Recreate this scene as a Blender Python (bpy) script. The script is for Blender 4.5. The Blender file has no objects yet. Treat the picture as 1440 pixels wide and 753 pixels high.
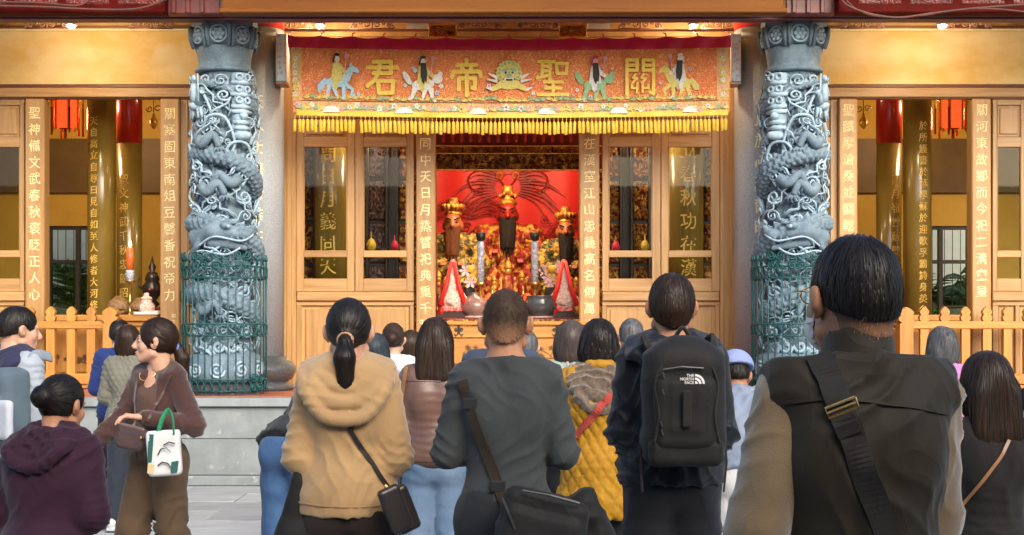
import bpy, bmesh, math, random
import numpy as np
from mathutils import Vector, Matrix
from mathutils.bvhtree import BVHTree

# ------------------------------------------------------------------ camera, sky, sun, exposure
scene = bpy.context.scene
C = scene.collection
PI = math.pi
R = math.radians
CAM_Z, FPX, VX, VY = 1.55, 2000.0, 716.0, 456.0     # eye height, focal length in photo pixels, vanishing point

cam_d = bpy.data.cameras.new('camera')
cam = bpy.data.objects.new('camera', cam_d); C.objects.link(cam)
cam.location = (0, 0, CAM_Z); cam.rotation_euler = (R(90), 0, 0)
cam_d.sensor_width = 36; cam_d.lens = FPX / 1440 * 36
cam_d.shift_x = (720 - VX) / 1440; cam_d.shift_y = (VY - 376.5) / 1440
cam_d.clip_start = 0.05; cam_d.clip_end = 500
scene.camera = cam

SUN_EL, SUN_AZ = R(30), R(158)        # high, soft, from behind the camera and a little to its right
w = bpy.data.worlds.new('World'); scene.world = w; w.use_nodes = True
wn = w.node_tree.nodes; wl_ = w.node_tree.links
sky = wn.new('ShaderNodeTexSky'); sky.sky_type = 'NISHITA'; sky.sun_disc = False
sky.sun_elevation = SUN_EL; sky.sun_rotation = SUN_AZ
sky.air_density = 1.0; sky.dust_density = 3.0; sky.ozone_density = 1.0
wn['Background'].inputs[1].default_value = 0.15
wl_.new(sky.outputs[0], wn['Background'].inputs[0])
sl = bpy.data.lights.new('sun', 'SUN'); sl.energy = 1.25; sl.angle = R(40); sl.color = (1, .95, .88)
so = bpy.data.objects.new('sun', sl); C.objects.link(so)
sd = Vector((math.sin(SUN_AZ) * math.cos(SUN_EL), math.cos(SUN_AZ) * math.cos(SUN_EL), math.sin(SUN_EL)))
so.rotation_euler = (-sd).to_track_quat('-Z', 'Y').to_euler()
so.location = (4, -8, 12)
scene.view_settings.view_transform = 'Standard'; scene.view_settings.look = 'None'
scene.view_settings.gamma = 1; scene.view_settings.exposure = 1.2
scene.render.engine = 'CYCLES'
scene.cycles.use_denoising = True
scene.cycles.max_bounces = 6; scene.cycles.diffuse_bounces = 3; scene.cycles.glossy_bounces = 3
scene.cycles.transmission_bounces = 6; scene.cycles.transparent_max_bounces = 12
scene.cycles.caustics_reflective = False; scene.cycles.caustics_refractive = False
scene.cycles.sample_clamp_indirect = 6

random.seed(7); rng = np.random.default_rng(7)
def XP(px, Y): return (px - VX) / FPX * Y
def ZP(py, Y): return CAM_Z - (py - VY) / FPX * Y
def PT(px, py, Y): return Vector((XP(px, Y), Y, ZP(py, Y)))

# ------------------------------------------------------------------ materials
MATS = {}
def mat(name, c1, c2=None, rough=.6, metal=0., nscale=4., stretch=(1, 1, 1), detail=4., lo=.35, hi=.65,
        bump=0., bscale=40., bstretch=None, bdist=.01, spec=.5, sheen=0., coat=0., rvar=.0, emit=None, estr=0.,
        objvar=0., kind='noise', trans=0., alpha=1., speck=None, aniso=0., fold=None):
    if name in MATS: return MATS[name]
    m = bpy.data.materials.new(name); m.use_nodes = True
    nt = m.node_tree; N = nt.nodes; L = nt.links; b = N['Principled BSDF']
    def new(t, **k):
        n = N.new(t)
        for a, v in k.items(): setattr(n, a, v)
        return n
    geo = new('ShaderNodeNewGeometry'); info = new('ShaderNodeObjectInfo')
    off = new('ShaderNodeVectorMath', operation='MULTIPLY_ADD')
    comb = new('ShaderNodeCombineXYZ')
    for i in range(3): L.new(info.outputs['Random'], comb.inputs[i])
    L.new(comb.outputs[0], off.inputs[0]); off.inputs[1].default_value = (17, 31, 23) if objvar else (0, 0, 0)
    L.new(geo.outputs['Position'], off.inputs[2])
    def tex(scale, st, det, kind='noise'):
        mp = new('ShaderNodeMapping'); mp.inputs['Scale'].default_value = st
        L.new(off.outputs[0], mp.inputs[0])
        if kind == 'voronoi':
            t = new('ShaderNodeTexVoronoi'); t.inputs['Scale'].default_value = scale; o = t.outputs['Distance']
        elif kind == 'wave':
            t = new('ShaderNodeTexWave'); t.inputs['Scale'].default_value = scale; t.inputs['Distortion'].default_value = 6; t.inputs['Detail'].default_value = det; o = t.outputs['Fac']
        else:
            t = new('ShaderNodeTexNoise'); t.inputs['Scale'].default_value = scale; t.inputs['Detail'].default_value = det; t.inputs['Roughness'].default_value = .6; o = t.outputs['Fac']
        L.new(mp.outputs[0], t.inputs['Vector']); return o
    c1 = (*c1, 1); c2 = (*(c2 or [v * .75 for v in c1[:3]]), 1)
    fac = tex(nscale, stretch, detail, kind)
    rmp = new('ShaderNodeValToRGB'); rmp.color_ramp.elements[0].position = lo; rmp.color_ramp.elements[1].position = hi
    rmp.color_ramp.elements[0].color = c1; rmp.color_ramp.elements[1].color = c2
    L.new(fac, rmp.inputs[0]); colout = rmp.outputs[0]
    if speck:
        f2 = tex(speck[0], (1, 1, 1), 2.)
        r2 = new('ShaderNodeValToRGB'); r2.color_ramp.elements[0].position = speck[1]; r2.color_ramp.elements[1].position = speck[1] + .08
        L.new(f2, r2.inputs[0])
        mx = new('ShaderNodeMix', data_type='RGBA'); L.new(r2.outputs[0], mx.inputs['Factor'])
        L.new(colout, mx.inputs['A']); mx.inputs['B'].default_value = (*speck[2], 1); colout = mx.outputs['Result']
    if objvar:
        hs = new('ShaderNodeHueSaturation'); mr = new('ShaderNodeMapRange')
        mr.inputs['To Min'].default_value = 1 - objvar; mr.inputs['To Max'].default_value = 1 + objvar
        L.new(info.outputs['Random'], mr.inputs['Value']); L.new(mr.outputs[0], hs.inputs['Value'])
        L.new(colout, hs.inputs['Color']); colout = hs.outputs[0]
    L.new(colout, b.inputs['Base Color'])
    b.inputs['Roughness'].default_value = rough; b.inputs['Metallic'].default_value = metal
    b.inputs['Specular IOR Level'].default_value = spec
    if rvar:
        rf = tex(nscale * 3, stretch, 3.); mr = new('ShaderNodeMapRange')
        mr.inputs['To Min'].default_value = max(.03, rough - rvar); mr.inputs['To Max'].default_value = min(1, rough + rvar)
        L.new(rf, mr.inputs['Value']); L.new(mr.outputs[0], b.inputs['Roughness'])
    if sheen: b.inputs['Sheen Weight'].default_value = sheen; b.inputs['Sheen Roughness'].default_value = .5
    if coat: b.inputs['Coat Weight'].default_value = coat; b.inputs['Coat Roughness'].default_value = .15
    if aniso: b.inputs['Anisotropic'].default_value = aniso
    if trans: b.inputs['Transmission Weight'].default_value = trans
    if alpha < 1: b.inputs['Alpha'].default_value = alpha
    if emit: b.inputs['Emission Color'].default_value = (*emit, 1); b.inputs['Emission Strength'].default_value = estr
    if bump:
        bf = tex(bscale, bstretch or stretch, 4.)
        bn = new('ShaderNodeBump'); bn.inputs['Strength'].default_value = bump; bn.inputs['Distance'].default_value = bdist
        L.new(bf, bn.inputs['Height']); L.new(bn.outputs[0], b.inputs['Normal'])
        if fold:
            mp = new('ShaderNodeMapping'); mp.inputs['Scale'].default_value = (1, 1, .7); mp.inputs['Rotation'].default_value = (0, .5, 0); L.new(off.outputs[0], mp.inputs[0])
            t = new('ShaderNodeTexNoise'); t.inputs['Scale'].default_value = fold[0]; t.inputs['Detail'].default_value = 1.; t.inputs['Distortion'].default_value = 1.2; L.new(mp.outputs[0], t.inputs['Vector'])
            m1 = new('ShaderNodeMath', operation='SUBTRACT'); m1.inputs[1].default_value = .5; L.new(t.outputs['Fac'], m1.inputs[0])
            m2 = new('ShaderNodeMath', operation='ABSOLUTE'); L.new(m1.outputs[0], m2.inputs[0])
            m3 = new('ShaderNodeMath', operation='POWER'); m3.inputs[1].default_value = .6; L.new(m2.outputs[0], m3.inputs[0])
            b2 = new('ShaderNodeBump'); b2.invert = True; b2.inputs['Strength'].default_value = fold[1]; b2.inputs['Distance'].default_value = fold[2]
            L.new(m3.outputs[0], b2.inputs['Height']); L.new(b2.outputs[0], bn.inputs['Normal'])
    MATS[name] = m; return m

def wood(name, c1, c2, axis='z', rough=.42, **k):
    st = {'z': (1, 1, .07), 'x': (.07, 1, 1), 'y': (1, .07, 1)}[axis]
    return mat(name, c1, c2, rough=rough, nscale=26, stretch=st, detail=6, lo=.3, hi=.72, bump=.25, bscale=60, bdist=.003, objvar=.13, coat=.12, rvar=.1, **k)
W1, W2 = (.50, .30, .12), (.33, .17, .055)
M_WV = wood('honey_wood_upright', W1, W2, 'z'); M_WH = wood('honey_wood_level', W1, W2, 'x')
M_WP = wood('honey_wood_panel', (.52, .31, .12), (.36, .185, .06), 'z')
M_OR = wood('orange_pine_upright', (.55, .27, .06), (.38, .16, .03), 'z'); M_ORH = wood('orange_pine_level', (.55, .27, .06), (.38, .16, .03), 'x')
M_HEAD = wood('rosy_brown_wood', (.33, .15, .075), (.2, .085, .04), 'x')
M_GOLD = mat('gold_leaf', (.95, .62, .13), (.75, .42, .07), rough=.38, metal=.55, nscale=30, bump=.15, bscale=120)
M_GOLDPAINT = mat('pale_gold_paint', (.95, .84, .48), (.85, .68, .3), rough=.5, metal=.0, nscale=60)
M_DGOLD = mat('carved_gilding', (.8, .42, .07), (.35, .05, .02), rough=.4, metal=.5, nscale=14, lo=.4, hi=.62, bump=.4, bscale=60, bdist=.02)
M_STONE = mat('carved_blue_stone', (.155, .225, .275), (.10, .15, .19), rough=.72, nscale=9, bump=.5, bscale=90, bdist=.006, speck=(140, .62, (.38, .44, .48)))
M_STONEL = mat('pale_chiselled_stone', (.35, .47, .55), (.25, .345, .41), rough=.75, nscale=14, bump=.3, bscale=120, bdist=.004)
M_GRAN = mat('speckled_granite', (.37, .395, .41), (.27, .295, .31), rough=.5, nscale=90, detail=2, lo=.4, hi=.6, speck=(170, .6, (.16, .17, .18)))
M_BLACKST = mat('polished_dark_stone', (.05, .055, .06), (.09, .095, .1), rough=.16, nscale=40)
M_IRON = mat('green_painted_iron', (.008, .066, .068), (.014, .095, .095), rough=.42, nscale=20, spec=.4)
M_RED = mat('red_lacquer', (.5, .025, .012), (.4, .015, .01), rough=.25, nscale=6, coat=.4)
M_DRED = mat('dark_red_lacquer', (.12, .018, .014), (.19, .03, .02), rough=.4, nscale=8, bump=.1)
M_MAROON = mat('maroon_beam_paint', (.17, .055, .055), (.12, .035, .04), rough=.45, nscale=5, stretch=(.1, 1, 1), bump=.1)
M_BLACK = mat('black_plastic', (.012, .012, .013), (.02, .02, .02), rough=.4)
M_BRASS = mat('brass', (.75, .48, .16), (.55, .32, .1), rough=.25, metal=.9, nscale=20)
M_STEEL = mat('steel', (.5, .5, .52), (.4, .4, .42), rough=.3, metal=.9)

# ------------------------------------------------------------------ object helpers
WL = {}
def thing(name, label, cat, loc=(0, 0, 0), group=None, rotz=0.):
    o = bpy.data.objects.new(name, None); C.objects.link(o); o.location = loc; o.rotation_euler = (0, 0, rotz)
    o.empty_display_size = .1
    WL[o] = Vector(loc); tag(o, label, cat, group); return o
def tag(o, label=None, cat=None, group=None, kind=None):
    if label: o['label'] = label
    if cat: o['category'] = cat
    if group: o['group'] = group
    if kind: o['kind'] = kind
    return o
def link(name, me, m, parent=None, loc=(0, 0, 0), rot=None, smooth=False, local=False, scale=None):
    """one mesh object; loc is a world position unless local"""
    o = bpy.data.objects.new(name, me); C.objects.link(o)
    if m is not None and not me.materials: me.materials.append(m)
    if smooth and not me.get('sm'):
        me.polygons.foreach_set('use_smooth', [True] * len(me.polygons)); me['sm'] = 1
    loc = Vector(loc)
    WL[o] = loc.copy()
    if parent is not None:
        o.parent = parent
        if not local: loc = loc - WL.get(parent, Vector())
    o.location = loc
    if rot is not None: o.rotation_euler = rot
    if scale is not None: o.scale = scale
    return o
def copy_obj(src, parent, loc, rot=None, scale=None):
    o = src.copy(); C.objects.link(o); WL[o] = Vector(loc)
    o.parent = parent; o.location = Vector(loc) - (WL.get(parent, Vector()) if parent else Vector())
    if rot is not None: o.rotation_euler = rot
    if scale is not None: o.scale = scale
    return o

class MB:
    """collects verts and faces for one mesh"""
    def __init__(s): s.v = []; s.f = []
    def add(s, v, f):
        n = len(s.v); s.v.extend([tuple(p) for p in v]); s.f.extend([tuple(i + n for i in q) for q in f]); return s
    def box(s, x0, x1, y0, y1, z0, z1, b=0.):
        if b <= 0:
            s.add([(x0, y0, z0), (x1, y0, z0), (x1, y1, z0), (x0, y1, z0), (x0, y0, z1), (x1, y0, z1), (x1, y1, z1), (x0, y1, z1)],
                  [(0, 3, 2, 1), (4, 5, 6, 7), (0, 1, 5, 4), (1, 2, 6, 5), (2, 3, 7, 6), (3, 0, 4, 7)])
            return s
        b = min(b, (x1 - x0) * .45, (y1 - y0) * .45, (z1 - z0) * .45)
        bm = bmesh.new(); bmesh.ops.create_cube(bm, size=1)
        for v in bm.verts:
            v.co.x = x0 if v.co.x < 0 else x1; v.co.y = y0 if v.co.y < 0 else y1; v.co.z = z0 if v.co.z < 0 else z1
        bmesh.ops.bevel(bm, geom=bm.edges[:], offset=b, segments=1, affect='EDGES')
        bm.verts.index_update()
        s.add([v.co[:] for v in bm.verts], [[v.index for v in f.verts] for f in bm.faces]); bm.free(); return s
    def tube(s, pts, r, n=8, caps=True, flat=None):
        """tube along pts; r a number or a list; flat squashes along the second frame axis"""
        pts = [Vector(p) for p in pts]; k = len(pts)
        rr = [r] * k if not hasattr(r, '__len__') else list(r)
        T = [(pts[min(i + 1, k - 1)] - pts[max(i - 1, 0)]).normalized() for i in range(k)]
        u = T[0].orthogonal().normalized(); base = len(s.v)
        for i in range(k):
            u = (u - T[i] * u.dot(T[i]))
            u = u.normalized() if u.length > 1e-6 else T[i].orthogonal().normalized()
            v = T[i].cross(u)
            for j in range(n):
                a = 2 * PI * j / n; s.v.append(tuple(pts[i] + (u * math.cos(a) + v * math.sin(a) * (flat or 1)) * rr[i]))
        for i in range(k - 1):
            for j in range(n):
                a = base + i * n + j; b_ = base + i * n + (j + 1) % n
                s.f.append((a, b_, b_ + n, a + n))
        if caps:
            s.f.append(tuple(base + j for j in reversed(range(n)))); s.f.append(tuple(base + (k - 1) * n + j for j in range(n)))
        return s
    def lathe(s, prof, n=24, cx=0, cy=0, a0=0., a1=2 * PI):
        full = abs(a1 - a0 - 2 * PI) < 1e-6; base = len(s.v); m = n if full else n + 1
        for (r, z) in prof:
            for j in range(m):
                a = a0 + (a1 - a0) * j / n; s.v.append((cx + r * math.cos(a), cy + r * math.sin(a), z))
        for i in range(len(prof) - 1):
            for j in range(n):
                a = base + i * m + j; b_ = base + i * m + (j + 1) % m
                s.f.append((a, b_, b_ + m, a + m))
        if full:
            if prof[0][0] > 1e-5: s.f.append(tuple(base + j for j in reversed(range(m))))
            if prof[-1][0] > 1e-5: s.f.append(tuple(base + (len(prof) - 1) * m + j for j in range(m)))
        return s
    def prism(s, poly, y0, y1):
        """polygon in x,z pushed along y (y0 is the face towards the camera); poly counter-clockwise seen from -y"""
        n = len(poly); a = sum(poly[i][0] * poly[(i + 1) % n][1] - poly[(i + 1) % n][0] * poly[i][1] for i in range(n))
        if a < 0: poly = poly[::-1]
        v = [(x, y0, z) for x, z in poly] + [(x, y1, z) for x, z in poly]
        s.add(v, [tuple(range(n)), tuple(reversed(range(n, 2 * n)))] + [(i, i + n, (i + 1) % n + n, (i + 1) % n) for i in range(n)]); return s
    def ball(s, c, r, n=10, m=7):
        rx, ry, rz = (r, r, r) if not hasattr(r, '__len__') else r; base = len(s.v)
        s.v.append((c[0], c[1], c[2] - rz))
        for i in range(1, m):
            t = PI * i / m - PI / 2
            for j in range(n):
                a = 2 * PI * j / n; s.v.append((c[0] + rx * math.cos(t) * math.cos(a), c[1] + ry * math.cos(t) * math.sin(a), c[2] + rz * math.sin(t)))
        s.v.append((c[0], c[1], c[2] + rz)); e = len(s.v) - 1
        for j in range(n):
            s.f.append((base, base + 1 + (j + 1) % n, base + 1 + j)); s.f.append((e, e - n + j, e - n + (j + 1) % n))
        for i in range(m - 2):
            for j in range(n):
                a = base + 1 + i * n + j; b_ = base + 1 + i * n + (j + 1) % n; s.f.append((a, b_, b_ + n, a + n))
        return s
    def mirror(s): s.v = [(-x, y, z) for x, y, z in s.v]; s.f = [f[::-1] for f in s.f]; return s
    def mesh(s, name='mesh'):
        me = bpy.data.meshes.new(name); me.from_pydata(s.v, [], s.f); me.update(); return me
    def build(s, name, m, parent=None, smooth=False, loc=None):
        """the mesh centre becomes the object's origin"""
        if loc is None:
            a = np.array(s.v); loc = Vector(((a.min(0) + a.max(0)) / 2).tolist())
        s.v = [(x - loc[0], y - loc[1], z - loc[2]) for x, y, z in s.v]
        return link(name, s.mesh(name), m, parent, loc, smooth=smooth)

BOXES = {}
def box(name, x0, x1, y0, y1, z0, z1, m, parent=None, b=.004):
    """a bevelled box; boxes of one size and material share mesh data"""
    x0, x1 = min(x0, x1), max(x0, x1); z0, z1 = min(z0, z1), max(z0, z1)
    d = (round(x1 - x0, 4), round(y1 - y0, 4), round(z1 - z0, 4)); key = (*d, m.name, b)
    if key not in BOXES:
        BOXES[key] = MB().box(-d[0] / 2, d[0] / 2, -d[1] / 2, d[1] / 2, -d[2] / 2, d[2] / 2, b).mesh(name)
    return link(name, BOXES[key], m, parent, ((x0 + x1) / 2, (y0 + y1) / 2, (z0 + z1) / 2))
def pbox(name, px0, px1, py0, py1, Y, depth, m, parent=None, b=.004):
    """a box whose front face at distance Y covers the photo rectangle"""
    return box(name, XP(px0, Y), XP(px1, Y), Y, Y + depth, ZP(py1, Y), ZP(py0, Y), m, parent, b)

CH = {}
def char_geo(ch, bold=0.):
    """outline of one character, centred, height about 1, in x,z facing -y, thickness 1 along y"""
    key = (ch, bold)
    if key not in CH:
        c = bpy.data.curves.new('t', 'FONT'); c.body = ch; c.size = 1; c.resolution_u = 3; c.offset = bold; c.extrude = .5
        o = bpy.data.objects.new('t', c); C.objects.link(o)
        dg = bpy.context.evaluated_depsgraph_get()
        me = bpy.data.meshes.new_from_object(o.evaluated_get(dg), depsgraph=dg)
        bpy.data.objects.remove(o); bpy.data.curves.remove(c)
        v = np.array([p.co[:] for p in me.vertices]); f = [tuple(p.vertices) for p in me.polygons]
        bpy.data.meshes.remove(me)
        ctr = (v.max(0) + v.min(0)) / 2 if len(ch) > 1 else np.array([.5, .36, 0.])
        v = v - ctr
        CH[key] = (np.stack([v[:, 0], -v[:, 2], v[:, 1]], 1), f)
    return CH[key]
CHM = {}
def character(ch, loc, size, depth, m, parent, bold=0., wx=1., name='character', brush=.0, tilt=0.):
    """one character as a flat raised piece; front towards -y"""
    v, f = char_geo(ch, bold)
    v = v.copy()
    if brush:   # brushed look: slanted, uneven strokes
        v[:, 2] += brush * v[:, 0] * .55; v[:, 0] += brush * .5 * np.sin(v[:, 2] * 7 + ord(ch[0])); v[:, 2] += brush * .45 * np.sin(v[:, 0] * 9 + ord(ch[0]) * 1.7)
    v = v * np.array([size * wx, depth, size])
    if tilt: v = v @ np.array(Matrix.Rotation(tilt, 3, 'Y')).T
    me = bpy.data.meshes.new(name); me.from_pydata(v.tolist(), [], f); me.update()
    return link(name, me, m, parent, loc)
def cyl_character(ch, cx, cy, r, phi, z, size, depth, m, parent, bold=.01, wx=1., brush=.1):
    """a character wrapped on an upright round shaft; phi = 0 faces the camera, positive to the right"""
    v, f = char_geo(ch, bold); v = v.copy()
    v[:, 2] += brush * v[:, 0] * .55; v[:, 0] += brush * .5 * np.sin(v[:, 2] * 7 + ord(ch[0]))
    a = phi + v[:, 0] * size * wx / r; rr = r - v[:, 1] * depth
    p = np.stack([np.sin(a) * rr, -np.cos(a) * rr, v[:, 2] * size], 1)
    o = Vector((cx + math.sin(phi) * r, cy - math.cos(phi) * r, z))
    p = p - np.array([math.sin(phi) * r, -math.cos(phi) * r, 0])
    me = bpy.data.meshes.new('character'); me.from_pydata(p.tolist(), [], f); me.update()
    return link('character', me, m, parent, o)

def noise3(p, seed=0):
    """smooth value noise in [-1,1] at points p (n,3)"""
    p = np.asarray(p, float); i = np.floor(p).astype(np.int64); f = p - i; u = f * f * (3 - 2 * f); out = 0.
    def h(a, b, c):
        n = (a * 374761393 + b * 668265263 + c * 2147483647 + seed * 974711) & 0xffffffff
        n = ((n ^ (n >> 13)) * 1274126177) & 0xffffffff
        return ((n ^ (n >> 16)) & 0xffff) / 32767.5 - 1
    for dx in (0, 1):
        for dy in (0, 1):
            for dz in (0, 1):
                wgt = (u[:, 0] if dx else 1 - u[:, 0]) * (u[:, 1] if dy else 1 - u[:, 1]) * (u[:, 2] if dz else 1 - u[:, 2])
                out = out + wgt * h(i[:, 0] + dx, i[:, 1] + dy, i[:, 2] + dz)
    return out

def heightfield(name, w, h, nx, nz, fn, depth, m, parent, loc, smooth=True):
    """a carved board w x h facing -y: relief fn(u,v) in 0..1 stands proud by depth; closed at the back"""
    u, v = np.meshgrid(np.linspace(0, 1, nx), np.linspace(0, 1, nz)); H = np.clip(fn(u, v), 0, 1)
    edge = (u < 1e-6) | (u > 1 - 1e-6) | (v < 1e-6) | (v > 1 - 1e-6); H = np.where(edge, -.3, H)
    P = np.stack([(u - .5) * w, -H * depth, (v - .5) * h], -1).reshape(-1, 3)
    idx = np.arange(nx * nz).reshape(nz, nx)
    q = np.stack([idx[:-1, :-1], idx[:-1, 1:], idx[1:, 1:], idx[1:, :-1]], -1).reshape(-1, 4)
    me = bpy.data.meshes.new(name); me.from_pydata(P.tolist(), [], q.tolist()); me.update()
    return link(name, me, m, parent, loc, smooth=smooth)
def swirl(seed, fx, fz, thick=.45):
    """scrollwork: a field of curls"""
    def fn(u, v):
        p = np.stack([u.ravel() * fx, v.ravel() * fz, np.zeros(u.size) + seed], 1)
        n1 = noise3(p, seed); n2 = noise3(p * 2.1 + 5, seed + 1)
        return (np.clip(np.sin((n1 * 2.2 + n2 * .9) * 5.2) * 1.3 + thick - .3, 0, 1)).reshape(u.shape)
    return fn

# ------------------------------------------------------------------ distance-field sculpting (bodies, clothes, statues)
class SDF:
    def __init__(s, lo, hi, h):
        s.lo = np.array(lo, float); s.h = h; s.n = np.ceil((np.array(hi) - s.lo) / h).astype(int) + 1
        s.D = np.full(s.n, 1., np.float32)
    def region(s, lo, hi):
        a = np.clip(np.floor((np.array(lo) - s.lo) / s.h).astype(int), 0, s.n); b = np.clip(np.ceil((np.array(hi) - s.lo) / s.h).astype(int) + 1, 0, s.n)
        if (b <= a).any(): return None, None
        g = [s.lo[i] + s.h * np.arange(a[i], b[i], dtype=np.float32) for i in range(3)]
        return (slice(a[0], b[0]), slice(a[1], b[1]), slice(a[2], b[2])), (g[0][:, None, None], g[1][None, :, None], g[2][None, None, :])
    def put(s, lo, hi, fn, k, op='u'):
        pad = k + 2.5 * s.h
        sl, g = s.region(np.array(lo) - pad, np.array(hi) + pad)
        if sl is None: return s
        d = fn(*g); A = s.D[sl]
        if op == 'u':
            if k > 0:
                t = np.clip(.5 + .5 * (A - d) / k, 0, 1); s.D[sl] = A * (1 - t) + d * t - k * t * (1 - t)
            else: s.D[sl] = np.minimum(A, d)
        else:   # carve away
            t = np.clip(.5 - .5 * (A + d) / max(k, 1e-4), 0, 1); s.D[sl] = A * (1 - t) - d * t + k * t * (1 - t)
        return s
    def cone(s, a, b, r1, r2, k=.03, sy=1., op='u'):
        """tapered capsule from a to b; sy < 1 flattens it along y"""
        a = np.array(a, float); b = np.array(b, float); ba = b - a; l2 = max(float(ba @ ba), 1e-9); m = max(r1, r2)
        def fn(x, y, z):
            px, py, pz = x - a[0], (y - a[1]), z - a[2]
            t = np.clip((px * ba[0] + py * ba[1] + pz * ba[2]) / l2, 0, 1)
            return np.sqrt((px - t * ba[0]) ** 2 + ((py - t * ba[1]) / sy) ** 2 + (pz - t * ba[2]) ** 2) * (1 if sy >= 1 else (sy + 1) / 2) - (r1 + (r2 - r1) * t) * (1 if sy >= 1 else (sy + 1) / 2)
        return s.put(np.minimum(a, b) - m, np.maximum(a, b) + m, fn, k, op)
    def ell(s, c, r, k=.03, op='u', rot=None):
        c = np.array(c, float); r = np.array(r, float); Mi = None if rot is None else np.array(rot.transposed())
        def fn(x, y, z):
            px, py, pz = x - c[0], y - c[1], z - c[2]
            if Mi is not None:
                px, py, pz = [Mi[i, 0] * px + Mi[i, 1] * py + Mi[i, 2] * pz for i in range(3)]
            k0 = np.sqrt((px / r[0]) ** 2 + (py / r[1]) ** 2 + (pz / r[2]) ** 2)
            k1 = np.sqrt((px / r[0] ** 2) ** 2 + (py / r[1] ** 2) ** 2 + (pz / r[2] ** 2) ** 2) + 1e-6
            return k0 * (k0 - 1) / k1
        m = r.max() if rot is not None else r
        return s.put(c - m, c + m, fn, k, op)
    def rbox(s, c, half, rad, k=.0, op='u', rot=None):
        c = np.array(c, float); hf = np.array(half, float) - rad; Mi = None if rot is None else np.array(rot.transposed())
        def fn(x, y, z):
            px, py, pz = x - c[0], y - c[1], z - c[2]
            if Mi is not None:
                px, py, pz = [Mi[i, 0] * px + Mi[i, 1] * py + Mi[i, 2] * pz for i in range(3)]
            q = [np.abs(px) - hf[0], np.abs(py) - hf[1], np.abs(pz) - hf[2]]
            return np.sqrt(sum(np.maximum(v, 0) ** 2 for v in q)) + np.minimum(np.maximum(np.maximum(q[0], q[1]), q[2]), 0) - rad
        m = np.array(half) if rot is None else np.full(3, float(np.linalg.norm(half)))
        return s.put(c - m, c + m, fn, k, op)
    def cut(s, pt, nrm):
        """remove what lies on the side the normal points to"""
        g = [s.lo[i] + s.h * np.arange(s.n[i], dtype=np.float32) for i in range(3)]
        d = (g[0][:, None, None] - pt[0]) * nrm[0] + (g[1][None, :, None] - pt[1]) * nrm[1] + (g[2][None, None, :] - pt[2]) * nrm[2]
        s.D = np.maximum(s.D, d.astype(np.float32)); return s
    def grid(s):
        g = [s.lo[i] + s.h * np.arange(s.n[i], dtype=np.float32) for i in range(3)]
        return g[0][:, None, None], g[1][None, :, None], g[2][None, None, :]
    def sample(s, p):
        """trilinear distance at points"""
        q = (np.asarray(p) - s.lo) / s.h; q = np.clip(q, 0, s.n - 1.001); i = np.floor(q).astype(int); f = q - i; out = 0.
        for dx in (0, 1):
            for dy in (0, 1):
                for dz in (0, 1):
                    wgt = (f[:, 0] if dx else 1 - f[:, 0]) * (f[:, 1] if dy else 1 - f[:, 1]) * (f[:, 2] if dz else 1 - f[:, 2])
                    out = out + wgt * s.D[i[:, 0] + dx, i[:, 1] + dy, i[:, 2] + dz]
        return out
    def grad(s, p):
        e = s.h; g = np.stack([s.sample(p + np.eye(3)[i] * e) - s.sample(p - np.eye(3)[i] * e) for i in range(3)], 1)
        return g / (np.linalg.norm(g, axis=1, keepdims=True) + 1e-9)
    def surface(s):
        """surface nets -> verts, quads"""
        D = s.D.copy(); D[0] = D[-1] = 1; D[:, 0] = D[:, -1] = 1; D[:, :, 0] = D[:, :, -1] = 1
        S = D < 0; n = D.shape
        cnt = np.zeros([k - 1 for k in n], np.int8)
        for dx in (0, 1):
            for dy in (0, 1):
                for dz in (0, 1): cnt += S[dx:n[0] - 1 + dx, dy:n[1] - 1 + dy, dz:n[2] - 1 + dz]
        act = np.argwhere((cnt > 0) & (cnt < 8))
        if len(act) == 0: return np.zeros((0, 3)), np.zeros((0, 4), int)
        idx = np.full(cnt.shape, -1, np.int64); idx[tuple(act.T)] = np.arange(len(act))
        acc = np.zeros((len(act), 3)); num = np.zeros(len(act))
        corners = [(a, b, c) for a in (0, 1) for b in (0, 1) for c in (0, 1)]
        for ca in corners:
            for ax in range(3):
                if ca[ax]: continue
                cb = list(ca); cb[ax] = 1
                da = D[act[:, 0] + ca[0], act[:, 1] + ca[1], act[:, 2] + ca[2]]; db = D[act[:, 0] + cb[0], act[:, 1] + cb[1], act[:, 2] + cb[2]]
                x = (da < 0) != (db < 0); t = np.where(x, da / np.where(x, da - db, 1), 0)
                p = np.tile(np.array(ca, float), (len(act), 1)); p[:, ax] = t
                acc[x] += p[x]; num[x] += 1
        V = (act + acc / num[:, None]) * s.h + s.lo
        F = []
        for ax in range(3):
            o1, o2 = [(1, 2), (2, 0), (0, 1)][ax]
            a = [slice(1, -1)] * 3; a[ax] = slice(0, -1); b = [slice(1, -1)] * 3; b[ax] = slice(1, None)
            A = S[tuple(a)]; B = S[tuple(b)]; off = np.array([1, 1, 1]); off[ax] = 0
            for inside_first in (True, False):
                e = np.argwhere((A & ~B) if inside_first else (~A & B)) + off
                if len(e) == 0: continue
                d1 = np.zeros(3, int); d1[o1] = 1; d2 = np.zeros(3, int); d2[o2] = 1
                c = [e - d1 - d2, e - d2, e, e - d1]
                q = np.stack([idx[tuple(k.T)] for k in c], 1)
                F.append(q if inside_first else q[:, ::-1])
        return V, np.concatenate(F)
def vnormals(V, F):
    n = np.cross(V[F[:, 2]] - V[F[:, 0]], V[F[:, 3]] - V[F[:, 1]]); N = np.zeros_like(V)
    for i in range(4): np.add.at(N, F[:, i], n)
    return N / (np.linalg.norm(N, axis=1, keepdims=True) + 1e-12)
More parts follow.
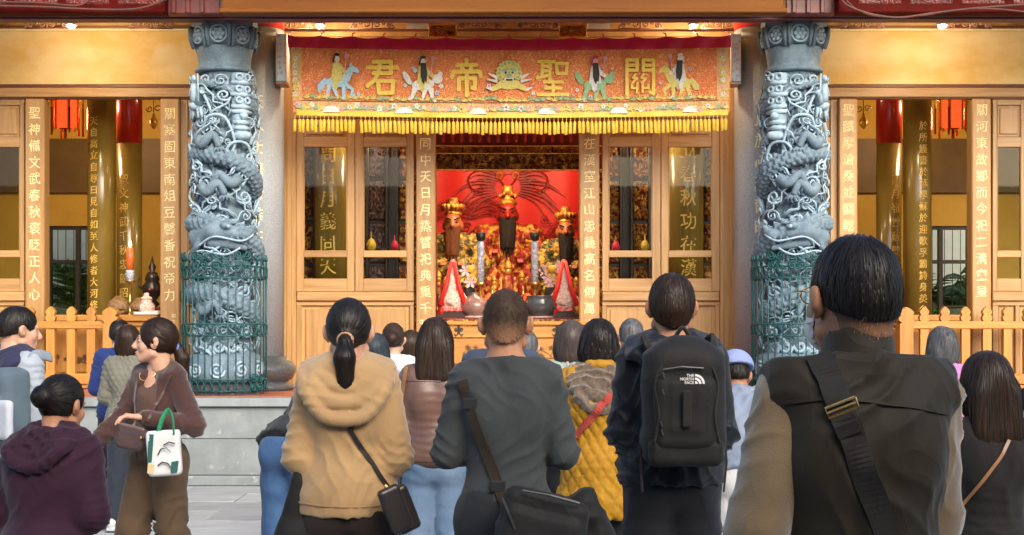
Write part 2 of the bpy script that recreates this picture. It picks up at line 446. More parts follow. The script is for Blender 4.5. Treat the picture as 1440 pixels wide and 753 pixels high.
def np_mesh(name, V, F, smooth=True):
    me = bpy.data.meshes.new(name); F = np.asarray(F)
    me.vertices.add(len(V)); me.vertices.foreach_set('co', np.asarray(V, np.float32).ravel())
    k = F.shape[1]
    me.loops.add(len(F) * k); me.loops.foreach_set('vertex_index', F.astype(np.int32).ravel())
    me.polygons.add(len(F)); me.polygons.foreach_set('loop_start', np.arange(0, len(F) * k, k, dtype=np.int32)); me.polygons.foreach_set('loop_total', np.full(len(F), k, np.int32))
    if smooth: me.polygons.foreach_set('use_smooth', np.ones(len(F), bool)); me['sm'] = 1
    me.update(calc_edges=True); me.validate(); return me

# ------------------------------------------------------------------ the setting
YF = 16.0                         # front plane of the timber facade
PZ = ZP(560, 13.8)                # porch floor level
M_MORTAR = mat('mortar', (.15, .15, .145), (.13, .13, .125), rough=.9, nscale=5)
M_SLAB = mat('grey_paving_stone', (.42, .435, .43), (.31, .325, .325), rough=.55, nscale=2.2, detail=8, stretch=(1, 3, 1), bump=.35, bscale=30, bdist=.004, objvar=.14, rvar=.15, speck=(120, .64, (.5, .51, .5)))
M_BLOCK = mat('grey_green_step_stone', (.28, .31, .30), (.19, .215, .215), rough=.6, nscale=3, detail=9, bump=.35, bscale=40, bdist=.004, objvar=.16, rvar=.15, speck=(8, .63, (.36, .37, .345)))
M_TERRA = mat('terracotta_tile', (.42, .14, .075), (.3, .09, .05), rough=.45, nscale=8, objvar=.18, bump=.1, rvar=.15)
M_PLAST = mat('stained_yellow_plaster', (.80, .62, .33), (.70, .46, .15), rough=.75, nscale=1.6, detail=7, stretch=(1, 1, 1.8), lo=.38, hi=.62, bump=.15, bscale=25, bdist=.004, speck=(1.1, .63, (.75, .64, .43)))
M_OCHRE = mat('ochre_wall_paint', (.62, .43, .06), (.54, .35, .04), rough=.6, nscale=2, bump=.05)
M_DOCHRE = mat('dark_ochre_partition_and_shade', (.15, .095, .018), (.11, .07, .014), rough=.5, nscale=3)  # colours the partitions; on the back wall it paints in shade
M_CEIL = mat('gilded_ceiling_board', (.55, .33, .12), (.42, .22, .07), rough=.5, nscale=5)

ground = link('ground', MB().box(-150, 150, -150, 150, -.6, -.03).mesh(), M_MORTAR); tag(ground, kind='structure')
row = 0; y = -1.4
slab = None
while y < 13.5:
    x = -6.6 + (row % 2) * .6
    while x < 6.4:
        s = box('paving_slab', x + .004, x + 1.196, y + .004, y + .596, -.08, 0, M_SLAB, ground, .004)
        s.location.z += random.uniform(-.003, .003); s.rotation_euler = (random.uniform(-.002, .002), random.uniform(-.0015, .0015), 0)
        x += 1.2
    y += .6; row += 1

plat = link('platform', MB().box(-9, 9, 13.98, 20.4, -.2, PZ - .03).mesh(), M_BLOCK); tag(plat, kind='structure')
def course(z0, z1, yf, lens, seed, nm):
    random.seed(seed); x = -8.2 - random.random() * .6
    while x < 8.2:
        L_ = random.choice(lens)
        box(nm, x + .003, x + L_ - .003, yf, 14.06, z0 + .002, z1 - .002, M_BLOCK, plat, .006); x += L_
course(PZ - .085, PZ, 13.78, [1.5, 1.7, 1.9], 3, 'coping_stone')
course(PZ - .40, PZ - .085, 13.84, [1.35, 1.6, 1.8], 4, 'step_stone')
course(PZ - .755, PZ - .40, 13.84, [1.35, 1.6, 1.8], 5, 'step_stone')
course(-.02, PZ - .755, 13.79, [1.6, 1.9], 6, 'base_stone')
random.seed(11)
porch = link('porch_floor', MB().box(-9, 9, 14.08, 16.3, PZ - .03, PZ - .012).mesh(), M_MORTAR); tag(porch, kind='structure')
y = 14.09
while y < 15.9:
    x = -6.3
    while x < 6.3:
        box('floor_tile', x + .003, x + .357, y + .003, y + .357, PZ - .02, PZ, M_TERRA, porch, .003); x += .36
    y += .36
tag(link('interior_floor', MB().box(-9, 9, 16.3, 20.2, PZ - .03, PZ - .002).mesh(), M_TERRA), kind='structure')
ceil = link('ceiling', MB().box(-9, 9, 13.3, 20.4, 5.02, 5.1).mesh(), M_CEIL); tag(ceil, kind='structure')
for i in range(8): box('ceiling_board', -9, 9, 14.25 + i * .24, 14.46 + i * .24, 4.985, 5.017, M_CEIL, ceil, .004)
tag(link('roof', MB().add([(-9, 13.3, 5.0), (9, 13.3, 5.0), (9, 20.6, 5.9), (-9, 20.6, 5.9), (-9, 13.3, 5.15), (9, 13.3, 5.15), (9, 20.6, 6.1), (-9, 20.6, 6.1)],
    [(0, 3, 2, 1), (4, 5, 6, 7), (0, 1, 5, 4), (1, 2, 6, 5), (2, 3, 7, 6), (3, 0, 4, 7)]).mesh(), M_DRED), 'dark red tiled temple roof above the porch', 'roof')

# ---- interior walls with the two window openings
YB = 19.6
iw = link('interior_wall', MB().box(-9, -8.8, 16.3, YB + .2, PZ, 5).mesh(), M_OCHRE); tag(iw, kind='structure')
link('side_wall', MB().box(8.8, 9, 16.3, YB + .2, PZ, 5).mesh(), M_OCHRE, iw)
WZ0, WZ1 = ZP(478, YB), ZP(318, YB)
WIN = [(XP(66, YB), XP(150, YB)), (XP(1282, YB), XP(1366, YB))]
xs = [-8.8, WIN[0][0], WIN[0][1], WIN[1][0], WIN[1][1], 8.8]
for i in range(5):
    if i in (1, 3):
        link('back_wall', MB().box(xs[i], xs[i + 1], YB, YB + .2, PZ, WZ0).mesh(), M_OCHRE, iw)
        link('back_wall', MB().box(xs[i], xs[i + 1], YB, YB + .2, WZ1, 5).mesh(), M_OCHRE, iw)
    else: link('back_wall', MB().box(xs[i], xs[i + 1], YB, YB + .2, PZ, 5).mesh(), M_OCHRE, iw)
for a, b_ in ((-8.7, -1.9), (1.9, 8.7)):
    box('shaded_wall_band', a, b_, YB - .06, YB - .004, ZP(272, YB), ZP(196, YB), M_DOCHRE, iw, .004)  # shade on the upper wall, painted in as a darker ochre band
for sx in (-1, 1):   # partitions either side of the altar bay
    link('partition_wall', MB().box(sx * 1.95 - .06, sx * 1.95 + .06, 17.55, YB, PZ, 5).mesh(), M_DOCHRE, iw)

M_WINF = mat('dark_green_brown_frame', (.035, .03, .018), (.05, .045, .025), rough=.4, nscale=9)
gm = bpy.data.materials.new('clear_glass'); gm.use_nodes = True
nt = gm.node_tree; nt.nodes.clear()
out = nt.nodes.new('ShaderNodeOutputMaterial'); mx = nt.nodes.new('ShaderNodeMixShader'); tr = nt.nodes.new('ShaderNodeBsdfTransparent'); gl = nt.nodes.new('ShaderNodeBsdfGlossy'); fr = nt.nodes.new('ShaderNodeFresnel')
gl.inputs['Roughness'].default_value = .02; fr.inputs[0].default_value = 1.28; tr.inputs[0].default_value = (.86, .9, .88, 1)
nt.links.new(fr.outputs[0], mx.inputs[0]); nt.links.new(tr.outputs[0], mx.inputs[1]); nt.links.new(gl.outputs[0], mx.inputs[2]); nt.links.new(mx.outputs[0], out.inputs[0])
M_GLASS = gm
M_FROST = mat('pale_green_frosted_pane', (.3, .4, .28), (.25, .35, .24), rough=.3, alpha=.75)
for k, (a, b_) in enumerate(WIN):
    wd = thing('window', 'dark framed window behind the gilded shafts ' + ('of the hall bay beside the man in the grey hoodie' if k == 0 else 'of the hall bay above the pink jacket'), 'window', ((a + b_) / 2, YB + .05, WZ0), 'rear windows of the hall')
    f = .05
    for x in (a, b_ - f, (a + b_) / 2 - .03): box('stile', x, x + (f if x != (a + b_) / 2 - .03 else .06), YB + .03, YB + .11, WZ0, WZ1, M_WINF, wd)
    zm = WZ0 + (WZ1 - WZ0) * .67
    for z in (WZ0, zm, WZ1 - f): box('rail', a + f, (a + b_) / 2 - .03, YB + .035, YB + .105, z, z + f, M_WINF, wd); box('rail', (a + b_) / 2 + .03, b_ - f, YB + .035, YB + .105, z, z + f, M_WINF, wd)
    for s in (0, 1):
        x0 = a + f if s == 0 else (a + b_) / 2 + .03; x1 = (a + b_) / 2 - .03 if s == 0 else b_ - f
        box('pane', x0, x1, YB + .068, YB + .073, zm + f, WZ1 - f, M_GLASS, wd, 0); box('pane', x0, x1, YB + .068, YB + .073, WZ0 + f, zm, M_GLASS, wd, 0)
        box('glazing_bar', x0, x1, YB + .055, YB + .085, WZ0 + .45, WZ0 + .47, M_WINF, wd, 0)
        for j in range(3):
            x = x0 + (x1 - x0) * (j + .5) / 3
            box('window_bar', x - .004, x + .004, YB + .14, YB + .15, WZ0, WZ1, M_WINF, wd, 0)
    if k == 0: box('frosted_pane', a + f, (a + b_) / 2 - .03, YB + .086, YB + .09, WZ0 + f, WZ0 + .44, M_FROST, wd, 0)
    else: box('frosted_pane', (a + b_) / 2 + .03, b_ - f, YB + .086, YB + .09, WZ0 + f, WZ0 + .44, M_FROST, wd, 0)
# ---- garden behind the windows: palms in front of a pale wall
M_PALM = mat('palm_green', (.16, .34, .10), (.08, .22, .06), rough=.45, nscale=9, objvar=.3)
M_PINK = mat('pink_render', (.62, .52, .47), (.45, .50, .40), rough=.8, nscale=3)
tag(link('garden_wall', MB().box(-9, 9, 24, 24.2, -.02, 5.5).mesh(), M_PINK), 'pale pink rendered wall behind the palms at the rear windows', 'wall')
def palm(x, y, lab, seed):
    random.seed(seed)
    t = thing('palm_plant', lab, 'plant', (x, y, 0), 'palms behind the hall')
    MB().tube([(x, y, 0), (x + .03, y, .6), (x, y + .02, 1.75)], [.06, .05, .04], 7).build('trunk', M_WINF, t, True)
    for i in range(24):
        a = i * 2.4; m = MB(); L_ = random.uniform(.8, 1.2); up = random.uniform(.15, 1.3)
        p = [Vector((x + math.cos(a) * L_ * s * .75, y + math.sin(a) * L_ * s * .75, 1.7 + up * 1.7 * s - 1.5 * s * s)) for s in np.linspace(0, 1, 9)]
        m.tube(p, [.012] * 8 + [.003], 4)
        for j in range(1, 9):
            for sgn in (-1, 1):
                d = (p[j] - p[j - 1]).normalized(); side = d.cross(Vector((0, 0, 1))).normalized() * sgn
                for q in (0, .5):
                    b0 = p[j - 1].lerp(p[j], q); tip = b0 + (side * .8 + d * .6 + Vector((0, 0, -.35))) * .42 * (1.1 - j / 10)
                    wv = d * .034
                    m.add([b0 - wv, b0 + wv, tip], [(0, 1, 2)])
        m.build('frond', M_PALM, t)
for i, (x, y) in enumerate([(-6.3, 20.7), (-5.8, 21.2), (6.0, 20.7), (6.5, 21.2)]):
    palm(x, y, ['feathery green palm close behind the window of the candle bay', 'second palm further back behind the window of the candle bay', 'feathery green palm close behind the window above the pink jacket', 'second palm further back behind the window above the pink jacket'][i], 50 + i)

# ---- eaves: front beam, lacquered board, red beam, cables
YE = 14.15
bm_ = thing('eaves_beam', 'long maroon painted eaves beam running above both dragon columns', 'beam', (0, YE, ZP(32, YE)))
box('beam_body', -8, 8, YE, YE + .22, ZP(30.2, YE + .22), ZP(17, YE), M_MAROON, bm_, .01)
box('beam_lip', -8, 8, YE + .03, YE + .2, ZP(32.3, YE + .2), ZP(30.4, YE + .22), M_MAROON, bm_, .004)
M_LACQ = mat('amber_lacquer', (.20, .072, .010), (.14, .045, .007), rough=.6, nscale=4, stretch=(.1, 1, 1), spec=.15)
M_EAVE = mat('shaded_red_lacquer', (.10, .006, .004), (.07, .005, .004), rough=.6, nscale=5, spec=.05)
br = thing('lacquered_board', 'broad amber lacquered sign board hanging over the banner', 'board', (0, 13.7, ZP(20, 13.7)))
box('board_face', XP(312, 13.7), XP(1103, 13.7), 13.72, 13.80, ZP(12, 13.7), ZP(-40, 13.7), M_LACQ, br, .006)
box('board_moulding', XP(309, 13.7), XP(1106, 13.7), 13.66, 13.82, ZP(19, 13.7), ZP(12.5, 13.7), M_LACQ, br, .008)
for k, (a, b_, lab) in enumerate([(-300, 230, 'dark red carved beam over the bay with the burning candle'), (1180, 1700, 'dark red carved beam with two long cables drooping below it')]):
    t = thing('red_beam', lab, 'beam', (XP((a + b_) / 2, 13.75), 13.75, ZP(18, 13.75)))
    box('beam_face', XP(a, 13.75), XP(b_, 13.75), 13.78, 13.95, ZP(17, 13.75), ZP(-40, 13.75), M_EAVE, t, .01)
    for j in range(7):
        x = XP(a, 13.75) + .4 + j * .5
        heightfield('carved_scroll', .42, .09, 60, 14, swirl(40 + j, 7, 2), .014, M_DRED, t, (x, 13.776, ZP(-1, 13.75)))
box('bracket_block', 0, 0, 0, 0, 0, 0, M_DRED) if False else None
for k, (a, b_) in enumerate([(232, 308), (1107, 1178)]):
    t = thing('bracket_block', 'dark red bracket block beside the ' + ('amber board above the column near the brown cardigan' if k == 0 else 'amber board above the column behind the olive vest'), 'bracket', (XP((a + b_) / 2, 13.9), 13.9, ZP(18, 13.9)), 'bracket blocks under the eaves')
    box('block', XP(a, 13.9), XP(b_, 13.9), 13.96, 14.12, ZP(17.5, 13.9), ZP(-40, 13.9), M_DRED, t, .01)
    for j in range(3): box('carved_fillet', XP(a + 8 + j * 20, 13.9), XP(a + 14 + j * 20, 13.9), 13.93, 13.955, ZP(17, 13.9), ZP(-30, 13.9), M_DRED, t, .006)
M_CABLE = mat('dusty_cable', (.12, .03, .02), (.07, .03, .025), rough=.6)
def cable(pts, lab, r=.012):
    p = [PT(a, b_, 13.68) for a, b_ in pts]; q = []
    for i in range(len(p) - 1):
        for s in range(6):
            t = s / 6; p0 = p[max(i - 1, 0)]; p3 = p[min(i + 2, len(p) - 1)]
            q.append(.5 * ((2 * p[i]) + (p[i + 1] - p0) * t + (2 * p0 - 5 * p[i] + 4 * p[i + 1] - p3) * t * t + (3 * p[i] - p0 - 3 * p[i + 1] + p3) * t ** 3))
    o = MB().tube(q + [p[-1]], r, 6).build('cable', M_CABLE, None, True); tag(o, lab, 'cable', 'cables slung under the eaves')
cable([(-40, 8), (60, 10), (120, 13), (190, 13), (232, 0), (250, -12)], 'slack dark cable slung under the red beam of the candle bay')
cable([(-40, 3), (50, 4), (110, 8), (130, -6)], 'short upper cable looped under the red beam of the candle bay')
cable([(1178, -8), (1192, 8), (1225, 20), (1265, 25), (1310, 19), (1370, 12), (1450, 6)], 'long drooping cable under the red beam above the olive vest bay')
cable([(1185, -6), (1205, 14), (1240, 24), (1290, 23), (1350, 14), (1400, 13), (1450, 18)], 'thinner cable twisted beside the long one above the olive vest bay', .009)

# carved brackets and downlights along the porch ceiling
M_BRK = mat('brown_gilt_carving', (.36, .20, .13), (.22, .09, .06), rough=.45, nscale=20, metal=.2)
def spiral(cx, cz, r0, turns, ccw=1, a0=0., n=18):
    return [(cx + r0 * (1 - t * .85) * math.cos(a0 + ccw * t * turns * 2 * PI), cz + r0 * (1 - t * .85) * math.sin(a0 + ccw * t * turns * 2 * PI)) for t in np.linspace(0, 1, n)]
def carved_bracket_mesh():
    m = MB(); W, H = .5, .1
    for s in (-1, 1):
        for cx, cz, r in ((.06, .05, .045), (.13, .07, .035), (.19, .035, .03)):
            m.tube([(s * x, 0, z) for x, z in spiral(cx, cz, r, 1.4, 1, .5)], .0085, 5)
        m.tube([(s * x, 0, z) for x, z in ((.02, .1), (.1, .09), (.16, .1), (.21, .055), (.25, .005))], .009, 5)
    m.tube([(0, 0, 0), (0, 0, .1)], .012, 5); m.tube([(-.24, 0, .0), (.24, 0, .0)], .007, 5)
    return m.mesh('carved_bracket')
cbm = carved_bracket_mesh(); YK = 15.6
for i, px in enumerate([-90, 66, 213, 408, 523, 674, 757, 901, 1017, 1212, 1364, 1500]):
    o = link('carved_bracket', cbm, M_BRK, None, (XP(px, YK), YK, ZP(40.5, YK)), smooth=True)
    tag(o, 'scrolled brown carving under the porch ceiling behind the eaves beam', 'carving', 'scrolled carvings under the porch ceiling')
for i, px in enumerate([622.5, 805.5]):
    t = thing('gilt_plaque', 'square gilded openwork plaque above the banner, ' + ('on the blue horse rider side' if i == 0 else 'on the yellow horse rider side'), 'plaque', (XP(px, 15.3), 15.3, ZP(52, 15.3)), 'gilded plaques above the banner')
    a, b_ = XP(px - 19, 15.3), XP(px + 19, 15.3)
    heightfield('openwork', b_ - a - .02, ZP(35, 15.3) - ZP(52, 15.3) - .02, 40, 24, swirl(60 + i, 5, 3), .02, M_DGOLD, t, ((a + b_) / 2, 15.3, ZP(43.5, 15.3)))
    for z in (35, 52): box('frame_bar', a - .01, b_ + .01, 15.275, 15.31, ZP(z, 15.3) - .008, ZP(z, 15.3) + .008, M_GOLD, t, .002)
    for x in (a, b_): box('frame_bar', x - .008, x + .008, 15.28, 15.312, ZP(52, 15.3), ZP(35, 15.3), M_GOLD, t, .002)
M_LAMP = mat('lit_lamp_face', (1, .95, .85), rough=.4, emit=(1, .9, .72), estr=22)
for i, px in enumerate([100, 450, 975, 1325]):
    ly = 15.0 if i in (0, 3) else 15.45; x, z = XP(px, ly), ZP(35, ly)
    t = thing('downlight', 'glowing round porch lamp under the ceiling ' + ['over the bay with the burning candle', 'over the blue horse rider of the banner', 'over the yellow horse rider of the banner', 'over the bay behind the olive vest'][i], 'lamp', (x, ly, z), 'porch ceiling lamps')
    MB().lathe([(.03, z + .19), (.03, z + .06), (.055, z + .05), (.06, z - .005), (.052, z - .01)], 16, x, ly).build('housing', M_STEEL, t, True)
    MB().ball((x, ly, z - .01), (.045, .045, .03), 12, 8).build('bulb', M_LAMP, t, True)
    l = bpy.data.lights.new('porch_lamp', 'POINT'); l.energy = 30 if i in (0, 3) else 16; l.color = (1, .77, .47); l.shadow_soft_size = .06
    lo = bpy.data.objects.new('porch_lamp_light', l); C.objects.link(lo); lo.parent = t; lo.location = (0, 0, -.06)
    lo.rotation_euler = Vector((0, -.25, 1)).to_track_quat('Z', 'Y').to_euler()

# ------------------------------------------------------------------ timber facade
def fpx(name, a, b_, c, d, m, parent, y=YF, dep=.06, bv=.004): return pbox(name, a, b_, c, d, y, dep, m, parent, bv)
# plaster panels over the side bays
for k, (a, b_) in enumerate([(-230, 300), (1132, 1660)]):
    t = thing('plaster_panel', 'long stained yellow plaster panel above ' + ('the bay with the burning candle' if k == 0 else 'the bay behind the olive vest'), 'wall', (XP((a + b_) / 2, YF), YF, ZP(120, YF)))
    fpx('plaster', a, b_, 43.5, 119, M_PLAST, t, YF + .0, .12, .004)
    fpx('top_moulding', a, b_, 37, 43, M_HEAD, t, YF - .04, .16); fpx('gilt_moulding', a, b_, 40.5, 43.2, M_GOLDPAINT, t, YF - .055, .012, .002)
    fpx('ceiling_cornice', a, b_, 14, 36.5, M_CEIL, t, YF - .02, .14)
    fpx('dark_moulding', a, b_, 119.5, 123, M_MAROON, t, YF - .02, .12)
    hb = thing('header_beam', 'rosy brown wooden header beam under the plaster panel of ' + ('the bay with the burning candle' if k == 0 else 'the bay behind the olive vest'), 'beam', (XP((a + b_) / 2, YF), YF, ZP(138, YF)))
    fpx('header', a, b_, 123.5, 136.5, M_WH, hb, YF - .05, .16); fpx('header_bead', a, b_, 137, 139, M_HEAD, hb, YF - .02, .1)
t = thing('central_header', 'wide wooden header wall hidden behind the embroidered banner', 'beam', (0, YF, ZP(168, YF)))
fpx('header_board', 398, 1034, 52, 166, M_WH, t, YF - .01, .12); fpx('ceiling_cornice', 398, 1034, 14, 51.5, M_CEIL, t, YF - .02, .14)
M_GREYP = mat('grey_white_painted_board', (.55, .56, .58), (.45, .42, .36), rough=.5, nscale=3)
for i, px in enumerate([590, 840]): fpx('painted_board', px - 18, px + 18, 33, 43, M_GREYP, t, YF - .04, .015, .002)

# inscribed posts
POSTS = [(35, 62, '聖神備文武春秋褒貶正人心', 157, 'inscribed wooden post between the outer glazed leaf and the bay with the candle'),
         (225, 252, '關塞固東南俎豆馨香祝帝力', 158, 'inscribed wooden post between the candle altar and the dragon column'),
         (585, 612, '德同中天日月烝嘗祀典重千秋', 177, 'inscribed wooden post along the red altar opening, nearest the long haired woman'),
         (815, 843, '心在漢室江山忠義高名傳萬古', 177, 'inscribed wooden post along the red altar opening, nearest the mustard coat'),
         (1180, 1206, '聖蹟摩滄桑並顯乾坤志義', 153, 'inscribed wooden post beside the dragon column behind the olive vest'),
         (1367, 1394, '關河東故鄉而今祀二清空皇', 153, 'inscribed wooden post above the pink jacket beside the outer glazed leaf')]
for (a, b_, txt, y0, lab) in POSTS:
    t = thing('inscribed_post', lab, 'post', (XP((a + b_) / 2, YF), YF, PZ), 'posts with gilt couplets')
    top = 139 if a < 400 or a > 1000 else 166
    fpx('post_shaft', a, b_, top, 541, M_WV, t, YF - .07, .2, .012); fpx('post_foot', a - 1.5, b_ + 1.5, 536, 545.5, M_WV, t, YF - .085, .225, .008)
    x = XP((a + b_) / 2, YF - .07)
    for i, ch in enumerate(txt):
        py = y0 + i * 23.2 + 2
        character(ch, (x, YF - .0686, ZP(py, YF - .07)),   .142, .0058, M_GOLDPAINT, t, .0, .95, brush=.07, tilt=random.uniform(-.05, .05))
    for i, ch in enumerate('弟子敬獻'):
        character(ch, (x + (.045 if a != 35 else -.04), YF - .0691, ZP(y0 + len(txt) * 23.2 + 8 + i * 9, YF - .07)), .055, .005, M_GOLDPAINT, t, .002, 1, brush=.15)

# leaves with glazing
def leaf(a, b_, lab, ytop, g, group='glazed timber leaves'):
    """a,b_ the leaf edges, g = glass edges, in photo columns"""
    t = thing('glazed_leaf', lab, 'door leaf', (XP((a + b_) / 2, YF), YF, ZP(410, YF)), group)
    fpx('stile', a, g[0], ytop, 410, M_WV, t); fpx('stile', g[1], b_, ytop, 410, M_WV, t)
    for c, d in ((ytop, ytop + 8), (193, 207), (352.5, 362), (392, 410)): fpx('rail', g[0] + .05, g[1] - .05, c, d, M_WH, t, YF + .003, .052)
    fpx('panel', g[0] + .1, g[1] - .1, ytop + 8.1, 192.9, M_WP, t, YF + .03, .02)
    fpx('raised_field', g[0] + 4, g[1] - 4, ytop + 12, 189, M_WP, t, YF + .016, .016, .012)
    for c, d in ((207.1, 352.4), (362.1, 391.9)): fpx('pane', g[0] + .1, g[1] - .1, c, d, M_GLASS, t, YF + .028, .006, 0)
    for x in (g[0] + .1, g[1] - 1.4): fpx('glazing_bead', x, x + 1.3, 207.1, 352.4, M_WV, t, YF + .014, .012, .002)
    return t
leaf(417, 498.5, 'glazed timber leaf showing the gilded column lettering beside the granite pillar with dark base', 167, (427, 488))
leaf(499.5, 582, 'glazed timber leaf with red and gold carving behind it, beside the altar post', 167, (511, 572))
leaf(847, 929, 'glazed timber leaf above the backpack wearer with gilded carving and red lantern behind', 167, (856, 917))
leaf(930, 1012, 'glazed timber leaf showing gilded column lettering, above the black backpack', 167, (940, 1001))
leaf(-46, 34, 'outer glazed leaf above the man in the grey hoodie', 140, (-34, 28))
leaf(254, 300, 'narrow leaf half hidden by the dragon column near the candle altar', 140, (264, 290))
leaf(1132, 1178, 'narrow leaf half hidden by the dragon column behind the olive vest', 140, (1142, 1168))
leaf(1396, 1478, 'outer glazed leaf above the woman with the tan strap', 140, (1402, 1436))
def dado(a, b_, lab, panels, m=M_WP, cap=True):
    t = thing('dado_panel', lab, 'wall panel', (XP((a + b_) / 2, YF), YF, PZ), 'timber dado panels')
    if cap: fpx('cap_rail', a, b_, 410.5, 423.5, M_WH, t, YF - .035, .1, .01)
    top = 424 if cap else 447
    if not cap: fpx('cap_rail', a, b_, 443, 452, M_ORH, t, YF - .04, .12, .008); top = 452.5
    mv, mh = (M_WV, M_WH) if cap else (M_OR, M_ORH)
    fpx('frame_rail', a, b_, top, top + 6, mh, t, YF + .001, .06); fpx('frame_rail', a, b_, 529, 545.5, mh, t, YF + .001, .06)
    e = [a] + [p for q in panels for p in q] + [b_]
    for i in range(0, len(e), 2): fpx('frame_stile', e[i], e[i + 1], top + 6.1, 528.9, mv, t, YF + .002, .058)
    for (c, d) in panels:
        fpx('panel', c + .1, d - .1, top + 6.1, 528.9, m, t, YF + .035, .02); fpx('raised_field', c + 5, d - 5, top + 11, 524, m, t, YF + .022, .014, .012)
    return t
dado(417, 582, 'wide panelled dado below the glazed leaves behind the ponytail woman', [(424, 576)])
dado(847, 1012, 'wide panelled dado below the glazed leaves behind the backpack', [(853, 1006)])
dado(-46, 34, 'panelled dado below the outer leaf by the man in the grey hoodie', [(-38, 28)])
dado(254, 300, 'narrow panelled dado behind the dragon column near the cardigan woman', [(262, 292)])
dado(1132, 1178, 'narrow panelled dado behind the dragon column and olive vest', [(1140, 1170)])
dado(1396, 1478, 'panelled dado below the outer leaf behind the woman with the tan strap', [(1404, 1428), (1434, 1470)])
M_INK = mat('brown_ink', (.12, .055, .02), (.08, .04, .015), rough=.7)
def flower_lines(x, z, y, s, seed, parent, name='painted_flower'):
    random.seed(seed); m = MB()
    for i in range(5):
        a = random.uniform(.2, 2.9); L_ = random.uniform(.5, 1) * s
        p = [Vector((x + math.cos(a) * L_ * t + .1 * s * math.sin(t * 5 + i), y, z + math.sin(a) * L_ * t * .7)) for t in np.linspace(0, 1, 7)]
        m.tube(p, .0035, 4)
        for k in range(5):
            b0 = p[-1]; aa = k * 1.256
            m.tube([b0, b0 + Vector((math.cos(aa) * .16 * s, 0, math.sin(aa) * .16 * s)), b0 + Vector((math.cos(aa + .5) * .14 * s, 0, math.sin(aa + .5) * .14 * s)), b0], .0035, 4)
    m.build(name, M_INK, parent)
tl = dado(66, 221, 'low orange dado with ink flowers in the bay with the burning candle', [(72, 215)], M_OR, False)
for i in range(7): flower_lines(XP(78 + i * 22, YF), ZP(512, YF), YF + .012, .16, i, tl)
tr_ = dado(1210, 1363, 'low orange dado with ink flowers in the bay behind the pink jacket', [(1216, 1358)], M_OR, False)
for i in range(7): flower_lines(XP(1222 + i * 21, YF), ZP(512, YF), YF + .012, .16, 20 + i, tr_)
for k, (a, b_) in enumerate([(398.5, 416), (1013, 1033)]):
    t = thing('jamb_post', 'plain wooden jamb post beside the granite pillar ' + ('behind the ponytail woman' if k == 0 else 'behind the olive vest'), 'post', (XP((a + b_) / 2, YF), YF, PZ), 'plain jamb posts')
    fpx('post_shaft', a, b_, 100, 545.5, M_WV, t, YF - .05, .16, .01); fpx('bead', a + 4, a + 6, 167, 540, M_WV, t, YF - .058, .012, .003); fpx('bead', b_ - 6, b_ - 4, 167, 540, M_WV, t, YF - .058, .012, .003)

for k, (a, b_) in enumerate([(-232, -47), (1479, 1662)]):   # panelled timber closing the outer ends of the facade
    t = thing('end_panel', 'tall panelled timber wall beyond the outer glazed leaf by ' + ('the man in the grey hoodie' if k == 0 else 'the woman with the tan strap'), 'wall panel', (XP((a + b_) / 2, YF), YF, PZ), 'timber end walls')
    fpx('backing', a, b_, 139, 545.5, M_WP, t, YF + .04, .05)
    for i in range(5): x = a + (b_ - a) * i / 4; fpx('stile', x - 4, x + 4, 139, 545, M_WV, t, YF, .039)
    for y_ in (141, 300, 415, 536): fpx('rail', a, b_, y_ - 5, y_ + 5, M_WH, t, YF - .004, .042)
# ---- balustrades
def finial_baluster():
    prof = [(.045, 0), (.045, 0), (.045, .735), (.045, .735)]
    pr = [(-.042, 0), (.042, 0), (.042, .70), (.028, .712), (.046, .735), (.05, .765), (.034, .79), (.046, .812), (.046, .83), (.022, .865), (.0, .882)]
    poly = pr + [(-x, z) for x, z in reversed(pr[2:-1])]
    return MB().prism(poly, -.028, .028).mesh('baluster')
bal = finial_baluster(); YL = 15.7
def balustrade(lab, pxs, a, b_, ends):
    t = thing('balustrade', lab, 'railing', (XP((a + b_) / 2, YL), YL, PZ), 'orange wooden balustrades')
    pbox('top_rail', a, b_, 452, 463, YL - .05, .1, M_ORH, t, .01); pbox('bottom_rail', a, b_, 526, 541, YL - .055, .11, M_ORH, t, .01)
    pbox('foot_rail', a, b_, 541.3, 546.5, YL - .03, .06, M_ORH, t, .006)
    for px in pxs: link('baluster', bal, M_OR, t, (XP(px, YL), YL, PZ + .03 - .0), scale=(1.1, 1.25, 1))
    for px in ends: link('end_post', bal, M_OR, t, (XP(px, YL), YL, PZ + .005), scale=(1.75, 3.2, 1.02))
    for i in range(len(pxs) - 1):
        flower_lines(XP((pxs[i] + pxs[i + 1]) / 2, YL), ZP(505, YL), YL + .12, .1, 60 + i + int(a), t, 'painted_flower') if False else None
balustrade('orange wooden balustrade with pointed finials beside the man in the grey hoodie', [-44, -15, 14, 43, 72, 101, 129], -60, 160, [157])
balustrade('orange wooden balustrade with pointed finials behind the pink jacket', [1299, 1328, 1357, 1387, 1416, 1445], 1268, 1470, [1272])

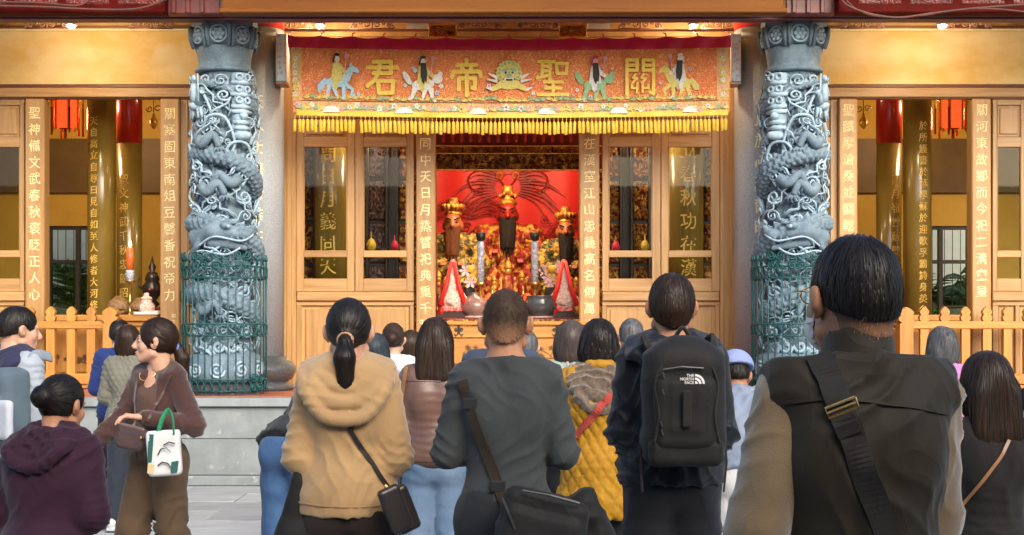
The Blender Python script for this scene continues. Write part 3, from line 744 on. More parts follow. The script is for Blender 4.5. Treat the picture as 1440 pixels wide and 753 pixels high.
# ------------------------------------------------------------------ granite pillars
YG = 15.45
GX = 2.76
for k, sx in enumerate((-1, 1)):
    t = thing('granite_pillar', 'round speckled granite pillar with gilt lettering and dark stone foot ' + ('behind the dragon column by the cardigan woman' if k == 0 else 'behind the dragon column by the olive vest'), 'pillar', (sx * GX, YG, PZ), 'granite pillars')
    MB().lathe([(.31, PZ + .37), (.31, 4.73)], 48, sx * GX, YG).build('shaft', M_GRAN, t, True)
    MB().lathe([(.315, 4.732), (.315, 5.0)], 48, sx * GX, YG).build('red_top', M_RED, t, True)
    MB().lathe([(.41, PZ), (.42, PZ + .06), (.36, PZ + .075), (.36, PZ + .1), (.41, PZ + .13), (.445, PZ + .2), (.445, PZ + .25), (.40, PZ + .31), (.34, PZ + .33), (.34, PZ + .368)], 48, sx * GX, YG).build('stone_foot', M_BLACKST, t, True)
    for i, ch in enumerate('天人止際告恭正' if k == 0 else '方止於心順爾時明'):
        cyl_character(ch, sx * GX, YG, .3115, R(14) * (1 if k == 0 else -1), ZP((143 if k == 0 else 137) + i * (32 if k == 0 else 30.5), YG - .31), .17, .006, M_GOLDPAINT, t, .006, .85, .06)
# blue painted beam ends beside the banner
M_BLUE = mat('blue_brocade_paint', (.30, .58, .85), (.5, .74, .9), rough=.6, nscale=22, lo=.3, hi=.5, kind='voronoi')
for k, (a, b_) in enumerate([(388, 403), (1028, 1042)]):
    t = thing('painted_beam_end', 'blue patterned beam end with white edge beside the banner, by ' + ('the blue horse rider' if k == 0 else 'the yellow horse rider'), 'beam end', (XP((a + b_) / 2, 15.2), 15.2, ZP(115, 15.2)), 'blue painted beam ends')
    pbox('patterned_face', a + 1.6, b_ - 1.6, 48, 114.8, 15.16, .2, M_BLUE, t); pbox('white_edge', a, a + 1.5, 46, 115, 15.15, .2, M_GREYP, t); pbox('white_edge', b_ - 1.5, b_, 46, 115, 15.15, .2, M_GREYP, t)
    pbox('brown_shoe', a, b_, 115.4, 119, 15.14, .22, M_HEAD, t)

# ------------------------------------------------------------------ the entrance hall the photographer stands under
M_HALL = mat('brown_hall_timber', (.10, .045, .025), (.07, .03, .016), rough=.5, nscale=6)
hall = thing('entrance_hall', 'dark timber entrance hall with deep roof behind the crowd', 'building', (0, -12, 0))
link('rear_wall', MB().box(-40, 40, -13.2, -13, -.02, 5.6).mesh(), M_HALL, hall)
link('hall_roof', MB().add([(-40, -13.2, 5.6), (40, -13.2, 5.6), (40, -2.5, 4.7), (-40, -2.5, 4.7), (-40, -13.2, 5.8), (40, -13.2, 5.8), (40, -2.5, 4.9), (-40, -2.5, 4.9)], [(0, 3, 2, 1), (4, 5, 6, 7), (0, 1, 5, 4), (1, 2, 6, 5), (2, 3, 7, 6), (3, 0, 4, 7)]).mesh(), M_HALL, hall)
for x in (-7.5, -4.2, 4.2, 7.5): MB().lathe([(.25, 0), (.2, .2), (.2, 4.8)], 20, x, -3.2).build('hall_column', M_RED, hall, True)

# ------------------------------------------------------------------ dragon columns
YC = 14.62; CX = 2.925
def zc(py): return ZP(py, YC - .3) - PZ        # height above the porch floor of a carving at a photo row
def on_col(th, z, r): return Vector((math.sin(th) * r, -math.cos(th) * r, z))
def smooth_path(p, k=6):
    q = []
    for i in range(len(p) - 1):
        p0 = p[max(i - 1, 0)]; p3 = p[min(i + 2, len(p) - 1)]
        for s in range(k):
            t = s / k; q.append(.5 * ((2 * p[i]) + (p[i + 1] - p0) * t + (2 * p0 - 5 * p[i] + 4 * p[i + 1] - p3) * t * t + (3 * p[i] - p0 - 3 * p[i + 1] + p3) * t ** 3))
    return q + [p[-1]]
def scaly_tube(pts, rad, n=36, belly=None):
    """dragon body: overlapping scale relief on a tube; returns verts, quads and the outward crest line"""
    pts = [Vector(p) for p in pts]; k = len(pts)
    L_ = np.concatenate([[0], np.cumsum([(pts[i + 1] - pts[i]).length for i in range(k - 1)])])
    V = []; crest = []
    for i in range(k):
        T = (pts[min(i + 1, k - 1)] - pts[max(i - 1, 0)]).normalized()
        out = Vector((pts[i].x, pts[i].y, 0)).normalized(); up = Vector((0, 0, 1))
        side = (up - T * up.dot(T)).normalized() if abs(T.z) < .95 else T.orthogonal().normalized()
        o2 = T.cross(side).normalized()
        if o2.dot(out) < 0: o2 = -o2
        r = rad[i]
        for j in range(n):
            a = 2 * PI * j / n
            u = L_[i] / .062; v = a / (2 * PI) * 10
            row = math.floor(v); fu = (u + (row % 2) * .5) % 1; fv = v - row - .5
            e = 1 - min(1, (fv * 2) ** 2 * .9); edge = fu - .35 * (1 - e)
            bump = max(0, min(1, edge * 1.4)) * .030 * (r / .085)
            V.append(tuple(pts[i] + (o2 * math.cos(a) + side * math.sin(a)) * (r + bump)))
        crest.append((pts[i] + side * r * .92 + o2 * r * .35, (side * .85 + o2 * .5).normalized(), T))
    F = [(i * n + j, i * n + (j + 1) % n, (i + 1) * n + (j + 1) % n, (i + 1) * n + j) for i in range(k - 1) for j in range(n)]
    F.append(tuple(range(n))[::-1]); F.append(tuple((k - 1) * n + j for j in range(n)))
    return V, F, crest
def dragon_parts():
    """meshes of one column in local space (axis at 0,0, floor at z 0); returns (name, MB, material, smooth)"""
    P = []; top = zc(32) + .06
    # plinth, drum and core
    m = MB()
    m.lathe([(.41, 0), (.41, .10), (.38, .115)], 8, a0=PI / 8, a1=2 * PI + PI / 8); P.append(('plinth', m, M_BLACKST, False))
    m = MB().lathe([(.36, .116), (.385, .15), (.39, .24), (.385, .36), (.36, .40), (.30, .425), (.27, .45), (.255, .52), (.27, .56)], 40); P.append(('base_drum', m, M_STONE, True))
    m = MB(); nu, nv = 96, 220; z0, z1 = .561, zc(98)
    uu, vv = np.meshgrid(np.arange(nu) / nu * 2 * PI, np.linspace(0, 1, nv)); q = np.stack([np.cos(uu).ravel() * 2.6, np.sin(uu).ravel() * 2.6, vv.ravel() * (z1 - z0) * 8.5], 1)
    n1 = noise3(q, 31); n2 = noise3(q * 2.2 + 3, 32); rr = .222 + .055 * np.clip(np.sin((n1 * 2 + n2 * .8) * 4.6) * 1.2 + .2, 0, 1) * np.clip(np.minimum(vv.ravel(), 1 - vv.ravel()) * 30, 0, 1)
    m.v = np.stack([rr * np.cos(uu.ravel()), rr * np.sin(uu.ravel()), z0 + vv.ravel() * (z1 - z0)], 1).tolist()
    m.f = [(i * nu + j, i * nu + (j + 1) % nu, (i + 1) * nu + (j + 1) % nu, (i + 1) * nu + j) for i in range(nv - 1) for j in range(nu)]
    P.append(('shaft', m, M_STONE, True))  # core darker than the raised curls, putting recess shade into its colour
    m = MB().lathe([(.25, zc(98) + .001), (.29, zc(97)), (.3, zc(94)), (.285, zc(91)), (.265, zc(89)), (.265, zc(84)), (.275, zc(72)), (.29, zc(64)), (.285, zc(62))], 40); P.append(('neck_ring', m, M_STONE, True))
    m = MB().lathe([(.28, zc(62) + .001), (.325, zc(58)), (.33, zc(38)), (.34, zc(33)), (.34, top + .1)], 8, a0=PI / 8, a1=2 * PI + PI / 8); P.append(('capital', m, M_STONE, False))
    # capital ornaments: eight framed rosettes with ribs between
    for i in range(8):
        th = i * PI / 4; m = MB(); c = on_col(th, zc(47), .315)
        tx = Vector((math.cos(th), math.sin(th), 0))
        for k2 in range(6):
            a = k2 * PI / 3; m.ball(c + tx * math.cos(a) * .045 + Vector((0, 0, math.sin(a) * .045)), .026, 7, 5)
        m.ball(c, .03, 7, 5); m.tube([c + tx * math.cos(a) * .085 + Vector((0, 0, math.sin(a) * .085)) for a in np.linspace(0, 2 * PI, 17)], .012, 5, False)
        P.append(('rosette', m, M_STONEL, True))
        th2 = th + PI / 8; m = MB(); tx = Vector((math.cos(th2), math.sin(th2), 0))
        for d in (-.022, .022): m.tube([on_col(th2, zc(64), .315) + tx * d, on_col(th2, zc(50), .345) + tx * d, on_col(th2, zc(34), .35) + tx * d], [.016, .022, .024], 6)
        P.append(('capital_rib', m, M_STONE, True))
    # the dragon: coils down the shaft, thick scaled body, head looking out
    th0 = np.linspace(0, 1, 620)
    turns = 3.55; zt, zb = zc(118), zc(470)
    # angle 0 at front; the coils descend to the right across the front
    TH = -1.0 + 2 * PI * turns * th0; ZZ = zt + (zb - zt) * th0 + .10 * np.sin(TH + 1.2)
    RR = .295 + .012 * np.sin(TH * 2)
    rad = np.interp(th0, [0, .05, .25, .6, .85, .97, 1], [.012, .035, .066, .088, .092, .075, .05])
    V, F, crest = scaly_tube([on_col(a, z, r) for a, z, r in zip(TH, ZZ, RR)], rad)
    m = MB(); m.v = V; m.f = F; P.append(('dragon_body', m, M_STONE, True))
    m = MB()      # saw-toothed back fin
    for i in range(4, len(crest) - 1):
        (p, nrm, T), (p2, n2, _) = crest[i], crest[i + 1]
        if i % 6 == 0 and i + 6 < len(crest):
            q = crest[i + 6][0]; tip = (p + q) / 2 + nrm * (.028 + rad[i] * .42) + T * .012; w_ = T.cross(nrm) * .010
            m.add([p - w_, p + w_, q + w_, q - w_, tip], [(0, 1, 4), (1, 2, 4), (2, 3, 4), (3, 0, 4)])
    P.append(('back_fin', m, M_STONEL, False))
    # head, on the front, jaws towards the right
    g = SDF((-.42, -.62, zc(375)), (.45, -.1, zc(285)), .009); zh = zc(330)
    def C3(th, z, r): return np.array(on_col(th, z, r))
    g.cone(C3(-.85, zh - .02, .30), C3(-.1, zh + .03, .36), .10, .085, .03); g.cone(C3(-.1, zh + .03, .36), C3(.75, zh + .0, .40), .085, .05, .04)
    g.cone(C3(.75, zh + .0, .40), C3(1.0, zh + .05, .40), .05, .042, .03)          # snout tip
    g.cone(C3(-.2, zh - .08, .34), C3(.75, zh - .135, .38), .05, .028, .02)        # lower jaw
    g.cone(C3(.25, zh - .055, .41), C3(.85, zh - .07, .42), .022, .018, .0, op='c')  # mouth gap
    g.ell(C3(.2, zh + .085, .42), (.045, .045, .04), .02); g.ell(C3(.92, zh + .07, .43), (.03, .03, .028), .015)
    g.cone(C3(-.05, zh + .10, .38), C3(.45, zh + .115, .42), .03, .015, .02)       # brow
    for i, a in enumerate((.35, .5, .65, .8)): g.cone(C3(a, zh - .035, .425), C3(a + .02, zh - .085, .425), .014, .005, .004)
    for i in range(7):   # swept-back mane
        a0 = -.35 - i * .05; z0 = zh + .09 - i * .035
        g.cone(C3(a0, z0, .36), C3(a0 - .55, z0 + .06 - i * .035, .37), .03, .008, .012)
    for s in (0, 1): g.cone(C3(-.1, zh + .12, .37), C3(-.75 - s * .1, zh + .21 + s * .05, .37), .026, .01, .01)   # horns
    Vh, Fh = g.surface(); m = MB(); m.v = Vh.tolist(); m.f = Fh.tolist(); P.append(('dragon_head', m, M_STONE, True))
    m = MB(); m.ball(on_col(.27, zh + .075, .462), .022, 10, 8); P.append(('dragon_eye', m, M_STONEL, True))
    for k2, (a, dz) in enumerate(((.9, .0), (.55, -.14))):   # whiskers
        m = MB(); m.tube(smooth_path([on_col(a, zh + dz, .44), on_col(a - .35, zh + dz - .07, .46), on_col(a - .95, zh + dz - .03, .43), on_col(a - 1.4, zh + dz - .12, .40)]), .011, 6); P.append(('whisker', m, M_STONEL, True))
    # four legs with claws
    for (a, z, d) in ((-.75, zc(195), 1), (.65, zc(250), -1), (-.6, zc(262), 1), (.55, zc(410), -1), (-.7, zc(430), 1), (2.6, zc(220), 1)):
        m = MB(); p = smooth_path([on_col(a, z, .30), on_col(a + .3 * d, z - .06, .37), on_col(a + .62 * d, z + .03, .37), on_col(a + .8 * d, z - .09, .36)])
        m.tube(p, np.linspace(.06, .032, len(p)), 9); e = p[-1]
        for c in range(4):
            b0 = on_col(a + (.68 + c * .09) * d, z - .10, .37); m.tube([e, b0 + Vector((0, 0, -.02)), on_col(a + (.66 + c * .1) * d, z - .165, .36)], [.02, .016, .004], 6)
        P.append(('dragon_leg', m, M_STONE, True))
    # cloud curls and flame lines, pale chiselled edges
    random.seed(21)
    for i in range(230):
        a = random.uniform(-PI, PI); z = random.uniform(zc(470), zc(105)); s = random.uniform(.035, .08); ccw = random.choice((-1, 1)); m = MB()
        sp = spiral(0, 0, s, 1.6, ccw, random.uniform(0, 6.28)); x1, z1 = sp[0]
        tail = [(x1 + ccw * .05 * k2 + .03 * math.sin(k2 * 2.1), z1 - .055 * k2 + .025 * math.cos(k2 * 1.9)) for k2 in range(4, 0, -1)]
        m.tube([on_col(a + x / .29, z + zz, .285 + .06 * (i % 3) / 2 + .012 * math.sin(k2)) for k2, (x, zz) in enumerate(tail + sp)], .0085 + .004 * (i % 2), 5)
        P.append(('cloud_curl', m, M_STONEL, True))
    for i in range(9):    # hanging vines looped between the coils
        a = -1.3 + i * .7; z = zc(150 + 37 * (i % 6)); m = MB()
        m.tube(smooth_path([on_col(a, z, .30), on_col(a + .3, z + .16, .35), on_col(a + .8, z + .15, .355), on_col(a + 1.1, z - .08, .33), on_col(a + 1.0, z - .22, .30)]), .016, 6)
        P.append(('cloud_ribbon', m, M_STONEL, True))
    # horned guardian mask stacked on the upper right, rider on the upper left
    m = MB(); a = .72
    for r_, z in ((.05, 108), (.045, 125), (.045, 141)):
        for d in (-1, 1): m.tube([on_col(a + (d * .045 + math.cos(t) * r_ * .62) / .36, zc(z) + math.sin(t) * r_ * .62, .375) for t in np.linspace(0, 2 * PI, 15)], .014, 6, False)
    for z, wd in ((116, .12), (133, .13), (150, .12), (157, .12), (172, .1), (180, .11)): m.tube([on_col(a - wd / .36, zc(z), .345), on_col(a, zc(z), .385), on_col(a + wd / .36, zc(z), .345)], [.02, .028, .02], 6)
    m.ball(on_col(a, zc(163), .38), (.045, .045, .04), 9, 7); m.ball(on_col(a, zc(190), .35), (.1, .06, .05), 9, 7)
    m.tube([on_col(a, zc(102), .29), on_col(a, zc(192), .29)], .085, 9); P.append(('guardian_mask', m, M_STONEL, True))
    m = MB(); a = -.75
    m.ball(on_col(a, zc(148), .35), (.075, .06, .05), 9, 7); m.tube([on_col(a + .15, zc(146), .36), on_col(a + .28, zc(128), .38), on_col(a + .36, zc(133), .39)], [.045, .03, .02], 7)
    m.tube([on_col(a, zc(143), .37), on_col(a + .03, zc(118), .38)], [.045, .032], 8); m.ball(on_col(a + .04, zc(110), .385), .032, 8, 6)
    m.tube([on_col(a + .25, zc(145), .4), on_col(a + .22, zc(105), .4)], .011, 5)
    for d in (-.2, -.1, .1, .2): m.tube([on_col(a + d, zc(152), .35), on_col(a + d * 1.4, zc(166), .36)], [.022, .013], 6)
    P.append(('rider_carving', m, M_STONEL, True))
    # foaming waves round the foot of the shaft
    for i in range(14):
        a = i * 2 * PI / 14; m = MB()
        m.tube([on_col(a + x / .33, .47 + z, .29 + .03 * math.cos(i)) for x, z in [(.11, -.06), (.08, -.0)] + spiral(0, .02, .06, 1.3, -1, 0)], .02, 6); P.append(('wave_curl', m, M_STONEL, True))
    for i in range(10):
        a = i * 2 * PI / 10; m = MB()
        m.tube([on_col(a + x / .39, .255 + z, .392) for x, z in spiral(0, 0, .085, 1.8, 1 if i % 2 else -1, i)], .014, 6); P.append(('drum_scroll', m, M_STONEL, True))
    return P
cols = []
cparts = dragon_parts()
for k, sx in enumerate((-1, 1)):
    t = thing('dragon_column', 'carved blue grey stone column with coiling dragon, ' + ('beside the woman in the brown cardigan' if k == 0 else 'behind the man in the olive vest'), 'column', (sx * CX, YC, PZ), 'dragon columns')
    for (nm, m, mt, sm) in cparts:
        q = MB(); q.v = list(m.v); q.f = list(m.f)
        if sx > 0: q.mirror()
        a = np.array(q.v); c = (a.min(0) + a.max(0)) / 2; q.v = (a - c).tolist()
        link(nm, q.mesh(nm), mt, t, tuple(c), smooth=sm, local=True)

# ------------------------------------------------------------------ green iron cages round the columns
RFN = .425; HF = 1.36
bar_m = MB().tube([(0, 0, .02), (0, 0, HF)], .0062, 6); bar_m.tube([(0, 0, HF), (0, 0, HF + .02), (0, 0, HF + .07)], [.009, .016, .002], 6); bar_m = bar_m.mesh('bar')
ring_m = MB().tube([(RFN * math.cos(a), RFN * math.sin(a), 0) for a in np.linspace(0, 2 * PI, 73)], .0085, 6, False).mesh('ring_rail')
loop_m = MB().tube([(math.cos(a) * .036, 0, math.sin(a) * .052) for a in np.linspace(0, 2 * PI, 17)], .0045, 5, False).mesh('loop')
scm = MB()
for s in (-1, 1):
    scm.tube([(s * x, 0, z) for x, z in spiral(.05, .05, .05, 1.7, 1, 3.1)], .008, 5); scm.tube([(s * x, 0, z) for x, z in spiral(.045, -.055, .045, 1.6, -1, 3.1)], .008, 5)
scm = scm.mesh('corner_scroll')
for k, sx in enumerate((-1, 1)):
    t = thing('iron_cage', 'green painted iron railing caging the foot of the dragon column ' + ('beside the brown cardigan' if k == 0 else 'behind the olive vest'), 'railing', (sx * CX, YC, PZ), 'iron cages round the columns')
    nb = 34
    for i in range(nb):
        a = 2 * PI * i / nb; link('bar', bar_m, M_IRON, t, (RFN * math.cos(a), RFN * math.sin(a), 0), smooth=True, local=True)
    for z in (.045, .16, .60, .72, 1.18, 1.30): link('ring_rail', ring_m, M_IRON, t, (0, 0, z), smooth=True, local=True)
    for i in range(nb):
        a = 2 * PI * (i + .5) / nb
        for z in (.10, .66, 1.24): link('loop', loop_m, M_IRON, t, ((RFN + .008) * math.cos(a), (RFN + .008) * math.sin(a), z), rot=(0, 0, a + PI / 2), smooth=True, local=True)
    for a in (-.55, -.95, -1.45, -1.95, -2.6):
        a2 = a if sx < 0 else -PI - a
        link('corner_scroll', scm, M_IRON, t, ((RFN + .014) * math.cos(a2), (RFN + .014) * math.sin(a2), 1.36 if a != -.55 else .13), rot=(0, 0, a2 + PI / 2), smooth=True, local=True)

# ------------------------------------------------------------------ the embroidered banner
YBN = 15.0
def fabric_mat(name, base, thread, scale):
    m = bpy.data.materials.new(name); m.use_nodes = True; N = m.node_tree.nodes; L = m.node_tree.links; b = N['Principled BSDF']
    g = N.new('ShaderNodeNewGeometry'); n0 = N.new('ShaderNodeTexNoise'); n0.inputs['Scale'].default_value = scale; n0.inputs['Detail'].default_value = 1
    L.new(g.outputs['Position'], n0.inputs['Vector'])
    mu = N.new('ShaderNodeMath'); mu.operation = 'MULTIPLY'; mu.inputs[1].default_value = 34; L.new(n0.outputs['Fac'], mu.inputs[0])
    si = N.new('ShaderNodeMath'); si.operation = 'SINE'; L.new(mu.outputs[0], si.inputs[0])
    rp = N.new('ShaderNodeValToRGB'); rp.color_ramp.elements[0].position = .55; rp.color_ramp.elements[1].position = .9; L.new(si.outputs[0], rp.inputs[0])
    n1 = N.new('ShaderNodeTexNoise'); n1.inputs['Scale'].default_value = 2.2; L.new(g.outputs['Position'], n1.inputs['Vector'])
    mxa = N.new('ShaderNodeMix'); mxa.data_type = 'RGBA'; mxa.inputs['A'].default_value = (*base, 1); mxa.inputs['B'].default_value = (base[0] * .92, base[1] * 1.5, base[2] * .8, 1); L.new(n1.outputs['Fac'], mxa.inputs['Factor'])
    mx2 = N.new('ShaderNodeMix'); mx2.data_type = 'RGBA'; L.new(rp.outputs[0], mx2.inputs['Factor']); L.new(mxa.outputs['Result'], mx2.inputs['A']); mx2.inputs['B'].default_value = (*thread, 1)
    L.new(mx2.outputs['Result'], b.inputs['Base Color']); b.inputs['Roughness'].default_value = .55; b.inputs['Sheen Weight'].default_value = .3
    bp = N.new('ShaderNodeBump'); bp.inputs['Strength'].default_value = .5; bp.inputs['Distance'].default_value = .004; L.new(si.outputs[0], bp.inputs['Height']); L.new(bp.outputs[0], b.inputs['Normal'])
    MATS[name] = m; return m
M_BCLOTH = fabric_mat('orange_red_brocade', (.80, .155, .055), (.86, .40, .13), 19)
M_BORDER = fabric_mat('pink_orange_border_brocade', (.80, .30, .16), (.8, .62, .25), 24)
M_CRIM = mat('crimson_satin', (.75, .010, .06), (.62, .008, .045), rough=.4, nscale=3, sheen=.3)
M_YEL = mat('yellow_silk', (.85, .56, .04), (.72, .42, .02), rough=.5, nscale=40, sheen=.3)
M_BGOLD = mat('gold_applique', (.86, .60, .06), (.72, .46, .03), rough=.42, nscale=50, bump=.3, bscale=150, bdist=.003)
ban = thing('temple_banner', 'long orange red embroidered banner with four gold characters and yellow fringe', 'banner', (0, YBN, ZP(158, YBN)))
def sag(px, py):
    """folds of the hanging cloth, forward of the flat"""
    u = (px - 405) / 622; e = max(0, 1 - abs(u - .5) * 2)
    s = .010 * math.sin(u * 40) + .006 * math.sin(u * 93 + py * .05) + .014 * (1 - e) ** 2 * math.sin(px * .16 + py * .13)
    return YBN - s - .0
def drop(px): u = (px - 405) / 622; return 5 * math.sin(PI * u) * .8
def cloth(name, a, b_, c, d, m, nx, nz, off, parent, swag=0., slant=True):
    V = []; F = []
    for j in range(nz):
        for i in range(nx):
            px = a + (b_ - a) * i / (nx - 1); py = c + (d - c) * j / (nz - 1)
            if swag and j == 0: py += swag * (abs(math.sin((px - 405) / 622 * PI * 14)) ** .7)
            if slant and px < 425: px += (py - 50) * .07 * (425 - px) / 20
            y = sag(px, py) - off; p = PT(px, py + drop(px), y); V.append(p)
    n = nx * nz; V2 = V + [p + Vector((0, .004, 0)) for p in V]
    F = [(j * nx + i, (j + 1) * nx + i, (j + 1) * nx + i + 1, j * nx + i + 1) for j in range(nz - 1) for i in range(nx - 1)]
    F2 = [tuple(k2 + n for k2 in f[::-1]) for f in F]
    return MB().add(V2, F + F2).build(name, m, parent, True)
cloth('main_cloth', 405, 1027, 64, 158, M_BCLOTH, 200, 30, 0, ban)
cloth('top_band', 404, 1028, 49, 67, M_CRIM, 200, 6, .008, ban, 3)
cloth('bottom_border', 412, 1024, 141.5, 157, M_BORDER, 200, 6, .006, ban)
cloth('side_border', 408, 424, 67, 141, M_BORDER, 8, 20, .006, ban); cloth('side_border', 1008, 1025, 67, 141, M_BORDER, 8, 20, .006, ban)
M_DASH = mat('dark_stitch', (.12, .1, .04), rough=.7)
m = MB()
p = [PT(px, 141 + drop(px), sag(px, 141) - .010) for px in np.linspace(424, 1010, 120)]
m.tube(p, .005, 4).build('stitched_line', M_DASH, ban)
for px in np.linspace(406, 1026, 15):
    m = MB(); p0 = PT(px, 51 + drop(px), YBN - .01); m.tube([p0, p0 + Vector((0, .1, .06)), Vector((p0.x, YBN + .3, p0.z + .11))], .008, 5).build('hanging_tie', M_CRIM, ban)
ban_rod = MB().tube([(XP(400, 15.3), YBN + .3, ZP(43, 15.3)), (XP(1032, 15.3), YBN + .3, ZP(43, 15.3))], .015, 8).build('hanging_rail', M_HEAD, ban, True)
cloth('fringe_braid', 412, 1024, 155, 162, M_BGOLD, 200, 4, .012, ban)
tas = MB().tube([(0, 0, 0), (0, 0, -.05)], .004, 5); tas.lathe([(.004, -.045), (.014, -.055), (.018, -.07), (.019, -.175), (.006, -.18)][::-1], 8); tas = tas.mesh('tassel')
random.seed(5); i = 0
px = 415.
while px < 1022:
    o = link('tassel', tas, M_YEL, ban, PT(px, 161 + drop(px), sag(px, 160) - .014), smooth=True)
    o.scale = (1, 1, random.uniform(.93, 1.06)); o.rotation_euler = (random.uniform(-.05, .05), random.uniform(-.05, .05), 0)
    px += 5.9 if random.random() > .03 else 10
STROKES = {
 '君': [[(.25, .92), (.78, .92), (.78, .6)], [(.06, .76), (.97, .76)], [(.25, .6), (.78, .6)], [(.45, .92), (.40, .6), (.28, .4), (.06, .24)], [(.38, .38), (.85, .38), (.82, .05), (.42, .05), (.38, .38)]],
 '帝': [[(.5, 1), (.5, .88)], [(.22, .86), (.8, .86)], [(.35, .84), (.40, .70)], [(.67, .84), (.61, .70)], [(.06, .52), (.1, .67), (.92, .67), (.93, .54)], [(.27, .16), (.27, .48), (.76, .48), (.75, .2), (.67, .22)], [(.51, .64), (.51, 0)]],
 '聖': [[(.08, .95), (.55, .95)], [(.18, .95), (.18, .55)], [(.42, .95), (.42, .45)], [(.18, .82), (.42, .82)], [(.18, .69), (.42, .69)], [(.03, .50), (.42, .58)], [(.62, .9), (.95, .9), (.92, .62), (.64, .62), (.62, .9)], [(.25, .38), (.8, .38)], [(.28, .21), (.76, .21)], [(.06, .03), (.97, .03)], [(.52, .38), (.52, .04)]],
 '關': [[(.1, 0), (.1, .97), (.41, .97), (.41, .68), (.1, .68)], [(.1, .82), (.41, .82)], [(.6, .68), (.6, .97), (.91, .97), (.91, .02), (.81, .07)], [(.6, .82), (.91, .82)], [(.6, .68), (.91, .68)], [(.38, .58), (.28, .47), (.4, .45), (.27, .33)], [(.62, .58), (.55, .47), (.68, .45), (.56, .33)], [(.42, .33), (.40, .05)], [(.58, .33), (.58, .07)], [(.25, .28), (.25, .18), (.42, .18)], [(.75, .28), (.75, .18), (.58, .18)]]}
for ch, px in (('君', 537), ('帝', 656), ('聖', 777), ('關', 900)):
    m = MB(); S = 50 / FPX * YBN
    ctr = PT(px, 106 + drop(px), sag(px, 106) - .016)
    for st in STROKES[ch]:
        r = .058 if len(STROKES[ch]) < 8 else .047
        if ch == '關' and all(.2 < q[0] < .8 and q[1] < .6 for q in st): r = .032
        pts = [Vector(((x - .5) * .92 * S, 0, (z - .5) * S)) for x, z in st]
        m.tube(pts, r * S, 10, True, .35) if False else None
        for a, b_ in zip(pts[:-1], pts[1:]):
            d = (b_ - a); n = Vector((-d.z, 0, d.x)).normalized() * r * S; e = d.normalized() * r * S * .5
            sd_ = .0012 * random.random()
            m.prism([((a - e + n).x, (a - e + n).z), ((a - e * 1.9).x, (a - e * 1.9).z), ((a - e - n).x, (a - e - n).z), ((b_ + e - n).x, (b_ + e - n).z), ((b_ + e * 1.9).x, (b_ + e * 1.9).z), ((b_ + e + n).x, (b_ + e + n).z)], -.012 - sd_ - .001 * random.random(), .004)
    m.v = [(x + ctr.x, y + ctr.y, z + ctr.z) for x, y, z in m.v]; m.build('gold_character', M_BGOLD, ban)
# embroidered riders, beast face and flowers
def pc(name, c): return mat('embroidery_' + name, c, [v * .7 for v in c], rough=.6, nscale=60, sheen=.3, bump=.3, bscale=200, bdist=.003)
E_BLU, E_YEL, E_BLK, E_WHT, E_PNK, E_GRN, E_CRM = pc('blue', (.45, .68, .82)), pc('yellow', (.80, .66, .16)), pc('black', (.012, .01, .012)), pc('white', (.85, .82, .74)), pc('pink', (.85, .40, .42)), pc('green', (.32, .52, .26)), pc('crimson', (.6, .01, .12))
def ellp(cx, cz, rx, rz, rot=0., n=14): return [(cx + rx * math.cos(a) * math.cos(rot) - rz * math.sin(a) * math.sin(rot), cz + rx * math.cos(a) * math.sin(rot) + rz * math.sin(a) * math.cos(rot)) for a in np.linspace(0, 2 * PI, n, endpoint=False)]
def limb(x0, z0, x1, z1, w0, w1):
    d = Vector((x1 - x0, z1 - z0)).normalized(); n = Vector((-d.y, d.x))
    return [(x0 + n.x * w0, z0 + n.y * w0), (x0 - n.x * w0, z0 - n.y * w0), (x1 - n.x * w1, z1 - n.y * w1), (x1 + d.x * w1, z1 + d.y * w1), (x1 + n.x * w1, z1 + n.y * w1)]
def emb(name, px, py, polys, m, parent, scale, flip=1, lay=0):
    """flat stitched patch; polys in units of one figure height, centred at the photo point"""
    c = PT(px, py + drop(px), sag(px, py) - .016); q = MB()
    for i, pl in enumerate(polys): q.prism([(c.x + flip * x * scale, c.z + z * scale) for x, z in pl], c.y - .004 - lay * .005 - i * .0004, c.y + .003)
    return q.build(name, m, parent)
HORSE = [ellp(0, -.12, .24, .12, .1), limb(.16, -.08, .30, .16, .10, .06), limb(.28, .18, .44, .10, .065, .04), limb(-.16, -.18, -.22, -.46, .05, .025), limb(-.08, -.2, .0, -.42, .045, .025), limb(.14, -.2, .14, -.48, .045, .025), limb(.19, -.18, .33, -.28, .04, .03), limb(.33, -.28, .30, -.40, .03, .022), limb(-.22, -.06, -.36, -.24, .05, .07), ellp(.29, .25, .02, .05, -.4)]
BODY = [limb(0, -.1, 0, .24, .13, .09), limb(.04, .2, .2, .06, .05, .035), limb(-.02, -.05, -.02, -.24, .07, .04)]
HAIRP = [ellp(0, .45, .06, .03), limb(-.05, .42, -.08, .3, .02, .015)]
BEARD = [[(-.05, .33), (.06, .33), (.09, .1), (.07, -.08), (.04, -.04), (.02, -.12), (-.02, -.06), (-.05, .05)]]
BEAST = HORSE[:1] + [ellp(-.34, .02, .06, .16, .5), ellp(.30, .0, .11, .10), ellp(.36, .1, .05, .06), limb(-.16, -.18, -.24, -.40, .06, .03), limb(.16, -.2, .2, -.42, .06, .03), limb(.05, -.2, .0, -.4, .05, .03)]
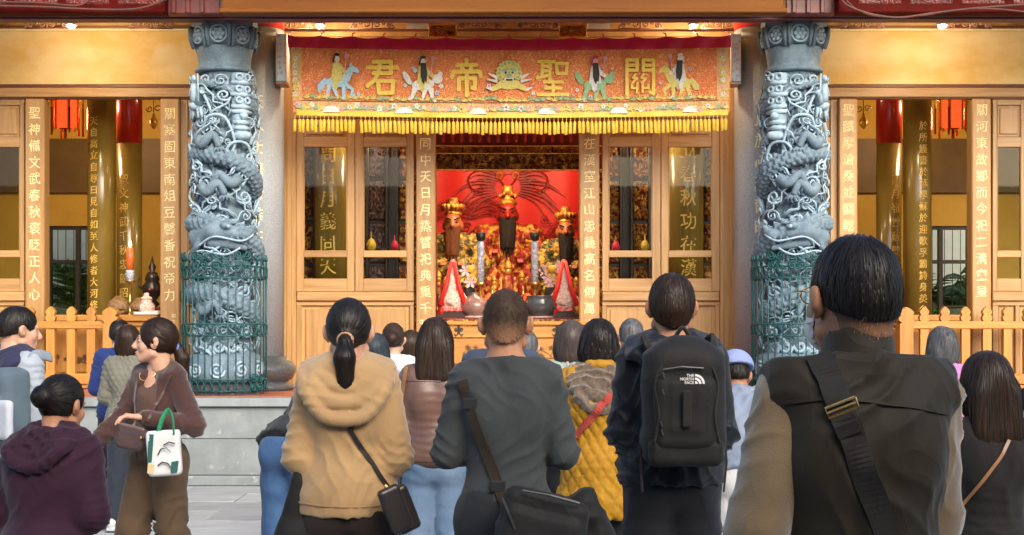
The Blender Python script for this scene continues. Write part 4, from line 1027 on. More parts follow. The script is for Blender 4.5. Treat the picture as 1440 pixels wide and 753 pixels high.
def rider(px, py, flip, mount, body, face, beard, cap, beast, s=.5):
    r = emb('embroidered_mount', px, py, BEAST if beast else HORSE, mount, ban, s, flip)
    emb('robe', px, py, BODY, body, r, s, flip, 1); emb('face', px, py, [ellp(0, .36, .055, .065)], face, r, s, flip, 2)
    if beard: emb('beard', px, py, BEARD, E_BLK, r, s, flip, 3)
    emb('headdress', px, py, HAIRP, cap, r, s, flip, 3)
    emb('banner_pole', px, py, [limb(.16, .08, .2, .42, .012, .012), ellp(.21, .42, .05, .05)], E_PNK, r, s, flip, 2)
rider(474, 106, 1, E_BLU, E_YEL, E_WHT, False, E_BLK, False)
rider(595, 108, 1, E_WHT, E_YEL, E_WHT, True, E_BLK, True)
rider(837, 108, 1, E_GRN, E_WHT, E_PNK, True, E_CRM, True)
rider(956, 106, -1, E_YEL, E_WHT, E_WHT, True, E_WHT, False)
f = emb('beast_face', 716, 106, [ellp(0, .14, .27, .25), ellp(0, -.18, .34, .16), limb(-.22, -.2, -.52, -.34, .09, .06), limb(.22, -.2, .52, -.34, .09, .06)] + [ellp(math.cos(a) * .3, .16 + math.sin(a) * .28, .085, .085) for a in np.linspace(-.5, PI + .5, 11)], E_YEL, ban, .36)
emb('mane_curl', 716, 106, [ellp(math.cos(a) * .30, .16 + math.sin(a) * .28, .04, .04) for a in np.linspace(-.5, PI + .5, 11)], E_GRN, f, .36, 1, 1)['kind'] = 'stuff'
for sx in (-1, 1):
    emb('brow', 716, 106, [ellp(sx * .12, .24, .11, .035, sx * -.35)], E_GRN, f, .36, 1, 1); emb('eye', 716, 106, [ellp(sx * .11, .16, .065, .05)], E_WHT, f, .36, 1, 1); emb('pupil', 716, 106, [ellp(sx * .10, .155, .034, .036)], E_BLK, f, .36, 1, 3)
    emb('claw', 716, 106, [limb(sx * .5, -.33, sx * .68, -.28, .05, .015)], E_WHT, f, .36, 1, 1); emb('fang', 716, 106, [limb(sx * .12, -.02, sx * .12, -.1, .03, .008)], E_WHT, f, .36, 1, 3); emb('flame', 716, 106, [limb(sx * .34, .0, sx * .62, .14, .06, .01), limb(sx * .34, -.1, sx * .66, -.04, .05, .01)], E_WHT, f, .36, 1, 1)
emb('nose', 716, 106, [ellp(0, .075, .085, .045), ellp(0, .12, .04, .06)], E_GRN, f, .36, 1, 2); emb('mouth', 716, 106, [ellp(0, -.035, .18, .05)], E_BLK, f, .36, 1, 2); emb('teeth', 716, 106, [ellp(0, -.015, .14, .018)], E_WHT, f, .36, 1, 3)
random.seed(9)
def flower(px, py, s, mp, mc, n=5):
    o = emb('embroidered_flower', px, py, [ellp(math.cos(a) * .5, math.sin(a) * .5, .42, .3, a, 8) for a in np.arange(n) * 2 * PI / n + random.random()], mp, ban, s)
    emb('flower_centre', px, py, [ellp(0, 0, .28, .28, 0, 8)], mc, o, s, 1, 1)
def sprig(px, py, s, m):
    emb('embroidered_leaf', px, py, [limb(0, 0, math.cos(a) * random.uniform(.6, 1.1), math.sin(a) * random.uniform(.6, 1.1), .14, .05) for a in (.3, 1.1, 1.7, 2.4, 2.9)], m, ban, s)
px = 432
while px < 1005:
    near = min(abs(px - c) for c in (537, 656, 777, 900, 716))
    if near > 27:
        for py in (96, 120, 133):
            if random.random() < .45: flower(px + random.uniform(-5, 5), py + random.uniform(-6, 6), random.uniform(.018, .032), random.choice((E_WHT, E_PNK, E_WHT, E_BLU)), random.choice((E_YEL, E_CRM)))
    sprig(px, 139 - random.uniform(0, 3), .055, random.choice((E_YEL, E_GRN, E_YEL)))
    px += 8.5
px = 418
while px < 1020:
    flower(px, 149 + random.uniform(-3, 3), random.uniform(.026, .045), random.choice((E_PNK, E_YEL, E_WHT, E_PNK)), random.choice((E_CRM, E_GRN, E_YEL)))
    sprig(px + 5, 152, .06, random.choice((E_GRN, E_YEL))); px += 10.5
for px in (466, 568, 672, 769, 870, 972): emb('white_cloud', px, 157, [[(-.5, 0), (.5, 0), (.42, .2), (.2, .34), (-.2, .34), (-.42, .2)]], E_WHT, ban, .19, 1, 2)
for px, lo_, hi_ in ((415, 72, 140), (1017, 72, 140)):
    py = lo_
    while py < hi_: flower(px, py, .03, random.choice((E_PNK, E_YEL, E_WHT)), E_GRN); sprig(px, py + 5, .05, E_YEL); py += 10

# ------------------------------------------------------------------ hall interior: gilded shafts, screens, lanterns
M_OLIVEG = mat('old_gold_lacquer', (.27, .18, .035), (.20, .13, .022), rough=.22, nscale=3, stretch=(1, 1, .3), detail=6, bump=.12, bscale=30, coat=.4, rvar=.1)
M_TXTG = mat('raised_gilt_letter', (.95, .66, .16), (.85, .52, .1), rough=.4, metal=.1, nscale=40)
def gilded_shaft(pxc, hw, Y, lab, txt, phi, y0, step, size, redtop=None):
    cx = XP(pxc, Y); r = hw / FPX * Y
    t = thing('gilded_shaft', lab, 'column', (cx, Y, PZ), 'gilded shafts inside the hall')
    zr = ZP(redtop, Y) if redtop else 5.0
    MB().lathe([(r, PZ + .2), (r, zr)], 36, cx, Y).build('shaft', M_OLIVEG, t, True)
    MB().lathe([(r * 1.3, PZ), (r * 1.35, PZ + .12), (r * 1.1, PZ + .198)], 30, cx, Y).build('shaft_foot', M_BLACKST, t, True)
    if redtop: MB().lathe([(r + .002, zr + .001), (r + .004, 5.0)], 36, cx, Y).build('red_band', M_RED, t, True)
    for i, ch in enumerate(txt): cyl_character(ch, cx, Y, r + .0015, phi, ZP(y0 + i * step, Y - r), size * 1.08, .006, M_TXTG, t, .004, .95, .06)
gilded_shaft(143, 19.5, 17.0, 'thick gilded shaft with a full column of letters in the candle bay', '天自高立自尊曰見自如至人修者大河修道', -.3, 170, 16.2, .105)
gilded_shaft(182, 17.5, 17.6, 'gilded shaft with a red upper band behind the burning candle', '聖文神武千秋忠義昭', -.2, 252, 20, .12, 203)
gilded_shaft(1290, 19.5, 17.0, 'thick gilded shaft with dense letters beside the window above the pink jacket', '於所護書於華學蘇於迎歌孚霸詩身美名', .15, 177, 16.2, .105)
gilded_shaft(1250, 17.5, 17.6, 'gilded shaft with a red upper band above the man in the olive vest', '關月嶺雲蔭聖跡', .3, 253, 20, .12, 203)
gilded_shaft(466, 23, 17.0, 'gilded shaft with large letters seen through the leaf behind the ponytail woman', '問日月義同天', -.1, 217, 31.5, .2)
gilded_shaft(964, 25, 17.0, 'gilded shaft with large letters seen through the leaf above the black backpack', '立春秋功在漢', .05, 212, 33, .2)
M_CARV = mat('red_gold_carving', (.62, .33, .06), (.16, .018, .012), rough=.4, metal=.35, nscale=16, lo=.42, hi=.56, bump=.5, bscale=50, bdist=.02)
M_DWOOD = mat('dark_hall_timber', (.05, .022, .015), (.03, .014, .01), rough=.35, nscale=8, coat=.3)
M_PURP = mat('dusky_panel', (.11, .07, .07), (.16, .09, .08), rough=.4, nscale=20)
for k, (a, b_) in enumerate([(414, 600), (830, 1018)]):
    t = thing('carved_screen', 'red and gold carved screen seen through the glazed leaves ' + ('behind the ponytail woman' if k == 0 else 'behind the black backpack'), 'screen', (XP((a + b_) / 2, 17.45), 17.45, PZ), 'carved screens beside the altar')
    mid = (a + b_) / 2; Y = 17.45
    segs = [(a, a + 26), (a + 60, a + 100), (a + 104, a + 128), (a + 146, a + 186)] if k == 0 else [(a, a + 42), (a + 60, a + 82), (a + 86, a + 120), (a + 160, a + 188)]
    for i, (c, d) in enumerate(segs):
        for j in range(5):
            z0, z1 = ZP(430 - j * 60, Y), ZP(430 - j * 60 - 55, Y)
            heightfield('carved_panel', XP(d, Y) - XP(c, Y), z1 - z0, 26, 34, swirl(100 + k * 40 + i * 7 + j, 3.2, 5), .045, M_CARV if i != 2 else M_PURP, t, (XP((c + d) / 2, Y), Y, (z0 + z1) / 2))
    pbox('screen_back', a - 6, b_ + 6, 60, 545, Y + .03, .05, M_DWOOD, t)
    for px in [s[0] - 1.5 for s in segs] + [s[1] + 1.5 for s in segs]: pbox('screen_post', px - 2, px + 2, 100, 540, Y - .07, .09, M_DWOOD, t, .006)
    # small hanging things in front of the screen
    for (px, py, r, mm, nm, lb) in ([(522, 344, 7, M_YEL, 'incense_bundle', 'bundle of yellow paper hanging behind the leaf by the altar post'), (555, 345, 5.5, M_CRIM, 'red_sachet', 'small red tasselled sachet hanging behind the leaf beside the yellow bundle')] if k == 0 else [(907, 345, 6, M_YEL, 'incense_bundle', 'bundle of yellow paper hanging behind the leaf above the backpack wearer'), (866, 347, 6, M_CRIM, 'red_sachet', 'small red tasselled sachet hanging behind the leaf nearest the mustard coat post')]):
        s_ = 17.2 / FPX; c = PT(px, py, 17.2)
        o = MB().lathe([(.004, c.z + r * s_ * 2.6), (.006, c.z + r * s_ * 1.3), (r * s_ * .6, c.z + r * s_ * .9), (r * s_, c.z), (r * s_ * .85, c.z - r * s_), (.01, c.z - r * s_ * 1.3), (.012, c.z - r * s_ * 2.4)][::-1], 12, c.x, c.y).build(nm, mm, None, True)
        tag(o, lb, 'ornament')
M_LANT = mat('lit_lantern_silk', (.8, .04, .01), (.9, .15, .02), rough=.6, nscale=18, emit=(1, .05, .01), estr=1.0)
M_LANTG = mat('lantern_gilding', (.8, .45, .08), (.5, .2, .03), rough=.35, metal=.5, nscale=30)
def lantern(px, lab, s=1.0):
    Y = 17.35; c = PT(px, 165, Y)
    t = thing('red_lantern', lab, 'lantern', (c.x, Y, ZP(195, Y)), 'lanterns in the hall bays')
    MB().lathe([(.10, c.z - .14), (.135, c.z - .12), (.135, c.z + .2), (.10, c.z + .22)], 6, c.x, Y).build('silk_body', M_LANT, t)
    for i in range(6):
        a = i * PI / 3; x, y = c.x + math.cos(a) * .15, Y + math.sin(a) * .15
        MB().tube([(x, y, c.z - .16), (x, y, c.z + .24)], .014, 6).build('frame_post', M_LANTG, t, True)
        x, y = c.x + math.cos(a) * .215, Y + math.sin(a) * .215
        MB().tube([(c.x + math.cos(a) * .15, Y + math.sin(a) * .15, c.z + .2), (x, y, c.z + .22), (x, y, c.z + .1)], .011, 5).build('hook_arm', M_LANTG, t, True)
        MB().box(x - .012, x + .012, y - .006, y + .006, c.z - .24 + .03 * (i % 2), c.z + .1, .003).build('red_streamer', M_RED, t)
    MB().tube([(c.x, Y, c.z + .22), (c.x, Y, 5.0)], .006, 5).build('hanging_cord', M_BLACK, t)
    MB().lathe([(.004, c.z - .27), (.02, c.z - .25), (.016, c.z - .15), (.09, c.z - .14)], 8, c.x, Y).build('tassel', M_RED, t, True)
    l = bpy.data.lights.new('lantern_glow', 'POINT'); l.energy = 32; l.color = (1, .72, .38); l.shadow_soft_size = .12
    lo = bpy.data.objects.new('lantern_glow', l); C.objects.link(lo); lo.parent = t; lo.location = (0, .35, .35)
lantern(92, 'red silk lantern with streamers hanging in the bay with the burning candle')
lantern(1340, 'red silk lantern with streamers hanging in the bay above the pink jacket')
for k, px in enumerate((216, 1214)):
    Y = 17.3; c = PT(px, 168, Y); t = thing('hanging_lamp', 'small dark brass hanging lamp beside the red banded shaft ' + ('behind the candle' if k == 0 else 'above the olive vest'), 'lamp', (c.x, Y, c.z - .1), 'small brass lamps in the hall')
    MB().lathe([(.01, c.z - .12), (.045, c.z - .07), (.05, c.z - .02), (.02, c.z + .03), (.012, c.z + .07)], 10, c.x, Y).build('lamp_bowl', M_LANTG, t, True)
    for s in (-1, 1): MB().tube([(c.x + s * x, Y, c.z + .1 + z) for x, z in spiral(.05, .03, .045, 1.2, s, 0)], .008, 5).build('scroll_arm', M_BRASS, t, True)
    MB().tube([(c.x, Y, c.z + .06), (c.x, Y, 5.0)], .006, 5).build('hanging_chain', M_BLACK, t)

# ------------------------------------------------------------------ the altar
AX = XP(714, 18)
M_REDCL = mat('bright_red_silk', (.82, .012, .006), (.7, .008, .004), rough=.5, nscale=2, sheen=.2)
M_DKRED = mat('deep_red_embroidery', (.30, .006, .008), (.24, .02, .01), rough=.5)
M_ORNG = mat('orange_thread', (.85, .22, .02), (.75, .12, .01), rough=.5)
Y = 19.2
bd = thing('altar_backdrop', 'bright red silk backdrop embroidered with a dragon behind the altar statues', 'backdrop', (AX, Y, ZP(430, Y)))
V = []; nx = 60
m = MB(); pts = []
for j in range(2):
    for i in range(nx):
        x = AX - 1.75 + 3.5 * i / (nx - 1); pts.append((x, Y + .02 * math.sin(i * .55), 1.0 + j * 3.0))
m.add(pts + [(x, y + .01, z) for x, y, z in pts], [(i, i + 1, nx + i + 1, nx + i) for i in range(nx - 1)] + [(2 * nx + nx + i, 2 * nx + nx + i + 1, 2 * nx + i + 1, 2 * nx + i) for i in range(nx - 1)])
m.build('silk_cloth', M_REDCL, bd, True)
hd = PT(714, 258, Y - .04)
for i in range(44):      # mane lines fanned round the embroidered head
    s = -1 if i % 2 else 1; k = i // 2; a = R(165 - k * 9.5); L_ = .62 + .1 * math.sin(k * 1.7)
    p = [Vector((hd.x + s * abs(math.cos(a) * .22 - .05) + s * t * L_ * abs(math.cos(a * .55 + .2)) + s * .05 * math.sin(t * 5), Y - .045, hd.z + math.sin(a) * .18 - .05 + t * L_ * math.sin(a) * .6 - .28 * t * t)) for t in np.linspace(0, 1, 8)]
    MB().tube(p, [.010] * 6 + [.006, .002], 4).build('mane_line', M_DKRED, bd)
for s in (-1, 1):
    c = PT(714 + s * 11.5, 247, Y - .05); MB().tube([c + Vector((math.cos(a) * .04, 0, math.sin(a) * .04)) for a in np.linspace(0, 2 * PI, 15)], .011, 5, False).build('embroidered_eye', M_ORNG, bd)
    p = [PT(714 + s * x, y_, Y - .05) for x, y_ in ((4, 262), (22, 240), (40, 238), (55, 250), (50, 266), (34, 270))]; MB().tube(smooth_path(p), .012, 5).build('embroidered_brow', M_DKRED, bd)
for (pa, w_) in (([(612, 300), (635, 292), (662, 297), (690, 290), (706, 300)], 13), ([(735, 330), (760, 345), (785, 320), (815, 310)], 12)):
    p = smooth_path([PT(a, b_, Y - .045) for a, b_ in pa], 8); m = MB()
    for i in range(0, len(p) - 1):
        for r in range(-2, 3):
            c = p[i] + Vector((.02 * (r % 2), 0, r * .048)); m.tube([c + Vector((-.03, 0, .022)), c + Vector((.012, 0, 0)), c + Vector((-.03, 0, -.022))], .006, 4)
    m.build('embroidered_scales', M_DKRED, bd)['kind'] = 'stuff'
for i in range(14):
    px, py = random.choice([(random.uniform(618, 690), random.uniform(300, 400)), (random.uniform(740, 812), random.uniform(300, 400))]); c = PT(px, py, Y - .045)
    MB().tube([(c.x + x, c.y, c.z + z) for x, z in spiral(0, 0, random.uniform(.05, .1), 1.5, random.choice((-1, 1)), i)], .008, 4).build('embroidered_cloud', random.choice((M_DKRED, M_ORNG)), bd)

# carved lintel above the altar opening
YA = 16.75
t = thing('altar_lintel', 'red and gold carved lintel with pendants over the altar opening below the fringe', 'lintel', (AX, YA, ZP(240, YA)))
pbox('lintel_back', 575, 855, 150, 238, YA + .06, .06, M_DRED, t)
for j, (y0, y1) in enumerate(((206, 215), (216.5, 238.5))):
    for i in range(4):
        a = 588 + i * 63.5; heightfield('gilded_panel', XP(a + 61, YA) - XP(a, YA), ZP(y0, YA) - ZP(y1, YA), 60, 18 + j * 10, swirl(200 + i + 9 * j, 9, 2.2 + j), .05, M_CARV if j else M_DGOLD, t, (XP(a + 30.5, YA), YA + .03, ZP((y0 + y1) / 2, YA)))
for y_ in (205.5, 216, 239): pbox('gilt_moulding', 586, 846, y_ - .7, y_ + .7, YA - .03, .05, M_GOLD, t, .003)
pend = MB().lathe([(.012, -.16), (.03, -.13), (.02, -.09), (.045, -.05), (.03, -.02), (.05, 0)], 8).mesh('pendant')
for i in range(19): link('pendant', pend, M_DRED if i % 3 else M_RED, t, (XP(598 + i * 12.8, YA - .06), YA - .06, ZP(183, YA)), smooth=True)
for k, px in enumerate((600, 828)):
    t = thing('altar_side_post', 'gilded carved post framing the altar on the side of ' + ('the brown bearded statue' if k == 0 else 'the black bearded side statue'), 'post', (XP(px, 17.3), 17.3, PZ), 'carved posts framing the altar')
    pbox('post', px - 14, px + 14, 180, 545, 17.3, .12, M_DRED, t)
    for j in range(4): heightfield('gilded_panel', XP(px + 11, 17.3) - XP(px - 11, 17.3), .42, 20, 36, swirl(240 + j + k * 6, 2.5, 4.5), .05, M_CARV, t, (XP(px, 17.3), 17.29, 1.7 + j * .5))

# stepped altar
M_ALTAR = mat('red_gold_altar_front', (.45, .05, .015), (.62, .33, .06), rough=.4, metal=.2, nscale=12, lo=.45, hi=.55)
t = thing('stepped_altar', 'red and gold stepped altar carrying the statues, vases and candlesticks', 'altar', (AX, 18, PZ))
AZ = [ZP(447, 16.95), ZP(430, 17.5), ZP(425, 18.0)]
box('lower_step', AX - .98, AX + .98, 16.75, 17.29, PZ, AZ[0], M_DRED, t); box('middle_step', AX - 1.3, AX + 1.3, 17.44, 17.9, PZ, AZ[1], M_ALTAR, t); box('upper_step', AX - 1.4, AX + 1.4, 17.902, 19.0, PZ, AZ[2], M_ALTAR, t)
heightfield('carved_front', 1.9, .3, 120, 24, swirl(300, 14, 2), .03, M_CARV, t, (AX, 16.74, AZ[0] - .17)); heightfield('carved_front', 2.3, .2, 120, 20, swirl(301, 16, 2), .03, M_CARV, t, (AX, 17.43, AZ[1] - .12))

M_ROBE = mat('gilded_green_robe', (.66, .36, .06), (.07, .075, .03), rough=.4, metal=.45, nscale=13, lo=.42, hi=.54, bump=.6, bscale=45, bdist=.02)
M_ROBER = mat('gilded_red_robe', (.66, .33, .05), (.30, .018, .010), rough=.4, metal=.4, nscale=12, lo=.40, hi=.52, bump=.6, bscale=45, bdist=.02)
M_RFACE = mat('red_painted_face', (.42, .03, .018), (.34, .02, .012), rough=.4)
M_BFACE = mat('ruddy_painted_face', (.50, .16, .06), (.42, .11, .04), rough=.4)
M_BEARD = mat('black_beard_hair', (.010, .007, .006), (.022, .015, .012), rough=.55, nscale=60, stretch=(1, 1, .05), bump=.5, bscale=120, bstretch=(1, 1, .04), spec=.12)
M_BBEARD = mat('brown_beard_hair', (.16, .05, .018), (.09, .03, .012), rough=.55, nscale=60, stretch=(1, 1, .05), bump=.5, bscale=120, bstretch=(1, 1, .04), spec=.12)
def statue(px, Y, zt, zb, lab, robe, face, beard, seated, hat):
    """zt, zb photo rows of the crown top and the base"""
    x = XP(px, Y); z0, z1 = ZP(zb, Y), ZP(zt, Y); s = (z1 - z0) / 1.42
    t = thing('temple_statue', lab, 'statue', (x, Y, z0)); S = lambda v: tuple(np.array(v) * s)
    def put(nm, g, m, relief=0.):
        V, F = g.surface()
        if relief:
            N = vnormals(V, F); q = V / s; n = noise3(q * 14, 3); n2 = noise3(q * 26, 5); V = V + N * (np.clip(np.sin((n * 2 + n2) * 4), -.2, 1) * relief * s)[:, None]
        return link(nm, np_mesh(nm, V, F), m, t, (0, 0, 0), local=True)
    g = SDF(S((-.62, -.62, -.04)), S((.62, .4, 1.02)), .02 * s)
    if seated:
        g.cone(S((0, .02, .05)), S((0, .02, .8)), .40 * s, .24 * s, .08 * s); g.cone(S((-.3, .0, .86)), S((.3, .0, .86)), .12 * s, .12 * s, .1 * s)
        for d in (-1, 1):
            g.cone(S((d * .33, 0, .84)), S((d * .46, -.1, .5)), .13 * s, .15 * s, .06 * s); g.cone(S((d * .46, -.1, .5)), S((d * .2, -.36, .55)), .15 * s, .11 * s, .06 * s)
            g.ell(S((d * .24, -.3, .3)), S((.19, .2, .17)), .06 * s); g.cone(S((d * .24, -.36, .28)), S((d * .22, -.38, .02)), .17 * s, .2 * s, .06 * s)
            for k in range(3): g.cone(S((d * (.05 + .12 * k), -.45, .3)), S((d * (.04 + .14 * k), -.52, 0)), .03 * s, .035 * s, .02 * s)
    else:
        g.cone(S((0, 0, .02)), S((0, 0, .8)), .33 * s, .2 * s, .08 * s); g.cone(S((-.22, .0, .88)), S((.22, .0, .88)), .11 * s, .11 * s, .1 * s)
        for d in (-1, 1):
            g.cone(S((d * .28, 0, .86)), S((d * .40, -.08, .55)), .11 * s, .13 * s, .05 * s); g.cone(S((d * .4, -.08, .55)), S((d * .16, -.3, .52)), .13 * s, .12 * s, .05 * s); g.cone(S((d * .38, -.12, .5)), S((d * .36, -.1, .1)), .1 * s, .06 * s, .05 * s)
    put('robe', g, robe, .018)
    g = SDF(S((-.3, -.32, .9)), S((.3, .25, 1.36)), .011 * s)
    g.ell(S((0, -.04, 1.13)), S((.125, .135, .16)), .02); g.ell(S((0, -.06, 1.07)), S((.11, .12, .11)), .04 * s); g.cone(S((0, -.17, 1.15)), S((0, -.195, 1.09)), .02 * s, .032 * s, .02 * s)
    for d in (-1, 1): g.ell(S((d * .13, -.02, 1.1)), S((.02, .03, .06)), .01 * s); g.cone(S((d * .09, -.145, 1.185)), S((d * .02, -.16, 1.165)), .016 * s, .016 * s, .01 * s)
    put('head', g, face)
    for d in (-1, 1):
        link('eye', MB().ball((0, 0, 0), (.026 * s, .012 * s, .011 * s), 8, 6).mesh(), M_BEARD, t, S((d * .05, -.165, 1.14)), smooth=True, local=True)
        link('eyebrow', MB().tube([S((d * .02, 0, 0)), S((d * .06, 0, .02)), S((d * .1, .02, .035))], .009 * s, 5).mesh(), M_BEARD, t, S((0, -.172, 1.17)), local=True)
    g = SDF(S((-.25, -.62, .35)), S((.25, 0, 1.12)), .012 * s)
    for k in range(11):
        d = (k - 5) / 5; g.cone(S((d * .095, -.135 - .03 * (1 - d * d), 1.075 - .02 * (1 - abs(d)))), S((d * .07 + .012 * math.sin(k * 2.3), -.30 - .06 * (1 - abs(d)), .50 + .16 * abs(d) + .03 * math.sin(k * 1.9))), .021 * s, .008 * s, .006 * s); g.cone(S((d * .09, -.16 - .02 * (1 - d * d), .98)), S((d * .085 + .01 * math.sin(k * 3.1), -.27 - .05 * (1 - abs(d)), .68)), .022 * s, .014 * s, .006 * s)
    put('beard', g, beard)
    g = SDF(S((-.42, -.35, 1.1)), S((.42, .35, 1.5)), .012 * s)
    g.ell(S((0, .01, 1.27)), S((.122, .13, .055)), .02 * s); g.cone(S((0, .02, 1.3)), S((0, .03, 1.45)), .095 * s, .07 * s, .03 * s)
    if hat == 'winged':
        for k in range(5): g.ell(S((-.1 + .05 * k, -.07, 1.36 + .05 * (1 - abs(k - 2) / 2))), S((.024, .024, .03)), .008 * s)
    else:
        for k in range(7): a = (k - 3) * .4; g.ell(S((math.sin(a) * .15, -math.cos(a) * .11, 1.345 + .02 * math.cos(a))), S((.03, .03, .05)), .01 * s)
    put('crown', g, M_DGOLD, .006)
    for d in (-1, 1):     # hands gathered in front
        g = SDF(S((-.1, -.1, -.1)), S((.1, .1, .1)), .009 * s); g.ell((0, 0, 0), S((.045, .05, .04)), .01 * s)
        for k in range(4): g.cone(S((-.035 + k * .023, -.03, .02)), S((-.03 + k * .02, -.062, -.02)), .012 * s, .011 * s, .004 * s)
        g.cone(S((d * -.04, 0, .02)), S((d * -.045, -.04, .05)), .013 * s, .01 * s, .006 * s)
        V, F = g.surface(); link('hand', np_mesh('hand', V, F), face, t, S((d * .16, -.47, .62 if d < 0 else .5)) if seated else S((d * .12, -.4, .55)), local=True)
    return t
statue(714, 18.35, 270, 424, 'large seated statue with red face, long black beard and gilded robes in the altar centre', M_ROBER, M_RFACE, M_BEARD, True, 'winged')
statue(637, 17.95, 286, 428, 'bearded side statue with ruddy face, long brown beard and beaded crown', M_ROBE, M_BFACE, M_BBEARD, False, 'beaded')
statue(795, 17.95, 298, 428, 'side statue with pale ruddy face and long black beard holding its hands together', M_ROBE, M_BFACE, M_BEARD, False, 'beaded')

# altar goods on the lower step and front table
M_BLUEP = mat('blue_white_porcelain', (.30, .38, .55), (.7, .72, .75), rough=.15, nscale=40, lo=.45, hi=.55, coat=.4)
M_OFFER = mat('red_paper_flowers', (.75, .05, .04), (.85, .35, .3), rough=.6, nscale=40, lo=.45, hi=.6)
M_OFFW = mat('pale_paper_flowers', (.8, .62, .5), (.7, .25, .2), rough=.6, nscale=45, lo=.5, hi=.62)
M_PINKF = mat('pink_petal', (.8, .38, .40), (.85, .6, .58), rough=.5, nscale=20)
M_LEAFD = mat('dark_leaf', (.03, .09, .02), (.05, .13, .03), rough=.4, nscale=10)
az = AZ[0]
for k, px in enumerate((637, 793)):
    Y = 16.95; x = XP(px, Y); t = thing('offering_cone', 'red and white paper offering cone in front of ' + ('the brown bearded statue' if k == 0 else 'the black bearded side statue'), 'offering', (x, Y, az), 'paper offering cones')
    H = ZP(368, Y) - az
    MB().box(x - .19, x + .19, Y - .1, Y + .1, az, az + .07, .008).build('stand', M_DWOOD, t); MB().box(x - .17, x + .17, Y - .09, Y + .09, az + .071, az + .14, .01).build('red_base', M_OFFER, t)
    V = []; g = SDF((-.22, -.2, 0), (.22, .2, H), .014); g.cone((0, 0, .2), (0, 0, H - .06), .13, .03, .02); g.ell((0, 0, .22), (.17, .13, .1), .03)
    V, F = g.surface(); N = vnormals(V, F); V = V + N * (noise3(V * 38, 2) * .016)[:, None]; link('paper_cone', np_mesh('c', V, F), M_OFFW, t, (0, 0, 0), local=True)
    for d in (-1, 1): MB().tube([(x + d * .02, Y - .06, az + H - .02), (x + d * .075, Y - .11, az + H * .55), (x + d * .15, Y - .12, az + .15)], [.022, .03, .034], 7).build('red_ribbon', M_REDCL, t, True)
    MB().ball((x, Y, az + H - .03), (.045, .045, .06), 10, 8).build('red_tip', M_OFFER, t, True)
for k, px in enumerate((676, 752)):
    Y = 17.1; x = XP(px, Y); t = thing('candlestick', 'tall brass candlestick with blue white candle on the altar beside ' + ('the glass bowl' if k == 0 else 'the black cauldron'), 'candlestick', (x, Y, az), 'altar candlesticks')
    zt = ZP(397, Y); Hc = ZP(340, Y)
    MB().lathe([(.09, az), (.085, az + .03), (.03, az + .06), (.022, az + .12), (.045, az + .15), (.02, az + .18), (.022, zt - .07), (.05, zt - .04), (.07, zt)], 16, x, Y).build('brass_stick', M_BRASS, t, True)
    MB().lathe([(.042, zt + .001), (.042, Hc - .02), (.038, Hc)], 14, x, Y).build('candle', M_BLUEP, t, True)
    MB().lathe([(.02, Hc + .001), (.05, Hc + .02), (.06, Hc + .1), (.045, Hc + .11)], 10, x, Y).build('cap', M_BLACK, t, True)
for k, px in enumerate((660, 774)):
    Y = 17.2; x = XP(px, Y); zb = az; zt = ZP(402, Y); random.seed(70 + k)
    t = thing('flower_vase', 'dark vase of pink lilies and yellow chrysanthemums next to ' + ('the glass bowl' if k == 0 else 'the black cauldron'), 'vase', (x, Y, zb), 'altar flower vases')
    MB().lathe([(.05, zb), (.08, zb + .05), (.1, zb + .14), (.06, zb + .22), (.07, zt - .02)], 16, x, Y).build('vase_body', M_BLACK, t, True)
    for i in range(9):
        a = random.uniform(0, 6.28); r = random.uniform(.03, .14); c = Vector((x + math.cos(a) * r, Y - .05 + math.sin(a) * r * .5, zt + random.uniform(.02, .24)))
        m = MB()
        for p in range(6):
            b = p * PI / 3; d = Vector((math.cos(b), -.35, math.sin(b))); sd_ = Vector((-math.sin(b), 0, math.cos(b)))
            m.add([c, c + d * .05 + sd_ * .02, c + d * .085, c + d * .05 - sd_ * .02], [(0, 1, 2, 3)])
        m.build('lily', M_PINKF if i % 3 else M_YEL, t)
    for i in range(12):
        a = random.uniform(0, 6.28); c = Vector((x, Y, zt)); e = c + Vector((math.cos(a) * .18, math.sin(a) * .08, random.uniform(.05, .36))); sd_ = Vector((.022, 0, -.01)); mid = c.lerp(e, .6)
        MB().add([c, mid + sd_, e, mid - sd_], [(0, 1, 2, 3)]).build('leaf', M_LEAFD, t)
    MB().ball((x + .02, Y - .09, zt + .2), (.05, .04, .045), 10, 7).build('chrysanthemum', M_YEL, t, True)
# brass incense burner, glass bowl, cauldron, plates
Y = 17.0; x = XP(714, Y)
t = thing('incense_burner', 'small footed brass incense burner before the seated statue', 'incense burner', (x, Y, az))
MB().lathe([(.05, az + .06), (.12, az + .1), (.14, az + .2), (.11, az + .28), (.13, az + .31)], 18, x, Y).build('bowl', M_BRASS, t, True)
for a in (.5, 2.6, 4.7): MB().tube([(x + math.cos(a) * .08, Y + math.sin(a) * .08, az + .1), (x + math.cos(a) * .11, Y + math.sin(a) * .11, az)], [.02, .014], 6).build('foot', M_BRASS, t, True)
for d in (-1, 1): MB().tube([(x + d * .13, Y, az + .24), (x + d * .19, Y, az + .27), (x + d * .18, Y, az + .37)], .014, 6).build('handle', M_BRASS, t, True)
for i in range(5): MB().tube([(x + (i - 2) * .03, Y, az + .3), (x + (i - 2) * .036, Y, az + .52)], .004, 4).build('incense_stick', M_DKRED, t)
Y = 16.9; x = XP(668, Y)
t = thing('glass_bowl', 'round clear bowl with a plum coloured lid knob on the altar edge', 'bowl', (x, Y, az))
M_SMOKE = mat('smoky_glass', (.35, .2, .17), (.28, .15, .13), rough=.08, nscale=6, alpha=.75, coat=.5)
